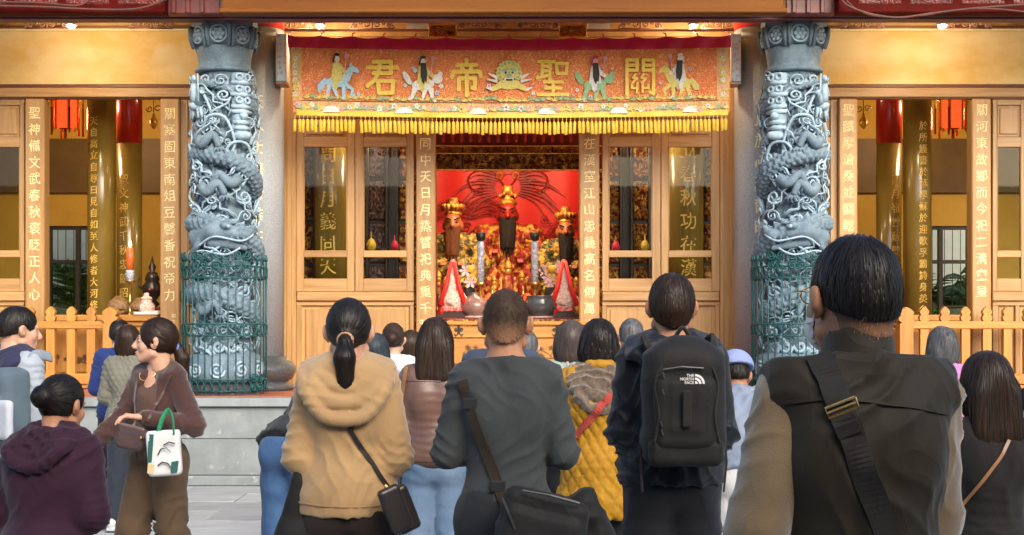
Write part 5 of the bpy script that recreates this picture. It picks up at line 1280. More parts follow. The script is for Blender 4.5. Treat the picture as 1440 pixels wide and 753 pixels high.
MB().lathe([(.09, az + .02), (.15, az + .05), (.17, az + .13), (.14, az + .22), (.05, az + .26), (.03, az + .3)], 24, x, Y).build('bowl_body', M_SMOKE, t, True); MB().ball((x, Y - .1, az + .13), (.06, .05, .05), 10, 8).build('plum_knob', M_DKRED, t, True); MB().lathe([(.13, az), (.13, az + .019)], 20, x, Y).build('foot_ring', M_OFFW, t, True)
x = XP(760, Y); t = thing('black_cauldron', 'glossy black cauldron on a pale cloth on the altar edge', 'cauldron', (x, Y, az))
MB().lathe([(.1, az + .015), (.16, az + .04), (.19, az + .12), (.185, az + .2), (.165, az + .245), (.18, az + .26), (.17, az + .262)], 28, x, Y).build('pot', M_BLACKST, t, True); MB().lathe([(.16, az), (.16, az + .014)], 20, x, Y).build('pale_mat', M_OFFW, t, True)
random.seed(31)
for i, px in enumerate((620, 650, 690, 702, 728, 740, 780, 806, 812)):
    Y = 17.2 if i % 2 else 16.88; x = XP(px, Y); o = MB().lathe([(.03, az), (.025, az + .03), (.05, az + .06), (.03 + .02 * (i % 3), az + .12), (.045, az + .16), (.01, az + .2 + .02 * (i % 4))], 12, x, Y).build('gilded_ornament', M_DGOLD if i % 3 else M_RED, None, True)
    tag(o, 'small gilded ritual vessel among the altar goods', 'ornament', 'small gilded vessels on the altar')
for i, px in enumerate((616, 626, 695, 705, 724, 735, 803, 810)):
    Y = 17.6; x = XP(px, Y); z = AZ[1]; o = MB().lathe([(.06, z), (.05, z + .05), (.08, z + .1), (.07, z + .2), (.03, z + .24), (.05, z + .3), (.01, z + .36)], 12, x, Y).build('gilded_jar', M_DGOLD, None, True)
    tag(o, 'gilded lidded jar at the feet of the altar statues', 'jar', 'gilded jars at the statues’ feet')
fig_b = MB().lathe([(.055, 0), (.06, .02), (.045, .05), (.07, .1), (.055, .2), (.065, .25), (.03, .3), (.022, .31)], 12).mesh('robe'); fig_h = MB().ball((0, 0, .345), (.035, .038, .042), 10, 8).mesh('head'); fig_c = MB().lathe([(.04, .365), (.045, .38), (.03, .41), (.012, .45)], 10).mesh('crown')
random.seed(44)
for i in range(22):
    lvl = i % 2; Yq = 17.56 if lvl == 0 else 17.98 + .12 * (i % 3); px = 617 + (i // 2) * 19.5 + (6 if lvl else 0); xq = XP(px, Yq); s_ = random.uniform(.75, 1.25)
    tq = thing('gilded_figurine', 'small robed gilded figurine standing among the altar goods', 'figurine', (xq, Yq, AZ[1] if lvl == 0 else AZ[2]), 'gilded figurines on the altar steps')
    for nm, me, mm in (('robe', fig_b, M_DGOLD if i % 3 else M_ROBER), ('head', fig_h, M_BFACE if i % 2 else M_GOLD), ('crown', fig_c, M_DGOLD)): o = link(nm, me, None, tq, (0, 0, 0), smooth=True, local=True); o.scale = (s_, s_, s_); (me.materials.append(mm) if not me.materials else None)
for k, px in enumerate((688, 742)):
    Yq = 17.3; xq = XP(px, Yq); z = az; tq = thing('sacred_lamp', 'small red glowing votive lamp on the altar beside ' + ('the glass bowl' if k == 0 else 'the black cauldron'), 'lamp', (xq, Yq, z), 'votive lamps'); MB().lathe([(.04, z), (.03, z + .05), (.015, z + .1), (.05, z + .14)], 12, xq, Yq).build('stem', M_BRASS, tq, True); MB().lathe([(.05, z + .141), (.06, z + .2), (.04, z + .28), (.01, z + .3)], 12, xq, Yq).build('red_glass', M_LANT, tq, True)
for k, px in enumerate((505, 925)):  # unseen lamps added to brighten the screens behind the glass
    Yq = 16.75; xq = XP(px, Yq); z = 4.15; tq = thing('added_hall_lamp', 'unseen warm lamp added behind the glazed leaves ' + ('near the ponytail woman' if k == 0 else 'near the black backpack'), 'lamp', (xq, Yq, z), 'added lamps behind the leaves')
    MB().lathe([(.05, z + .12), (.07, z + .1), (.08, z + .04), (.075, z + .035)], 14, xq, Yq).build('shade', M_BRASS, tq, True); MB().ball((xq, Yq, z + .05), .04, 10, 8).build('bulb', M_LAMP, tq, True); MB().tube([(xq, Yq, z + .12), (xq, Yq, 5.0)], .006, 5).build('cord', M_BLACK, tq)
    l = bpy.data.lights.new('added_hall_lamp', 'POINT'); l.energy = 16; l.color = (1, .72, .42); l.shadow_soft_size = .12; lo = bpy.data.objects.new('added_hall_lamp_light', l); C.objects.link(lo); lo.parent = tq; lo.location = (0, 0, -.08)
# offering table before the altar
Y = 15.82
t = thing('offering_table', 'orange wooden offering table with carved scrolls in front of the altar', 'table', (XP(716, Y), Y, PZ))
pbox('table_top', 606, 836, 452, 457.5, Y - .03, .7, M_ORH, t, .008)
pbox('frieze_board', 612, 830, 458, 475, Y + .01, .05, M_ORH, t); pbox('front_panel', 612, 830, 476, 536, Y + .03, .04, M_ORH, t); pbox('foot_rail', 608, 834, 537, 548, Y, .08, M_ORH, t, .008)
for px in (610, 832): pbox('leg', px - 4, px + 4, 458, 549, Y - .01, .09, M_OR, t, .008)
M_DKSYM = mat('dark_inlay', (.05, .045, .035), (.03, .03, .025), rough=.5)
for px in (645, 783):
    m = MB(); c = PT(px, 466, Y + .004)
    for s in (-1, 1):
        m.tube([(c.x + s * x, c.y, c.z + z) for x, z in spiral(.028, .02, .024, 1.3, 1, 2.5)], .0075, 5); m.tube([(c.x + s * x, c.y, c.z + z) for x, z in ((.006, .06), (.006, .0), (.01, -.03), (.035, -.055), (.045, -.03))], .0075, 5)
    m.build('scroll_inlay', M_DKSYM, t)
for i in range(6): flower_lines(XP(625 + i * 38, Y), ZP(505, Y), Y + .026, .2, 80 + i, t, 'incised_flower')
for px, e in ((714, 44), (650, 22), (780, 22)):
    l = bpy.data.lights.new('altar_lamp', 'POINT'); l.energy = e; l.color = (1, .72, .42); l.shadow_soft_size = .12
    Yl = 17.05 if px == 714 else 17.2
    x = XP(px, Yl); z = 4.12
    tt = thing('altar_lamp', ['warm altar lamp above the seated statue behind the lintel', 'warm altar lamp above the brown bearded statue behind the lintel', 'warm altar lamp above the black bearded side statue behind the lintel'][(714, 650, 780).index(px)], 'lamp', (x, Yl, z), 'lamps behind the altar lintel')
    MB().lathe([(.05, z + .12), (.07, z + .1), (.08, z + .04), (.075, z + .035)], 14, x, Yl).build('shade', M_BRASS, tt, True); MB().ball((x, Yl, z + .05), .04, 10, 8).build('bulb', M_LAMP, tt, True); MB().tube([(x, Yl, z + .12), (x, Yl, 5.0)], .006, 5).build('cord', M_BLACK, tt)
    lo = bpy.data.objects.new('altar_lamp_light', l); C.objects.link(lo); lo.parent = tt; lo.location = (0, 0, -.08)

# ------------------------------------------------------------------ small altar in the candle bay
Y = 16.55; tz = ZP(446, Y - .3)
t = thing('side_altar_table', 'small wooden altar table in the bay with the burning candle', 'table', (XP(192, Y), Y, PZ))
box('table_top', XP(140, Y), XP(226, Y), Y - .3, Y + .3, tz - .04, tz, M_DWOOD, t, .006)
for px in (143, 222):
    for dy in (-.26, .22): box('leg', XP(px, Y) - .02, XP(px, Y) + .02, Y + dy, Y + dy + .04, PZ, tz - .041, M_DWOOD, t)
x = XP(183, 16.4); Y = 16.4
t = thing('altar_candle', 'tall burning red candle with painted foot on a brass stand', 'candle', (x, Y, tz)); z1, z2 = ZP(395, Y), ZP(349, Y)
MB().lathe([(.07, tz), (.065, tz + .02), (.02, tz + .05), (.018, tz + .15), (.035, tz + .17), (.016, tz + .2), (.018, z1 - .04), (.06, z1 - .01), (.062, z1)], 16, x, Y).build('brass_stand', M_BRASS, t, True)
MB().lathe([(.05, z1 + .001), (.05, z1 + .1), (.047, z1 + .12)], 16, x, Y).build('painted_foot', M_BLUEP, t, True); MB().lathe([(.045, z1 + .121), (.045, z2 - .01), (.03, z2)], 16, x, Y).build('wax', mat('orange_red_wax', (.75, .1, .02), (.8, .22, .05), rough=.4, nscale=14), t, True)
MB().lathe([(.002, z2 + .1), (.014, z2 + .06), (.018, z2 + .035), (.008, z2 + .01)][::-1], 8, x, Y).build('flame', mat('candle_flame', (1, .7, .2), emit=(1, .6, .15), estr=12), t, True)
x = XP(214, 16.75); Y = 16.75; zb = tz + .12
t = thing('bronze_censer', 'dark bronze lidded censer with finial on a red stand', 'censer', (x, Y, tz))
MB().box(x - .13, x + .13, Y - .1, Y + .1, tz, zb, .01).build('red_stand', M_DRED, t); M_BRZ = mat('dark_bronze', (.035, .028, .024), (.06, .045, .03), rough=.3, metal=.6)
MB().lathe([(.05, zb), (.09, zb + .03), (.05, zb + .08), (.11, zb + .16), (.12, zb + .24), (.07, zb + .3), (.09, zb + .32), (.06, zb + .4), (.03, zb + .42), (.045, zb + .47), (.02, zb + .52), (.005, zb + .6)], 18, x, Y).build('censer_body', M_BRZ, t, True)
for d in (-1, 1): MB().tube([(x + d * .1, Y, zb + .2), (x + d * .16, Y, zb + .24), (x + d * .15, Y, zb + .34)], .013, 6).build('handle', M_BRZ, t, True)
MB().ball((x, Y - .12, zb + .2), .018, 8, 6).build('red_gem', M_RED, t, True)
M_NUT = mat('mottled_brown_fruit', (.32, .19, .07), (.16, .08, .03), rough=.5, nscale=30, bump=.5, bscale=60)
for px, r, nm, lb in ((167, .12, 'wooden_fish', 'round carved wooden drum on the small altar beside the candle'), (197, .11, 'wooden_drum', 'second round carved wooden drum between the candle and the pale jar')):
    Y = 16.45; x = XP(px, Y); g = SDF((-.2, -.2, -.02), (.2, .2, .3), .012); g.ell((0, 0, r * .95), (r * 1.15, r, r * .95), .02); g.rbox((0, -r, r * .6), (r * .9, .05, .012), .008, .0, 'c'); g.cone((-.03, 0, r * 1.8), (.03, 0, r * 1.8), .03, .03, .02)
    V, F = g.surface(); o = link(nm, np_mesh(nm, V, F), M_NUT, None, (x, Y, tz)); tag(o, lb, 'wooden drum')
Y = 16.42; x = XP(206, Y)
t = thing('offering_jar', 'pale peach lidded jar on the small altar', 'jar', (x, Y, tz)); MB().lathe([(.05, tz), (.09, tz + .05), (.1, tz + .13), (.06, tz + .18), (.065, tz + .2)], 18, x, Y).build('jar_body', M_OFFW, t, True); MB().lathe([(.07, tz + .201), (.06, tz + .23), (.03, tz + .24), (.03, tz + .27), (.02, tz + .28)], 14, x, Y).build('lid', M_OFFW, t, True)
M_PAPER = mat('white_paper', (.75, .73, .66), (.65, .62, .55), rough=.7, nscale=20)
Y = 15.99; zz = ZP(442.8, Y - .05)
for i, (px, a) in enumerate(((199, .1), (214, -.15))):
    b = MB().box(-.085, .085, -.06, .06, 0, .03 + i * .012, .004); o = link('prayer_book', b.mesh(), M_PAPER, None, (XP(px, Y), Y + .02, zz + .002), rot=(R(2), 0, a)); tag(o, 'white paper prayer booklet on the dado ledge ' + ('under the candle' if i == 0 else 'nearest the inscribed post by the candle altar'), 'book', 'prayer booklets on the ledge')

# ------------------------------------------------------------------ people
def cloth_mat(name, c, c2=None, rough=.85, sheen=.1, bump=.35, bscale=350, nscale=5, **k):
    return mat('cloth_' + name, c, c2 or [v * .82 for v in c], rough=rough, sheen=sheen, nscale=nscale, detail=6, bump=bump, bscale=bscale, bdist=.0015, spec=.2, **{'fold': (5.5, .3, .016), **k})
def skin_mat(name, c): 
    m = mat('skin_' + name, c, [c[0] * .86, c[1] * .78, c[2] * .74], rough=.48, nscale=22, detail=5, bump=.12, bscale=260, bdist=.001, spec=.4)
    b = m.node_tree.nodes['Principled BSDF']; b.inputs['Subsurface Weight'].default_value = .12; b.inputs['Subsurface Radius'].default_value = (.012, .005, .003); return m
SK1, SK2 = skin_mat('light', (.62, .36, .24)), skin_mat('tan', (.45, .22, .12))
def fade_mat(name, z0, z1, c0, c1):
    """cropped hair that thins out towards the nape"""
    m = hair_mat(name, c1, [v * .7 for v in c1], .6); N = m.node_tree.nodes; L = m.node_tree.links; b = N['Principled BSDF']; src = b.inputs['Base Color'].links[0].from_socket
    g = N.new('ShaderNodeNewGeometry'); sp = N.new('ShaderNodeSeparateXYZ'); mr = N.new('ShaderNodeMapRange'); mr.interpolation_type = 'SMOOTHSTEP'; mx = N.new('ShaderNodeMix'); mx.data_type = 'RGBA'
    L.new(g.outputs['Position'], sp.inputs[0]); L.new(sp.outputs['Z'], mr.inputs['Value']); mr.inputs['From Min'].default_value = z0; mr.inputs['From Max'].default_value = z1
    L.new(mr.outputs[0], mx.inputs['Factor']); mx.inputs['A'].default_value = (*c0, 1); L.new(src, mx.inputs['B']); L.new(mx.outputs['Result'], b.inputs['Base Color']); return m
def hair_mat(name, c, c2, rough=.42): return mat('hair_' + name, c, c2, rough=rough, nscale=70, stretch=(1, 1, .08), detail=4, spec=.28, objvar=.05)
HBLK, HDBR, HBRN, HGRY = hair_mat('black', (.009, .007, .006), (.018, .013, .010)), hair_mat('dark_brown', (.018, .010, .006), (.035, .018, .010)), hair_mat('brown', (.05, .028, .018), (.028, .016, .01)), hair_mat('grey', (.16, .16, .165), (.05, .05, .055))
M_EYEW, M_EYEB, M_LIP = mat('eye_white', (.75, .72, .68), rough=.2), mat('iris_brown', (.02, .01, .006), rough=.15), mat('lip', (.42, .12, .10), rough=.4)
M_SHOEW, M_SHOED, M_SOLE = mat('white_trainer', (.65, .65, .63), rough=.6), mat('dark_shoe', (.03, .028, .027), rough=.5), mat('rubber_sole', (.5, .49, .46), rough=.8)

def hand_geo(side, curl, h=.0036, spread=.0):
    """left (-1) or right (1) hand: wrist at 0, fingers along +z, palm facing +y, thumb on the side -side"""
    g = SDF((-.09, -.05, -.05), (.09, .09, .2), h)
    g.cone((0, 0, -.045), (0, 0, .02), .026, .027, .01, .75); g.rbox((0, 0, .05), (.040, .0145, .046), .014, .012)
    for i, L_ in enumerate((.062, .074, .069, .052)):
        x = (-.0285 + .019 * i) * -side; b = np.array((x, 0, .09 - .004 * abs(i - 1.2))); a = .25 + curl * (.7 + .1 * i); dx = spread * (i - 1.5) * -side
        p1 = b + np.array((dx * .4, math.sin(a) * L_ * .45, math.cos(a) * L_ * .45)); a2 = a + curl * 1.1 + .12
        p2 = p1 + np.array((dx * .3, math.sin(a2) * L_ * .33, math.cos(a2) * L_ * .33)); a3 = a2 + curl * .6
        p3 = p2 + np.array((dx * .2, math.sin(a3) * L_ * .24, math.cos(a3) * L_ * .24))
        g.cone(b, p1, .0092, .0086, .004); g.cone(p1, p2, .0086, .0078, .002); g.cone(p2, p3, .0078, .0066, .002)
    t0 = np.array((-side * .032, .004, .022)); t1 = np.array((-side * .058, .018, .052)); t2 = np.array((-side * (.062 - .02 * curl), .03, .085))
    g.cone(t0, t1, .014, .0115, .01); g.cone(t1, t2, .0105, .008, .003)
    return g.surface()
HANDS = {}
def wrinkle(V, N, amp, seed, zc_, hem, kind='soft'):
    """cloth folds: creases in three directions that come and go, denser at the waist and sleeves"""
    w0 = noise3(V * 5 + seed, seed) + .35 * noise3(V * 12 + seed, seed + 1)
    low = np.clip(1 - np.abs(V[:, 2] - hem - .09) / .20, 0, 1); arm = np.clip((np.abs(V[:, 0]) - .15) * 10, 0, 1)
    d = .6 * noise3(V * 6.5 + seed, seed + 2)
    for i, (dr, lam, bias) in enumerate((((.8, .2, .7), .062, -.05 + .25 * arm), ((-.8, .2, .7), .062, -.05 + .25 * arm), ((.12, .1, 1.), .046, -.35 + .95 * low + .55 * arm), ((.9, .3, .12), .085, -.1 - .2 * low))):
        ph = V @ np.array(dr) / lam + 1.5 * w0 + i * .37; f = (1 - np.abs(2 * (ph - np.floor(ph)) - 1)) ** 2.4
        d = d + f * np.clip(noise3(V * 3.6 + seed + 17 * i, seed + 5 + i) * 1.9 + bias - .12, 0, 1) * 1.5
    return V + N * ((d - .3) * amp * .9)[:, None]
def quilt(V, N, amp, p, rows=False):
    u = np.arctan2(V[:, 0], -V[:, 1] + .0) * .2; z = V[:, 2]
    if rows: d = np.abs(np.sin(z * PI / p))
    else: d = np.minimum(np.abs(np.sin((u + z * .8) * PI / p)), np.abs(np.sin((u - z * .8) * PI / p)))
    return V + N * ((np.clip(d * 1.6, 0, 1) - .6) * amp)[:, None]

class Person:
    def __init__(s, label, px, Y, H, rot=0., group='worshippers in the courtyard', female=False, girth=1., skin=SK2, bow=0., arms='pray', yaw=0., pitch=0., h=.01, seed=0, legs='stand', dx=0.):
        s.k = H / 1.70; s.Y = Y; s.loc = Vector((XP(px, Y) + dx, Y, 0)); s.rot = R(rot); s.h = h; s.seed = seed; s.bow = R(bow); s.fem = female; s.g = girth
        s.root = thing('person', label, 'person', s.loc, group, s.rot)
        s.skin = skin; s.shw = (.124 if female else .140) * (girth ** .5); s.Mh = Matrix.Rotation(R(yaw), 3, 'Z') @ Matrix.Rotation(-R(pitch) - s.bow * .85, 3, 'X'); s.Mb = Matrix.Rotation(-s.bow, 3, 'X')
        s.arms = arms; s.legs = legs; s.tops = []
        s.bvh = None
        w_ = s.shw
        pose = {'pray': ((w_ + .062, .0, 1.115), (.09, .23, 1.16)), 'low': ((w_ + .06, -.03, 1.10), (.09, .2, 1.0)), 'down': ((w_ + .06, -.02, 1.10), (w_ + .07, .04, .86))}
        s.EL = []; s.WR = []
        for i, d in enumerate((-1, 1)):
            if isinstance(arms, str): e, wr = pose[arms]; e = (d * e[0], *e[1:]); wr = (d * wr[0], *wr[1:])
            else: e, wr = arms[i]
            s.EL.append(e); s.WR.append(wr)
    def U(s, p):
        """upper-body point in 1.70 m units -> local metres, with the bow applied"""
        p = Vector(p); hip = Vector((0, 0, .93)); return np.array((hip + s.Mb @ (p - hip)) * s.k)
    def Lp(s, p): return np.array(Vector(p) * s.k)
    def HD(s, p):
        """head point (head centre frame) -> local metres"""
        piv = Vector((0, -.005, -.085)); q = piv + s.Mh @ (Vector(p) - piv)
        base = Vector((0, 0, .93)) + s.Mb @ (Vector((0, .022, 1.582)) - Vector((0, 0, .93)))
        return np.array((base + q) * s.k)
    def torso(s, g, t, arms=True, cuff=1., sl=1.):
        k = s.k; G = s.g; K = .036 * k; wf = .93 if s.fem else 1.
        g.ell(s.U((0, 0, 1.235)), np.array((.140 * wf * G + t, .105 * G + t, .20 + t)) * k, K, rot=s.Mb)
        g.ell(s.U((0, .008 * G, 1.06)), np.array((.126 * wf * G + t, .098 * G + t, .18 + t)) * k, K, rot=s.Mb)
        g.ell(s.U((0, -.008, .925)), np.array((.150 * G + t, .112 * G + t, .15 + t)) * k, K, rot=s.Mb)
        g.cone(s.U((-s.shw * .8, -.012, 1.375)), s.U((s.shw * .8, -.012, 1.375)), (.052 + t) * k, (.052 + t) * k, K)
        for d in (-1, 1):
            g.cone(s.U((0, -.018, 1.455)), s.U((d * s.shw * .85, -.012, 1.395)), (.045 + t * .8) * k, (.044 + t) * k, K)
            g.ell(s.U((d * .075, -.07 * G, 1.28)), np.array((.055 * G + t * .7, .042 + t * .7, .09 + t)) * k, K, rot=s.Mb)      # shoulder blades
        if arms:
            for i, d in enumerate((-1, 1)):
                sh = s.U((d * s.shw, -.008, 1.372)); e = s.U(s.EL[i]); wr = s.U(s.WR[i]); wr2 = e + (wr - e) * cuff
                g.cone(sh, e, (.049 * G + t) * k, (.040 * G + t * sl) * k, .03 * k); g.cone(e, wr2, (.040 * G + t * sl) * k, (.030 + t * sl) * k, .015 * k)
        return g
    def bounds(s, pad=.16):
        P = [s.U(p) for p in [(0, 0, 1.48), (0, -.1, 1.3), (0, .12, 1.2), (0, 0, .7), (.2, 0, 1.3), (-.2, 0, 1.3)] + s.EL + s.WR]; P = np.array(P)
        return P.min(0) - pad * s.k, P.max(0) + pad * s.k
    def emit(s, name, g, m, amp=0., hem=1., fn=None, parent=None):
        V, F = g.surface()
        if len(V) == 0: return None
        if amp or fn:
            N = vnormals(V, F); q = V / s.k
            if amp: V = wrinkle(q, N, amp, s.seed + 3, 0, hem) * s.k
            if fn: V = fn(V / s.k, N) * s.k
        o = link(name, np_mesh(name, V, F), m, parent or s.root, (0, 0, 0), local=True)
        s.last = (V, F); return o
    def body(s, face=False):
        k = s.k; lo, hi = s.bounds(.14); hd = s.HD((0, 0, .14)); lo = np.minimum(lo, hd - .16); hi = np.maximum(hi, hd + .16)
        lo[2] = min(lo[2], .55 * k); hh = .019
        g = SDF(lo, hi, hh); s.torso(g, -.012 if s.bow < .3 else -.045)
        g.cone(s.U((0, -.012, 1.39)), s.HD((0, -.03, -.07)), (.053 if s.fem else .06) * k, (.05 if s.fem else .058) * k, .03 * k)
        for d, (kn, an) in zip((-1, 1), s.legpts()):
            g.cone(s.Lp((d * .085, 0, .9)), s.Lp(kn), .066 * k, .05 * k, .04 * k)
        V, F = g.surface()
        # finer head joined on
        hc = s.HD((0, 0, 0)); g = SDF(hc - .2 * k, hc + .2 * k, .0045 if face else (.0065 if s.h < .0095 else .0105)); M = s.Mh
        def E(c, r, kk=.02, op='u'): g.ell(s.HD(c), np.array(r) * k, kk * k, op, M)
        def Cn(a, b, r1, r2, kk=.015, op='u'): g.cone(s.HD(a), s.HD(b), r1 * k, r2 * k, kk * k, op=op)
        E((0, -.02, .022), (.076, .096, .096)); E((0, .03, -.04), (.060, .068, .082), .03); Cn((0, -.03, -.05), (0, -.035, -.15), .056, .056, .03)
        E((0, .076, -.1), (.024, .02, .02), .02); Cn((-.055, .01, -.07), (-.02, .07, -.1), .022, .018, .02); Cn((.055, .01, -.07), (.02, .07, -.1), .022, .018, .02)
        Cn((0, .092, .01), (0, .116, -.03), .009, .014, .012); E((0, .108, -.037), (.017, .013, .010), .008)
        Cn((-.036, .078, .022), (.036, .078, .022), .014, .014, .015)
        for d in (-1, 1):
            E((d * .042, .062, -.03), (.024, .022, .026), .02); E((d * .033, .105, .004), (.019, .018, .011), .008, 'c')
            E((d * .080, -.004, -.012), (.011, .022, .035), .008); E((d * .092, -.014, -.004), (.009, .017, .029), .006); E((d * .09, .004, -.008), (.008, .008, .013), .004, 'c')
        Cn((-.018, .095, -.064), (.018, .095, -.064), .0075, .0075, .006); Cn((-.015, .094, -.076), (.015, .094, -.076), .0085, .0085, .006)
        V2, F2 = g.surface(); V, F = np.concatenate([V, V2]), np.concatenate([F, F2 + len(V)])
        for i, d in enumerate((-1, 1)):
            e, wr = s.U(s.EL[i]), s.U(s.WR[i]); z = Vector((wr - e).tolist()).normalized()
            pal = Vector(s.palms[i]) if hasattr(s, 'palms') else Vector((-d, .15, .1))
            y = (pal - z * pal.dot(z)).normalized(); x = y.cross(z); Mx = np.array(Matrix((x, y, z)).transposed())
            key = (d, getattr(s, 'curl', .25), .0036 if face else .0075)
            if key not in HANDS: HANDS[key] = hand_geo(*key)
            Vh, Fh = HANDS[key]; V, F = np.concatenate([V, (Vh * k) @ Mx.T + wr + np.array(z) * .02 * k]), np.concatenate([F, Fh + len(V)])
        b = link('body', np_mesh('body', V, F), s.skin, s.root, (0, 0, 0), local=True)
        if face:
            for d in (-1, 1):
                link('eye', MB().ball((0, 0, 0), (.014 * k, .010 * k, .008 * k), 10, 8).mesh(), M_EYEW, s.root, s.HD((d * .033, .079, .003)), rot=M.to_euler(), smooth=True, local=True)
                link('iris', MB().ball((0, 0, 0), (.007 * k, .005 * k, .007 * k), 8, 6).mesh(), M_EYEB, s.root, s.HD((d * .034, .0868, .003)), rot=M.to_euler(), smooth=True, local=True)
                link('eyebrow', MB().tube([Vector(s.HD((d * .014, .094, .024))) , Vector(s.HD((d * .034, .094, .031))), Vector(s.HD((d * .054, .080, .025)))], .0019 * k, 5).mesh(), HDBR, s.root, (0, 0, 0), smooth=True, local=True)
                link('eyelash', MB().tube([Vector(s.HD((d * .019, .091, .008))), Vector(s.HD((d * .034, .0955, .0125))), Vector(s.HD((d * .048, .086, .006)))], .0013 * k, 5).mesh(), HBLK, s.root, (0, 0, 0), smooth=True, local=True)
            link('lips', MB().tube([Vector(s.HD((-.02, .098, -.068))), Vector(s.HD((-.008, .1045, -.065))), Vector(s.HD((.008, .1045, -.065))), Vector(s.HD((.02, .098, -.068)))], .0055 * k, 6).mesh(), M_LIP, s.root, (0, 0, 0), smooth=True, local=True)
            link('lips', MB().tube([Vector(s.HD((-.017, .0975, -.076))), Vector(s.HD((0, .1055, -.078))), Vector(s.HD((.017, .0975, -.076)))], .006 * k, 6).mesh(), M_LIP, s.root, (0, 0, 0), smooth=True, local=True)
        return b
    def legpts(s):
        if s.legs == 'stand': return [((-.095, .012, .5), (-.1, -.015, .09)), ((.095, .012, .5), (.1, -.015, .09))]
        return s.legs
    def top(s, m, t=.018, hem=.86, amp=.006, name='jacket', sleeves=True, cuff=.97, loose=.0, neck=1.455, collar=None, fn=None, hemband=False, sl=1.15, cut_tilt=.25):
        k = s.k; lo, hi = s.bounds(.15 + t); g = SDF(lo, hi, s.h); s.torso(g, t, sleeves, cuff, sl)
        if loose:
            z0 = hem - .05; g.ell(s.U((0, 0, hem + .05)), np.array((.150 * s.g + t + loose, .112 * s.g + t + loose, .22)) * k, .06 * k, rot=s.Mb)
        if not sleeves:
            for d in (-1, 1): g.ell(s.U((d * (s.shw + .09), 0, 1.33)), np.array((.042, .16, .16)) * k, .015 * k, 'c', s.Mb)
        up = np.array(s.Mb @ Vector((0, cut_tilt, 1)).normalized()); g.cut(s.U((0, -.02, neck)), up)
        dn = np.array(s.Mb @ Vector((0, 0, -1)))
        # cut the hem only round the trunk so hanging sleeves stay
        gx, gy, gz = g.grid(); pt = s.U((0, 0, hem)); d = (gx - pt[0]) * dn[0] + (gy - pt[1]) * dn[1] + (gz - pt[2]) * dn[2]
        arm = np.full(g.D.shape, 1., np.float32)
        if sleeves and min(w[2] for w in s.WR) < hem + .05:
            ga = SDF(lo, hi, s.h)
            for i in range(2):
                e, wr = s.U(s.EL[i]), s.U(s.WR[i]); ga.cone(e, e + (wr - e) * cuff, (.05 * s.g + t * sl) * k, (.035 + t * sl) * k, 0)
            arm = ga.D
        g.D = np.minimum(np.maximum(g.D, d), np.where(arm < 1, arm, 1)).astype(np.float32)
        if collar:
            r, hgt = collar; a, b = s.U((0, -.018, 1.45)), s.U((0, -.01, 1.45 + hgt)); 
            gc = SDF(a - .2 * k, b + .2 * k, min(s.h, .007)); gc.cone(a, b, (r + .006) * k, r * k, 0); gc.cut(b, np.array(s.Mb @ Vector((0, .3, 1)).normalized())); gc.cone(a + (b - a) * .3, b + (b - a) * 2.5, (r - .012) * k, (r - .012) * k, .004, op='c'); gc.cut(s.U((0, 0, 1.425)), dn)
            s.emit('collar', gc, m)
        o = s.emit(name, g, m, amp, hem, fn)
        s.tops.append(s.last); return o
    def hood(s, m, drop=1.27, big=1., name='hood', amp=.005):
        """a lowered hood: soft rolls lying one inside the other round the neck and down the back"""
        k = s.k; g = SDF(s.U((-.28, -.3, 1.1)) - .12, s.U((.28, .2, 1.6)) + .06, min(s.h, .007)); B = big; yb = -.102 * s.g - .018; n = 4
        for j in range(n):
            f = j / (n - 1); dz = 1.425 + (drop - 1.425) * f; wx = (.058 + .068 * f) * B; top = 1.472 - .022 * f; yo = yb * (.62 + .38 * f) - .012 * f; r = (.026 - .004 * f) * k * (B ** .5)
            pts = [(wx * .75, .085 - .03 * f, 1.41), (wx, .02, top), (wx * 1.04, -.05 - .02 * f, top - .012 - .03 * f), (wx * .92, yo, (top + dz) / 2 - .005), (wx * .5, yo - .012, dz + .014), (0, yo - .014, dz)]
            for d in (-1, 1):
                q = smooth_path([Vector(s.U((d * x, y, z)).tolist()) for x, y, z in pts], 3)
                for i in range(len(q) - 1): g.cone(q[i], q[i + 1], r, r, .014 * k)
        g.ell(s.U((0, yb * .86, (1.43 + drop) / 2)), np.array((.09 * B, .022, (1.43 - drop) * .5)) * k, .02 * k, rot=s.Mb)
        o = s.emit(name, g, m, amp, 1.25); s.tops.append(s.last); return o
    def pants(s, m, t=.02, ankle=.05, amp=.006, name='trousers', knee=.02, rise=1.0):
        k = s.k; L_ = s.legpts(); P = np.array([s.Lp(p) for q in L_ for p in q] + [s.Lp((0, 0, 1.05)), s.Lp((0, 0, .06))]); g = SDF(P.min(0) - .24 * k, P.max(0) + .24 * k, max(s.h * 1.5, .014))
        g.ell(s.Lp((0, -.01, .94)), np.array((.136 * s.g + t, .100 * s.g + t, .13)) * k, .05 * k)
        for d, (kn, an) in zip((-1, 1), L_):
            g.ell(s.Lp((d * .07, -.035, .89)), np.array((.074 * s.g + t, .078 * s.g + t, .1)) * k, .05 * k)
            g.cone(s.Lp((d * .085, 0, .9)), s.Lp(kn), (.078 * s.g + t) * k, (.058 + knee + t * .5) * k, .03 * k); g.cone(s.Lp(kn), s.Lp(an), (.058 + knee + t * .5) * k, (ankle + t) * k, .02 * k)
        g.cut(s.Lp((0, 0, rise)), (0, 0, 1)); 
        for an in (L_[0][1], L_[1][1]): pass
        g.cut(s.Lp((0, 0, .035)), (0, 0, -1))
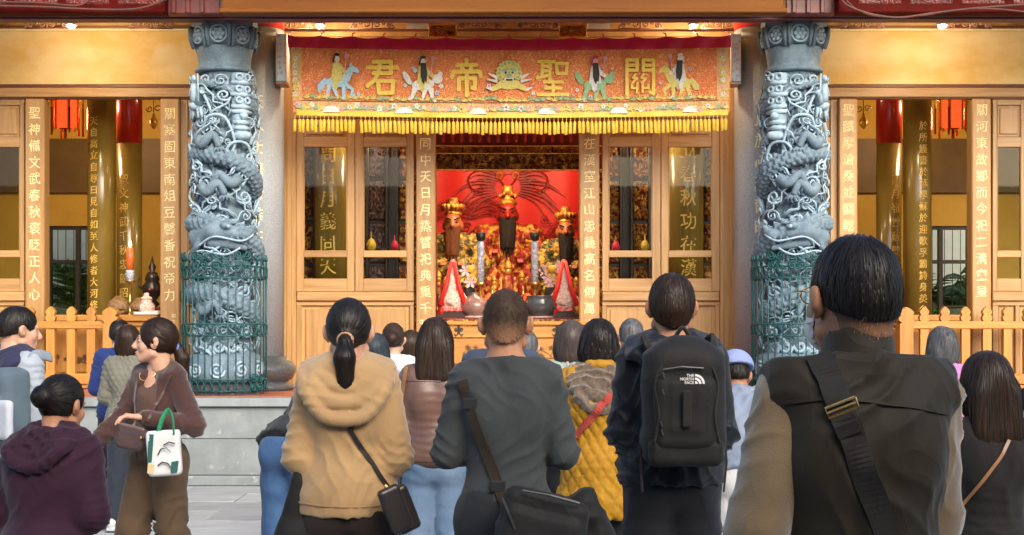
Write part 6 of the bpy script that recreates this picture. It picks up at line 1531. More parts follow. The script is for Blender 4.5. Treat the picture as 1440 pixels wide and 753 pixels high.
        def fn(V, N):
            w0 = noise3(V * 5 + s.seed, 5); b = noise3(np.stack([V[:, 0] * 5, V[:, 1] * 5, V[:, 2] * 11 + w0 * 3 + V[:, 0] * 7], 1), s.seed + 9); return V + N * ((np.clip(1 - np.abs(b) * 2.3, -.3, 1) - .3) * amp * (1 + .8 * np.exp(-((V[:, 2] - .5) / .1) ** 2)))[:, None]
        return s.emit(name, g, m, 0, 1, fn)
    def shoes(s, m=None, sole=None):
        k = s.k
        for d, (kn, an) in zip((-1, 1), s.legpts()):
            g = SDF(s.Lp((an[0] - .09, an[1] - .12, max(0, an[2] - .1))) - .01, s.Lp((an[0] + .09, an[1] + .24, an[2] + .1)), .012); zb = an[2] - .09
            g.ell(s.Lp((an[0], an[1] - .02, zb + .06)), np.array((.042, .07, .06)) * k, .02); g.ell(s.Lp((an[0] + d * .006, an[1] + .1, zb + .042)), np.array((.047, .095, .042)) * k, .03); g.rbox(s.Lp((an[0], an[1] + .055, zb + .014)), np.array((.045, .135, .014)) * k, .012, .008); g.cut(s.Lp((0, 0, zb + .002)), (0, 0, -1))
            o = s.emit('shoe', g, m or M_SHOED)
    # ---- hair
    def hair(s, style, m, n=2600, seg=7, tie=None, w=.0032, parting=0., thick=1., tail=1., cutz=-.04, ears=True, name='hair'):
        seg = seg if seg < 4 else max(5, int(seg * .75)); k = s.k; M = s.Mh; hc = s.HD((0, 0, 0)); ext = {'long': .46, 'ponytail': .36}.get(style, .26)
        lo, hi = hc - .24 * k, hc + .24 * k; lo[2] -= (ext - .2) * k; g = SDF(lo, hi, .0062 if s.h < .0095 else .0095)
        def E(c, r, kk=.015, op='u'): g.ell(s.HD(c), np.array(r) * k, kk * k, op, M)
        def Cn(a, b, r1, r2, kk=.015, op='u', sy=1.): g.cone(s.HD(a), s.HD(b), r1 * k, r2 * k, kk * k, sy, op)
        T = {'short': .007, 'buzz': .0022, 'bob': .018, 'long': .012, 'ponytail': .007, 'bun': .008, 'wave': .017, 'hijab': .016}[style] * thick
        E((0, -.02, .022), (.076 + T, .097 + T, .097 + T))
        if style == 'short': Cn((0, -.06, -.02), (0, -.058, -.075), .062 + T * .4, .052, .02)
        if style == 'buzz': Cn((0, -.06, -.03), (0, -.05, -.08), .058, .053, .02)
        if style in ('bob', 'wave'):
            for d in (-1, 1): E((d * .06, -.02, -.05), (.05, .075, .09), .03)
            E((0, -.07, -.06), (.085, .055, .095), .03)
        if style == 'long':
            for d in (-1, 1): E((d * .055, -.02, -.05), (.045, .07, .10), .03)
            for i in range(6):
                x = -.06 + .024 * i; Cn((x, -.085, -.02), (x * 1.15, -.098, -.20 - .02 * math.sin(i * 2.)), .04, .035, .02); Cn((x * 1.15, -.098, -.20), (x * 1.1 + .01 * math.sin(i * 3), -.095, -.33 - .03 * math.sin(i * 1.7)), .034, .012, .015)
        tp = (0, -.125, -.035)
        if style == 'ponytail':
            Cn((0, -.09, -.03), tp, .04, .022, .02); Cn(tp, (0, -.155, -.10), .022, .036, .015); Cn((0, -.155, -.10), (.004, -.15, -.10 - .085 * tail), .036, .028, .015); Cn((.004, -.15, -.10 - .085 * tail), (.006, -.145, -.10 - .135 * tail), .028, .008, .01)
        if style == 'bun': Cn((0, -.09, .01), (0, -.125, .01), .04, .045, .02); E((0, -.14, .01), (.043, .032, .043), .01)
        # face and ears stay clear
        E((0, .125, -.045), (.078, .082, .125 if style != 'hijab' else .1), .012, 'c')
        if style in ('short', 'buzz', 'ponytail', 'bun'):
            for d in (-1, 1) if ears else (): E((d * .094, .022, -.05), (.036, .056, .075), .01, 'c')
            dn = np.array(M @ Vector((0, .35, -1)).normalized()); 
            if style in ('short', 'buzz'): g.cut(s.HD((0, -.06, cutz)), dn)
            else:
                c = SDF(lo, hi, g.h); 
                E((0, -.04, -.135), (.07, .055, .05), .012, 'c')
        o = s.emit(name, g, m)
        # combed strands over the volume
        V, F = s.last; r = np.random.default_rng(s.seed + 77); N0 = vnormals(V, F)
        crown = s.HD((parting, -.045, .115)); tpw = s.HD(tp if style == 'ponytail' else (0, -.13, .01)); dnv = np.array(s.Mb @ Vector((0, 0, -1))); upv = np.array(M @ Vector((0, 0, 1))); bk = np.array(M @ Vector((0, -1, 0)))
        out_ = (N0 @ bk > -.75) | (V[:, 2] > hc[2] + .03 * k); src = np.flatnonzero(out_)
        n = int(n * ((1.25 if s.h < .0095 else .75) if style != 'buzz' else .9)); P = V[r.choice(src, n)] + r.normal(0, .002, (n, 3)); off = np.abs(r.normal(0, .0016 if style != 'buzz' else .001, n)) * (1.5 if style in ('wave', 'bob') else 1) + .0004
        L_ = {'short': .05, 'buzz': .007, 'bob': .11, 'long': .22, 'ponytail': .11, 'bun': .09, 'wave': .09, 'hijab': .1}[style] * k * r.uniform(.7, 1.2, n); st = (L_ / seg)[:, None]
        pts = [P]; jit = r.normal(0, .07 if style != 'wave' else .3, (n, 3)); D0 = None
        for i in range(seg):
            G = g.grad(P); rel = P - crown
            if style == 'ponytail':
                z = (P - tpw) @ dnv; dist = np.linalg.norm(P - tpw, axis=1); tail = ((z > -.005) & ((P - tpw) @ bk > -.022 * k)) ; d = np.where(tail[:, None], dnv, (tpw - P) / (dist[:, None] + 1e-6))
            elif style == 'bun':
                q = tpw - P; dist = np.linalg.norm(q, axis=1, keepdims=True); tang = np.cross(q, bk); d = np.where(dist > .05 * k, q / dist, tang / (np.linalg.norm(tang, axis=1, keepdims=True) + 1e-6))
            elif style == 'buzz': d = G * .6 + dnv * .8
            else:
                grav = {'short': .55, 'bob': 1.2, 'long': 1.6, 'wave': .9, 'hijab': 1.2}[style]; d = rel / (np.linalg.norm(rel, axis=1, keepdims=True) + .02) + dnv * grav
            d = d + jit
            if style != 'buzz': d = d - G * np.sum(d * G, 1, keepdims=True)
            d /= np.linalg.norm(d, axis=1, keepdims=True) + 1e-9
            if style in ('short', 'buzz'): st_ = st * (((P - s.HD((0, -.06, cutz))) @ np.array(M @ Vector((0, .35, -1)).normalized()) < .0) & (g.sample(P) < .008))[:, None]
            else: st_ = st
            P = P + d * st_
            if style != 'buzz':
                sd_ = g.sample(P); G = g.grad(P); P = P - G * np.clip(sd_ - off, -.02, .02)[:, None]
            pts.append(P)
        Q = np.stack(pts, 1); T_ = np.gradient(Q, axis=1); Gn = g.grad(Q.reshape(-1, 3)).reshape(Q.shape); S_ = np.cross(T_, Gn); S_ /= np.linalg.norm(S_, axis=2, keepdims=True) + 1e-9
        tw = r.normal(0, .22, (n, 1, 1)); S_ = S_ + Gn * tw; S_ /= np.linalg.norm(S_, axis=2, keepdims=True) + 1e-9
        wd = (w * k * (1.25 if s.h < .0095 else 2.)) * np.array([.5] + [1.] * (seg - 1) + [.12])[None, :, None] * .5
        A = Q - S_ * wd; B = Q + S_ * wd; VV = np.stack([A, B], 2).reshape(-1, 3); base = (np.arange(n) * (seg + 1) * 2)[:, None] + (np.arange(seg) * 2)[None, :]
        FF = np.stack([base, base + 1, base + 3, base + 2], -1).reshape(-1, 4)
        so_ = link('strands', np_mesh('strands', VV, FF), m, o, (0, 0, 0), local=True); so_['kind'] = 'stuff'
        if tie is not None:
            c = Vector(tpw.tolist()); link('hair_tie', MB().tube([c + M @ Vector((math.cos(a) * .024 * k, -.004, math.sin(a) * .024 * k)) for a in np.linspace(0, 2 * PI, 17)], .010 * k, 7, False).mesh(), tie, s.root, (0, 0, 0), smooth=True, local=True)
        return o
    # ---- straps laid on the clothes along photo points
    def cast(s):
        if s.bvh is None:
            vs = []; fs = []; n = 0
            for V, F in s.tops: vs += V.tolist(); fs += (F + n).tolist(); n = len(vs)
            s.bvh = BVHTree.FromPolygons(vs, fs)
        return s.bvh
    def hit(s, px, py):
        Mi = Matrix.Rotation(-s.rot, 3, 'Z'); o = Mi @ (Vector((0, 0, CAM_Z)) - s.loc); d = Mi @ Vector(((px - VX) / FPX, 1, -(py - VY) / FPX)).normalized()
        r = s.cast().ray_cast(o, d)
        if r[0] is None: return None, None
        Mz = Matrix.Rotation(s.rot, 3, 'Z'); return Mz @ r[0] + s.loc, Mz @ r[1]
    def ribbon(s, pix, width, m, name, parent, thick=.004, off=.004, n=34, smooth=3):
        P = []; Nn = []; pix = [Vector((a, b, 0)) for a, b in pix]; pp = smooth_path(pix, max(2, n // (len(pix) - 1))); lastd = None
        for q in pp:
            h_, nn = s.hit(q.x, q.y)
            if h_ is None:
                if not P: continue
                Yl = P[-1].y; h_ = PT(q.x, q.y, Yl); nn = Nn[-1]
            P.append(h_); Nn.append(nn)
        for _ in range(smooth):
            P = [P[0]] + [(P[i - 1] + P[i] * 2 + P[i + 1]) / 4 for i in range(1, len(P) - 1)] + [P[-1]]; Nn = [Nn[0]] + [(Nn[i - 1] + Nn[i] * 2 + Nn[i + 1]).normalized() for i in range(1, len(Nn) - 1)] + [Nn[-1]]
        m_ = MB(); k = len(P); vs = []
        for i in range(k):
            T = (P[min(i + 1, k - 1)] - P[max(i - 1, 0)]).normalized(); sd_ = T.cross(Nn[i]).normalized(); c = P[i] + Nn[i] * (off + .003)
            for a, b in ((-1, 0), (1, 0), (1, 1), (-1, 1)): vs.append(c + sd_ * a * width / 2 + Nn[i] * b * thick)
        fs = [(i * 4 + j, i * 4 + (j + 1) % 4, i * 4 + 4 + (j + 1) % 4, i * 4 + 4 + j) for i in range(k - 1) for j in range(4)] + [(3, 2, 1, 0), (k * 4 - 4, k * 4 - 3, k * 4 - 2, k * 4 - 1)]
        s.path = (P, Nn); return m_.add(vs, fs).build(name, m, parent)

# ------------------------------------------------------------------ the worshippers, nearest first
G_W = 'worshippers in the courtyard'
M_WEB = cloth_mat('black_webbing', (.018, .015, .012), bump=.6, bscale=500, rough=.6)
M_NYL = cloth_mat('black_nylon', (.015, .014, .0135), rough=.68, sheen=.05, bump=.3, bscale=60)
M_LEA = mat('black_leather', (.016, .013, .012), (.024, .02, .018), rough=.35, bump=.3, bscale=120, bdist=.002)
def seam(P, pix, m, name='seam', w=.004): return P.ribbon(pix, w, m, name, P.root, .002, .0005, 30)
def fix_child(o, P):
    """a mesh built in world space becomes part of a turned person"""
    Mi = Matrix.Rotation(-P.rot, 4, 'Z'); o.location = Mi @ (WL[o] - P.loc); o.rotation_euler = (0, 0, -P.rot); return o

# man in the olive vest
A = Person('man in an olive black vest over tan fleece sleeves, glasses and wide strap', 1203, 2.95, 1.727, rot=6, girth=1.06, skin=SK2, yaw=10, h=.0068, seed=1, arms=(((-.215, -.03, 1.12), (-.12, .2, 1.13)), ((.172, .03, 1.12), (.08, .23, 1.16))))
A.body()
M_FLEECE = cloth_mat('tan_fleece', (.22, .15, .075), (.16, .108, .055), bump=.9, bscale=240, sheen=.6); A.top(M_FLEECE, .018, .84, .0065, 'fleece_sweater')
M_VEST = cloth_mat('olive_vest', (.026, .0205, .0105), (.020, .0155, .008), rough=.62, sheen=.12, bump=.3, bscale=450); A.top(M_VEST, .034, .78, .008, 'vest', sleeves=False, collar=(.070, .055), loose=.01)
A.hair('buzz', fade_mat('nape_stubble', 1.52, 1.585, (.33, .16, .085), (.02, .013, .009)), 1500, 2, w=.0013, cutz=-.075, name='nape_stubble'); A.hair('short', HBLK, 5200, 6, w=.0015, cutz=-.03)
A.pants(cloth_mat('dark_trousers', (.02, .02, .022))); A.shoes()
fix_child(seam(A, [(1106, 566), (1170, 562), (1260, 570), (1332, 582)], M_VEST, 'yoke_seam', .007), A)
B1 = thing('shoulder_bag_strap', 'wide dark webbing bag strap with a metal buckle across the olive vest', 'bag strap', PT(1200, 700, 2.6))
A.ribbon([(1148, 497), (1164, 530), (1183, 578), (1206, 640), (1228, 700), (1252, 775)], .052, M_WEB, 'strap', B1, .003, .004, 46)
p, nn = A.hit(1184, 577)
if p:
    T = (PT(1190, 592, p.y) - PT(1178, 562, p.y)).normalized(); sd_ = T.cross(nn).normalized(); c = p + nn * .014
    MB().tube([c + sd_ * a * .031 + T * b * .0105 for a, b in ((-1, -1), (1, -1), (1, 1), (-1, 1), (-1, -1))], .0032, 6, False).build('buckle_frame', M_BRASS, B1)
    MB().tube([c - sd_ * .031, c + sd_ * .031], .0026, 6).build('buckle_bar', M_BRASS, B1)
    p2, n2 = A.hit(1192, 603)
    if p2: q = MB(); c2 = p2 + n2 * .0125; q.add([c2 + sd_ * a * .0265 + T * b * .0125 + n2 * z for z in (0, .004) for a, b in ((-1, -1), (1, -1), (1, 1), (-1, 1))], [(0, 3, 2, 1), (4, 5, 6, 7), (0, 1, 5, 4), (1, 2, 6, 5), (2, 3, 7, 6), (3, 0, 4, 7)]); q.build('strap_loop', M_WEB, B1)
for d in (-1, 1):
    link('glasses_temple', MB().tube([Vector(A.HD((d * .085, -.02, .002))), Vector(A.HD((d * .088, .03, .012))), Vector(A.HD((d * .078, .1, .012)))], .0022, 6).mesh(), M_BRASS, A.root, (0, 0, 0), smooth=True, local=True)
    link('mask_loop', MB().tube([Vector(A.HD((d * .089, -.02, .01))), Vector(A.HD((d * .086, .0, -.05))), Vector(A.HD((d * .066, .07, -.055)))], .0022, 6).mesh(), M_PAPER, A.root, (0, 0, 0), smooth=True, local=True)
    link('lens', MB().tube([Vector(A.HD((d * .033 + math.cos(a) * .024, .112, .004 + math.sin(a) * .018))) for a in np.linspace(0, 2 * PI, 17)], .0018, 5, False).mesh(), M_BRASS, A.root, (0, 0, 0), smooth=True, local=True)
g = SDF(A.HD((0, .08, -.06)) - .1, A.HD((0, .08, -.06)) + .1, .006); g.ell(A.HD((0, .055, -.065)), np.array((.071, .07, .058)), .01, rot=A.Mh); g.ell(A.HD((0, .03, -.065)), np.array((.067, .066, .054)), .004, 'c', A.Mh); A.emit('face_mask', g, M_PAPER)

# man in the grey top
J = Person('man with shaved head in a dark grey long sleeved top and diagonal bag strap', 711, 4.95, 1.670, skin=SK2, h=.0068, seed=2, girth=1.03, arms=(((-.205, -.01, 1.12), (-.09, .22, 1.1)), ((.205, -.01, 1.12), (.09, .22, 1.1))))
J.body(); M_GREY = cloth_mat('charcoal_jersey', (.045, .050, .050), (.036, .040, .040), rough=.8, bump=.25, bscale=500); J.top(M_GREY, .013, .80, .0065, 'long_sleeved_top', sl=1.1)
J.hair('buzz', fade_mat('stubble', 1.475, 1.575, (.36, .175, .09), (.055, .031, .015)), 9000, 2, w=.0015, cutz=-.05); J.pants(cloth_mat('black_jeans', (.02, .021, .023))); J.shoes()
B2 = thing('sling_bag', 'black nylon sling bag with zips at the hip of the man in grey', 'bag', PT(760, 745, 4.77))
J.ribbon([(651, 536), (659, 562), (672, 605), (690, 650), (704, 692), (712, 712)], .038, cloth_mat('brown_black_webbing', (.03, .022, .012), bump=.6, bscale=500), 'strap', B2, .003, .003, 40)
for py in (568, 684):
    px = 660.5 if py == 568 else 700; p, nn = J.hit(px, py)
    if p: MB().box(p.x - .026, p.x + .026, p.y - .018, p.y - .008, p.z - .02, p.z + .02, .006).build('strap_slider', M_BLACK, B2)
def part_sdf(fn, lo, hi, h, name, m, parent, c, relief=0., rot=None):
    g = SDF(lo, hi, h); fn(g); V, F = g.surface()
    if relief: N = vnormals(V, F); V = V + N * ((1 - np.abs(noise3(V * np.array([8, 8, 14]), 7)) * 2.2) * relief)[:, None]
    return link(name, np_mesh(name, V, F), m, parent, c, rot=rot)
def soft_bag(root, c, half, rad, rot, m, amp=.006, h=.008, seed=0, name='bag_body', pocket=True):
    g = SDF((-.4, -.25, -.4), (.4, .25, .4), h); g.rbox((0, 0, 0), half, rad, .0)
    if pocket: g.rbox((0, -half[1] * .75, -half[2] * .2), (half[0] * .86, half[1] * .55, half[2] * .62), rad * .5, .012)
    V, F = g.surface(); N = vnormals(V, F); V = V + N * ((1 - np.abs(noise3(V * np.array([9, 9, 16]) + seed, seed)) * 2.2) * amp)[:, None]
    o = link(name, np_mesh(name, V, F), m, root, c, rot=rot); return o
bb = soft_bag(B2, PT(762, 738, 4.70), (.145, .05, .105), .04, (0, R(14), 0), M_NYL)
M_ZIP = mat('zip_metal', (.06, .06, .06), rough=.45, metal=.3)
for (a, b_) in (((706, 700), (724, 745)), ((735, 690), (815, 708))): MB().tube([PT(*a, 4.63), PT((a[0] + b_[0]) / 2, (a[1] + b_[1]) / 2 - 2, 4.615), PT(*b_, 4.63)], .004, 5).build('zip', M_ZIP, B2)
MB().ball(PT(724, 698, 4.67), (.018, .006, .012), 8, 6).build('reflective_tab', M_PAPER, B2)
o = soft_bag(None, PT(822, 742, 4.81), (.075, .07, .13), .05, (0, R(-24), 0), M_NYL, .014, .008, 4, 'draped_jacket', False); tag(o, 'crumpled black jacket hanging beside the sling bag of the man in grey', 'jacket')

# woman with the ponytail
N_ = Person('woman with a black ponytail in a beige hooded top', 490, 5.25, 1.638, female=True, girth=1.05, skin=SK1, h=.0068, seed=3, arms=(((-.185, -.02, 1.10), (-.08, .2, 1.06)), ((.185, -.02, 1.10), (.08, .2, 1.06))))
N_.body(); M_BEIGE = cloth_mat('beige_jersey', (.43, .27, .12), (.35, .21, .09), rough=.7, sheen=.4, bump=.2, bscale=420); N_.top(M_BEIGE, .02, .885, .0055, 'hooded_top', loose=.012); N_.hood(M_BEIGE, 1.25, 1.2, amp=.004)
N_.hair('ponytail', HBLK, 5200, 8, tie=mat('tan_hair_tie', (.5, .24, .12), rough=.6), w=.0015); N_.pants(cloth_mat('brown_trousers', (.032, .02, .016)), .018, .06); N_.shoes()
fix_child(seam(N_, [(418, 706), (460, 712), (520, 712), (562, 704)], M_BEIGE, 'hem_seam', .006), N_)
B3 = thing('crossbody_bag', 'small black leather crossbody bag at the hip of the ponytail woman', 'bag', PT(563, 740, 5.1))
N_.ribbon([(491, 601), (505, 625), (522, 652), (540, 680), (552, 694)], .016, M_LEA, 'strap', B3, .004, .003, 30)
for dx in (-.024, .012): soft_bag(B3, PT(563 + dx * 300, 716, 5.07 + dx), (.042, .02, .085), .015, (0, R(-22), R(25)), M_LEA, .001, .006, 2, 'compartment', False)
MB().tube([PT(541, 683, 5.09), PT(549, 690, 5.085)], .007, 6).build('strap_ring', M_BRASS, B3)
o = part_sdf(lambda g: (g.cone((.03, 0, .17), (-.02, 0, -.14), .016, .075, .0, .6), g.cone((.02, 0, .0), (.05, 0, -.2), .03, .06, .03, .6)), (-.2, -.12, -.32), (.2, .12, .25), .008, 'black_tote', M_NYL, None, PT(412, 724, 5.2), .008); tag(o, 'limp black cloth bag hanging at the elbow of the ponytail woman', 'bag')

# young man with the backpack
E_ = Person('young man in a black hooded rain jacket wearing a black backpack', 945, 5.5, 1.738, skin=SK2, h=.0072, seed=4, arms=(((-.178, .0, 1.11), (-.09, .22, 1.12)), ((.178, .0, 1.11), (.09, .22, 1.12))))
E_.body(); M_RAIN = cloth_mat('black_rain_shell', (.012, .0135, .018), (.009, .010, .013), rough=.48, sheen=.08, bump=.15, bscale=200); E_.top(M_RAIN, .027, .92, .009, 'rain_jacket', loose=.02, sl=1.0); E_.hood(M_RAIN, 1.36, 1.22, amp=.008)
E_.hair('short', HDBR, 4200, 7, w=.0015, thick=1.35, cutz=-.06); E_.pants(cloth_mat('navy_black_trousers', (.012, .013, .017)), .026, .07); E_.shoes()
BP = thing('backpack', 'black hiking backpack with a small white logo on the young man’s back', 'backpack', (XP(960, 5.25), 5.25, 1.05)); bc = Vector((XP(960, 5.25), 5.24, ZP(566, 5.25)))
def f1(g): g.rbox((0, 0, 0), (.15, .10, .215), .075, 0); g.ell((0, .0, .17), (.12, .09, .075), .04); g.rbox((0, .02, -.16), (.14, .10, .07), .04, .03)
part_sdf(f1, (-.22, -.18, -.3), (.22, .18, .3), .0085, 'main_compartment', M_NYL, BP, bc, .005)
def f2(g): g.rbox((0, 0, 0), (.112, .035, .135), .034, 0); g.rbox((0, -.02, .02), (.062, .02, .1), .018, .01)
part_sdf(f2, (-.2, -.1, -.2), (.2, .1, .2), .0075, 'front_pocket', M_NYL, BP, bc + Vector((-.005, -.088, -.03)), .003)
def f3(g): g.rbox((0, 0, 0), (.135, .05, .05), .03, 0)
part_sdf(f3, (-.2, -.1, -.1), (.2, .1, .1), .0075, 'lower_compartment', M_NYL, BP, bc + Vector((0, -.06, -.175)), .004)
MB().box(bc.x - .019, bc.x + .013, bc.y - .152, bc.y - .142, bc.z - .08, bc.z + .05, .003).build('daisy_chain', M_WEB, BP)
for d in (-1, 1):
    MB().tube(smooth_path([bc + Vector((d * .06, -.092, .19)), bc + Vector((d * .112, -.105, .08)), bc + Vector((d * .10, -.118, -.04)), bc + Vector((d * .118, -.11, -.14))]), .0045, 6).build('piping', M_WEB, BP, True)
    MB().tube([bc + Vector((d * .12, .06, .19)), bc + Vector((d * .13, .10, .24)), bc + Vector((d * .12, .2, .22))], .022, 8, True, .35).build('shoulder_strap', M_WEB, BP, True)
    MB().tube([bc + Vector((d * .15, -.02, -.12)), bc + Vector((d * .158, -.02, -.22)), bc + Vector((d * .15, .0, -.33))], .007, 6, True, .4).build('loose_webbing', M_WEB, BP)
for pts in ([(-.1, -.105, .1), (-.085, -.118, .125), (-.02, -.122, .135), (.06, -.118, .13)], [(-.095, -.105, -.07), (-.098, -.11, -.0), (-.09, -.112, .05)]): MB().tube([bc + Vector(p) for p in pts], .0032, 5).build('zip', M_ZIP, BP)
for (x, z) in ((-.088, .115), (-.09, .055), (-.096, -.06), (-.093, -.09)): MB().tube([bc + Vector((x, -.125, z)), bc + Vector((x + .006, -.128, z - .022))], .0035, 5).build('zip_puller', M_ZIP, BP)
MB().tube(smooth_path([bc + Vector((-.03, .02, .235)), bc + Vector((0, .01, .275)), bc + Vector((.03, .02, .235))]), .008, 6).build('grab_handle', M_WEB, BP, True)
M_LOGO = mat('white_embroidered_logo', (.8, .78, .72), rough=.6); lc = PT(972, 533, 5.107)
for i, tx in enumerate(('THE', 'NORTH', 'FACE')):
    v, f = char_geo(tx, .015); S_ = .0145; me = bpy.data.meshes.new('logo_word'); x1 = v[:, 0].max(); me.from_pydata(((v - np.array([x1, 0, 0])) * np.array([S_, .002, S_])).tolist(), [], f); me.update(); link('logo_word', me, M_LOGO, BP, (lc.x + .010, lc.y, lc.z + .012 - i * .0128))
q = MB(); o_ = (lc.x + .014, lc.z - .018)
for r0, r1 in ((.000, .010), (.014, .023), (.027, .035)):
    a = np.linspace(0, PI / 2, 9); pl = [(o_[0] + r1 * math.sin(t) * .0 + r1 * math.cos(t), o_[1] + r1 * math.sin(t)) for t in a] + [(o_[0] + r0 * math.cos(t), o_[1] + r0 * math.sin(t)) for t in a[::-1]]
    MB().prism(pl if r0 > 0 else pl[:10], lc.y - .001, lc.y + .001).build('logo_arc', M_LOGO, BP)

# woman in the mustard coat
G_ = Person('woman in a quilted mustard coat with a fluffy grey brown hood', 842, 7.0, 1.56, female=True, girth=1.1, skin=SK1, h=.01, seed=5)
G_.body(); M_MUST = cloth_mat('mustard_quilt', (.44, .225, .012), (.36, .17, .01), rough=.6, bump=.2, bscale=200); G_.top(M_MUST, .036, .66, .004, 'quilted_coat', loose=.04, fn=lambda V, N: quilt(V, N, .012, .075))
M_FUR = cloth_mat('taupe_fleece', (.17, .125, .085), (.09, .062, .04), bump=1.0, bscale=90, sheen=.8, nscale=60); G_.hood(M_FUR, 1.24, 1.12, 'fleece_hood', .012)
g = SDF(G_.U((-.15, -.2, 1.35)) - .03, G_.U((.15, .15, 1.55)), .009)
for d in (-1, 1): g.cone(G_.U((d * .05, -.085, 1.475)), G_.U((d * .085, -.0, 1.475)), .022, .022, .02); g.cone(G_.U((0, -.1, 1.475)), G_.U((d * .05, -.085, 1.475)), .022, .022, .02)
G_.emit('coat_collar', g, M_MUST)
G_.hair('wave', HBLK, 3200, 7, thick=1.1); G_.pants(cloth_mat('black_slacks', (.02, .02, .02))); G_.shoes()
B4 = thing('red_bag_strap', 'coral red bag strap across the back of the mustard coat', 'bag strap', PT(838, 590, 6.4)); G_.ribbon([(858, 556), (845, 572), (828, 592), (812, 615)], .034, cloth_mat('coral_webbing', (.42, .06, .045)), 'strap', B4, .004, .008, 24)

# woman in the leather jacket
L1 = Person('long haired woman in a brown leather jacket and light blue jeans', 612, 7.2, 1.575, female=True, skin=SK1, h=.01, seed=6, arms=(((-.19, -.02, 1.12), (-.12, .2, 1.1)), ((.185, -.02, 1.12), (.08, .2, 1.1))))
L1.body(); M_BLEA = mat('brown_leather', (.15, .078, .055), (.11, .055, .04), rough=.38, nscale=6, detail=6, bump=.3, bscale=90, bdist=.003, sheen=.1); L1.top(M_BLEA, .026, .93, .0022, 'leather_jacket', loose=.012)
g = SDF(L1.U((-.25, -.25, .86)), L1.U((.25, .25, 1.0)), .01); g.ell(L1.U((0, 0, .925)), np.array((.185, .145, .06)), .0); g.cut(L1.U((0, 0, .895)), (0, 0, -1)); g.cut(L1.U((0, 0, .945)), (0, 0, 1)); L1.emit('ribbed_hem', g, cloth_mat('brown_rib', (.075, .042, .03), bump=1.0, bscale=160))
L1.hair('long', HDBR, 4200, 9, w=.0015); L1.pants(cloth_mat('light_jeans', (.10, .17, .27), (.17, .25, .35), nscale=4), .02, .06, .009); L1.shoes()
fix_child(seam(L1, [(562, 534), (590, 536), (620, 537)], M_BLEA, 'yoke_seam', .006), L1)
B5 = thing('tan_bag_strap', 'thin tan bag strap on the shoulder of the leather jacket', 'bag strap', PT(572, 535, 6.6)); L1.ribbon([(573, 517), (569, 540), (566, 562)], .022, cloth_mat('tan_webbing', (.3, .15, .07)), 'strap', B5, .004, .005, 16)

# woman far right, long straight hair
B_ = Person('woman with long straight dark hair in a black top and thin tan strap', 1388, 4.75, 1.45, female=True, girth=1.1, skin=SK1, h=.0095, seed=7, rot=10)
B_.body(); B_.top(cloth_mat('black_knit', (.018, .016, .014), bump=.5, bscale=200), .02, .8, .006, 'black_top', loose=.01); B_.hair('long', HDBR, 4200, 9, w=.0015, thick=1.2); B_.pants(cloth_mat('black_trousers', (.015, .015, .016))); B_.shoes()
B6 = thing('tan_leather_strap', 'narrow tan leather strap across the black top', 'bag strap', PT(1380, 670, 4.25)); B_.ribbon([(1419, 620), (1405, 644), (1380, 678), (1355, 708), (1332, 722)], .011, mat('tan_leather', (.32, .15, .06), rough=.4), 'strap', B6, .003, .003, 30)

# seated-height person in purple
R_ = Person('person in a dark plum hooded jacket with hair in a low bun', 64, 4.9, 1.372, female=True, girth=1.26, skin=SK2, h=.0078, seed=8, rot=-14, yaw=-12, bow=8, pitch=6)
R_.body(); M_PLUM = cloth_mat('plum_jersey', (.034, .009, .022), (.026, .007, .016), rough=.75, bump=.3, bscale=300); R_.top(M_PLUM, .028, .82, .010, 'plum_jacket', loose=.015); R_.hood(M_PLUM, 1.30, 1.08, amp=.010)
R_.hair('bun', HBLK, 4200, 7, w=.0015, thick=1.3); R_.pants(cloth_mat('black_trousers', (.015, .015, .016))); R_.shoes()

# woman in the brown cardigan, walking
P_ = Person('woman in a brown cardigan looking aside, carrying a white tote on her arm', 222, 7.5, 1.57, rot=150, female=True, girth=.98, skin=SK1, yaw=-52, h=.0085, seed=9, group='people walking past', arms=(((-.262, -.02, 1.11), (-.10, .20, 1.155)), ((.235, .03, 1.15), (.34, .15, 1.0))), legs=[((-.085, -.02, .5), (-.11, -.16, .12)), ((.1, .09, .5), (.115, .1, .09))])
P_.palms = [(.2, .3, -1), (-.6, .5, -.2)]; P_.curl = .35
P_.body(True); M_CARD = cloth_mat('brown_cardigan', (.068, .030, .025), (.05, .022, .018), bump=.5, bscale=320, sheen=.4)
P_.top(cloth_mat('mocha_camisole', (.11, .062, .045), bump=.5, bscale=200), .008, .9, .003, 'camisole', sleeves=False, cut_tilt=1.5, neck=1.47)
k = P_.k; lo, hi = P_.bounds(.16); g = SDF(lo, hi, .0085); P_.torso(g, .017, True, .97, 1.05); g.cut(P_.U((0, -.02, 1.462)), np.array(Vector((0, .75, 1)).normalized())); g.cone(P_.U((0, .16, 1.38)), P_.U((0, .16, .85)), .095, .072, .008, op='c'); g.cone(P_.U((0, .13, 1.46)), P_.U((0, .15, 1.35)), .09, .085, .01, op='c')
gx, gy, gz = g.grid(); ga = SDF(lo, hi, .0085)
for i in range(2): e, wr = P_.U(P_.EL[i]), P_.U(P_.WR[i]); ga.cone(e, e + (wr - e) * .97, .06, .05, 0)
g.D = np.minimum(np.maximum(g.D, (.90 * k - gz) + 0 * gx + 0 * gy), np.where(ga.D < 1, np.maximum(ga.D, g.D), 1)).astype(np.float32); P_.emit('cardigan', g, M_CARD, .006, .9); P_.tops.append(P_.last)
P_.hair('ponytail', HDBR, 3600, 8, tie=mat('blue_scrunchie', (.03, .06, .3), (.2, .3, .6), rough=.6, nscale=90), w=.0015, thick=2.2, ears=False, tail=2.6)
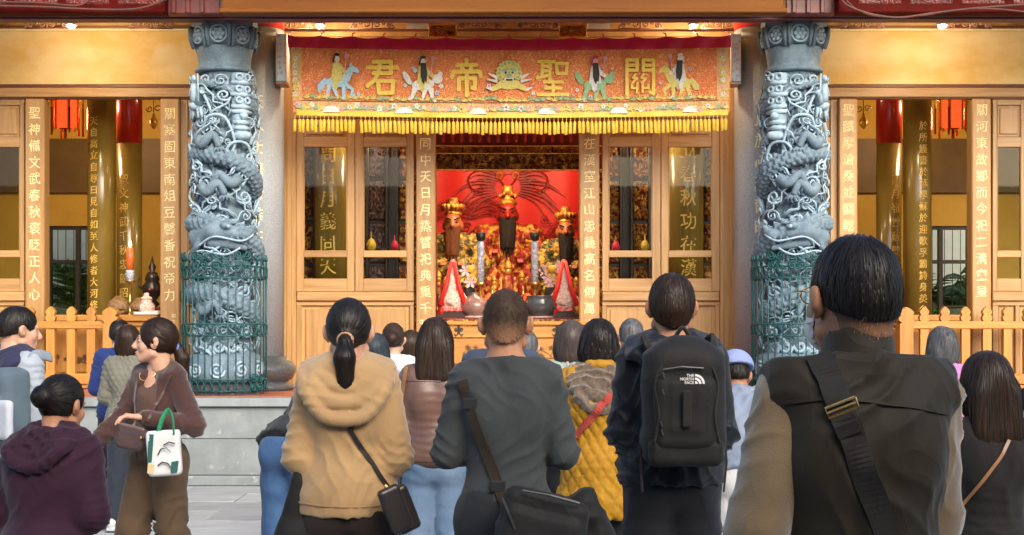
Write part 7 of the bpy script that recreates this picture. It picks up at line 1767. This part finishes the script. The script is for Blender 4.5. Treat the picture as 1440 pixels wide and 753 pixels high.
link('necklace', MB().tube([Vector(P_.U((.06 * math.sin(a), .075 + .035 * math.cos(a), 1.405 - .045 * math.cos(a)))) for a in np.linspace(-1.5, 1.5, 13)], .0018, 5).mesh(), M_GOLD, P_.root, (0, 0, 0), local=True)
P_.pants(cloth_mat('olive_brown_corduroy', (.105, .066, .036), (.08, .05, .027), bump=.7, bscale=300), .022, .064, .010, 'wide_trousers', .022); P_.shoes()
B7 = thing('brown_handbag', 'small brown crossbody handbag against the cardigan woman’s hip', 'bag', PT(187, 620, 7.3)); M_HB = mat('mauve_brown_leather', (.095, .055, .05), (.07, .04, .036), rough=.4, bump=.3, bscale=100)
bg = soft_bag(B7, PT(186, 617, 7.26), (.082, .035, .058), .028, (0, R(8), R(-15)), M_HB, .004, .007, 3, 'bag_body', False)
part_sdf(lambda g: g.rbox((0, 0, 0), (.075, .009, .033), .008), (-.1, -.03, -.05), (.1, .03, .05), .006, 'flap', mat('pale_mauve_leather', (.16, .10, .09), rough=.4), B7, PT(186, 606, 7.215), 0, (R(28), R(12), R(-15)))
MB().ball(PT(198, 616, 7.2), (.008, .005, .008), 8, 6).build('clasp', M_BRASS, B7); P_.ribbon([(241, 528), (232, 548), (220, 570), (206, 592), (200, 608)], .014, M_HB, 'strap', B7, .004, .004, 26)
B8 = thing('tote_bag', 'white and teal printed tote bag with green handles hanging from the cardigan woman’s arm', 'bag', PT(231, 665, 7.15)); M_TOTE = cloth_mat('white_canvas', (.66, .66, .62), (.55, .56, .54), nscale=12); Yt = 7.16
a, b_, c_, d_ = PT(208, 606, Yt), PT(254, 606, Yt), PT(206, 668, Yt), PT(249, 666, Yt)
def slab_(pts, th, name, m, parent, y=None):
    v = [Vector(p) for p in pts]; v2 = [p + Vector((0, th, 0)) for p in v]; n = len(v); return MB().add(v + v2, [tuple(range(n))[::-1], tuple(range(n, 2 * n))] + [(i, (i + 1) % n, (i + 1) % n + n, i + n) for i in range(n)]).build(name, m, parent)
part_sdf(lambda g: (g.rbox((0, 0, 0), (.083, .035, .115), .02), g.rbox((0, 0, .1), (.07, .02, .06), .012, .0, 'c')), (-.12, -.06, -.15), (.12, .06, .15), .007, 'canvas_body', M_TOTE, B8, PT(231, 637, Yt), .003, (0, R(-3), R(8)))
slab_([PT(209, 611, Yt - .045), PT(216, 611, Yt - .048), PT(213, 650, Yt - .05), PT(207, 650, Yt - .046)][::-1], .006, 'teal_panel', cloth_mat('teal_canvas', (.03, .12, .10)), B8); slab_([PT(241, 650, Yt - .04), PT(251, 648, Yt - .04), PT(249, 664, Yt - .04), PT(240, 665, Yt - .042)][::-1], .006, 'teal_panel', MATS['cloth_teal_canvas'], B8)
slab_([PT(208, 652, Yt - .044), PT(217, 654, Yt - .046), PT(215, 667, Yt - .046), PT(207, 666, Yt - .044)][::-1], .006, 'cream_panel', cloth_mat('cream_canvas', (.62, .48, .26)), B8)
for q_ in ([(222, 640), (226, 632), (234, 630), (240, 636)], [(222, 655), (228, 650), (236, 652), (240, 658)], [(230, 626), (238, 622), (246, 624)]): MB().tube([PT(x, y, Yt - .05) for x, y in q_], .004, 5, True, .5).build('printed_stroke', M_BLACK, B8)
M_GRH = cloth_mat('green_webbing', (.02, .20, .09))
for d in (0, .05): MB().tube(smooth_path([PT(222, 612, Yt - .03 + d), PT(228, 590, Yt + .0 + d * .6), PT(237, 577, Yt + .04), PT(243, 592, Yt + .0 + d * .6), PT(244, 612, Yt - .03 + d)]), .013, 8, True, .35).build('handle', M_GRH, B8, True)

# people behind
def simple(label, px, Y, H, topm, hairs, hm, hem=.86, t=.024, pm=None, **kw):
    fn = kw.pop('fn', None); sl_ = kw.pop('sleeves', True); hd = kw.pop('hoodm', None); amp = kw.pop('amp', .008); nst = kw.pop('n', 1400); sh = kw.pop('shoem', None); ank = kw.pop('ankle', .055); nm = kw.pop('topname', 'jacket'); col_ = kw.pop('collar', None)
    kw.setdefault('h', .012); p = Person(label, px, Y, H, **kw); p.body(); p.top(topm, t, hem, amp, nm, loose=.01, fn=fn, collar=col_)
    if hd: p.hood(hd, 1.33, 1.05)
    if hairs: p.hair(hairs, hm, nst, 6, w=.0015, thick=1.15)
    p.pants(pm or cloth_mat('dark_slacks', (.025, .026, .03)), .02, ank); p.shoes(sh); return p
HBLUE = hair_mat('blue_black', (.02, .03, .04), (.045, .06, .075)); HASH = hair_mat('ash_brown', (.10, .075, .065), (.055, .04, .036))
S1 = simple('man in a pale grey hooded top and navy hood with a light backpack', 20, 7.5, 1.638, cloth_mat('pale_grey_fleece', (.36, .40, .45)), 'short', HBLK, skin=SK1, rot=-35, yaw=-22, pitch=8, seed=12, h=.01, hoodm=cloth_mat('navy_fleece', (.03, .03, .07)), n=2600, topname='hooded_top')
S1b = thing('grey_backpack', 'slate and white backpack worn by the man in the pale grey hooded top', 'backpack', PT(6, 600, 7.3)); c0 = PT(5, 572, 7.33)
part_sdf(lambda g: (g.rbox((0, 0, 0), (.14, .09, .2), .06), g.rbox((0, -.08, -.05), (.11, .05, .11), .035, .01)), (-.2, -.2, -.26), (.2, .16, .26), .01, 'pack_body', cloth_mat('slate_nylon', (.10, .14, .17)), S1b, c0, .005, (0, 0, R(-35)))
part_sdf(lambda g: g.rbox((0, 0, 0), (.1, .02, .1), .02), (-.13, -.05, -.13), (.13, .05, .13), .009, 'white_pocket', cloth_mat('white_mesh', (.5, .53, .58)), S1b, c0 + Vector((.02, -.12, -.06)), .003, (0, 0, R(-35)))
MB().tube(smooth_path([c0 + Vector((.1, .03, .17)), c0 + Vector((.14, .07, .26)), c0 + Vector((.18, .2, .25))]), .03, 8, True, .3).build('shoulder_strap', cloth_mat('grey_webbing', (.25, .29, .32)), S1b, True)
Q1 = simple('person in a quilted olive grey vest, dark jeans and white trainers', 180, 10.7, 1.53, cloth_mat('olive_grey_quilt', (.17, .165, .13)), 'bob', HDBR, hem=.84, skin=SK1, seed=13, female=True, h=.011, pm=cloth_mat('navy_jeans', (.025, .032, .045)), ankle=.042, shoem=M_SHOEW, fn=lambda V, N: quilt(V, N, .010, .07), topname='quilted_vest', legs=[((-.085, .0, .5), (-.10, -.09, .10)), ((.09, .03, .5), (.1, .08, .09))])
Q2 = simple('person in a bright navy blue jacket behind the quilted vest', 168, 11.35, 1.58, cloth_mat('royal_navy', (.02, .04, .16)), 'short', HBLK, seed=14, skin=SK1)
O1 = simple('person in blue jeans bowing low beside the platform', 408, 7.6, 1.62, cloth_mat('charcoal_jacket', (.03, .032, .035)), 'short', HBLK, seed=15, bow=58, hem=.90, pm=cloth_mat('blue_denim', (.035, .085, .19), (.06, .13, .26), nscale=6), arms=(((-.17, .08, 1.12), (.02, .3, 1.1)), ((.17, .08, 1.12), (.06, .3, 1.1))), h=.01, rot=-24, legs=[((-.1, .02, .5), (-.11, -.03, .09)), ((.1, .06, .5), (.13, .05, .09))])
F1 = simple('person in white trousers and grey blue jacket bowing beside the backpack wearer', 1047, 7.0, 1.46, cloth_mat('grey_blue_shell', (.22, .27, .35), rough=.5), 'short', HBLK, seed=16, bow=26, pm=cloth_mat('white_trousers', (.62, .62, .60)), ankle=.075, hem=.93, h=.011)
g = SDF(F1.HD((0, 0, 0)) - .16, F1.HD((0, 0, 0)) + .16, .008); g.ell(F1.HD((0, -.02, .035)), np.array((.096, .115, .1)), .01, rot=F1.Mh); g.cut(F1.HD((0, 0, .03)), np.array(F1.Mh @ Vector((0, 0, -1)))); g.cone(F1.HD((-.05, .1, .04)), F1.HD((.05, .1, .04)), .035, .035, .01); F1.emit('blue_cap', g, cloth_mat('blue_cap', (.26, .32, .58)))
H1 = simple('woman with ash brown bob in a pale mint top beside the mustard coat', 803, 8.0, 1.555, cloth_mat('mint_cotton', (.34, .42, .38)), 'bob', HASH, seed=17, female=True, skin=SK1, topname='mint_top', n=1800)
H1b = thing('cream_bag_strap', 'thin cream bag strap over the pale mint top', 'bag strap', PT(795, 520, 7.8)); H1.ribbon([(797, 506), (800, 518), (803, 534)], .014, mat('cream_leather', (.5, .36, .24), rough=.5), 'strap', H1b, .004, .004, 14)
I1 = simple('grey haired person half hidden behind the backpack wearer', 888, 9.2, 1.58, cloth_mat('stone_cotton', (.28, .28, .27)), 'short', HGRY, seed=18, skin=SK1)
K1 = simple('person in a navy blazer hidden behind the man in grey', 706, 7.5, 1.655, cloth_mat('navy_blazer', (.045, .062, .095)), 'short', HBLK, seed=19, girth=1.06, skin=SK1, collar=(.066, .035), topname='blazer')
K2 = simple('grey haired person in pale blue beyond the navy blazer', 741, 9.6, 1.50, cloth_mat('pale_blue_shirt', (.45, .58, .66)), 'short', HGRY, seed=20, skin=SK1)
M1 = simple('woman with a round hair bun in a white top', 553, 10.0, 1.55, cloth_mat('white_cotton', (.60, .66, .68)), 'bun', HBRN, seed=21, female=True, skin=SK1, topname='white_top')
M2 = simple('woman with smooth blue black bobbed hair beside the hair bun', 528, 9.3, 1.475, cloth_mat('dusky_pink_knit', (.36, .2, .18)), 'bob', HBLUE, seed=22, female=True, skin=SK1, n=1800)
M3 = simple('woman with loose brown hair in a white blouse between the bun and the leather jacket', 578, 10.5, 1.49, cloth_mat('white_blouse', (.62, .66, .68)), 'bob', HBRN, seed=23, female=True, skin=SK1, topname='blouse')
D1 = simple('grey haired woman in a pink jacket with a face mask', 1325, 8.8, 1.52, cloth_mat('orchid_pink', (.62, .22, .48)), 'wave', HGRY, seed=24, female=True, skin=SK1, n=2200, yaw=10, collar=(.068, .05))
g = SDF(D1.HD((0, .08, -.06)) - .1, D1.HD((0, .08, -.06)) + .1, .007); g.ell(D1.HD((0, .05, -.065)), np.array((.073, .07, .058)), .01, rot=D1.Mh); g.ell(D1.HD((0, .02, -.065)), np.array((.067, .066, .06)), .004, 'c', D1.Mh); D1.emit('face_mask', g, M_PAPER)
C1 = simple('short person in a pale blue top at the edge beyond the black top', 1449, 7.0, 1.235, cloth_mat('sky_blue_cotton', (.22, .36, .46)), 'short', HBLK, seed=25, skin=SK1, rot=20)
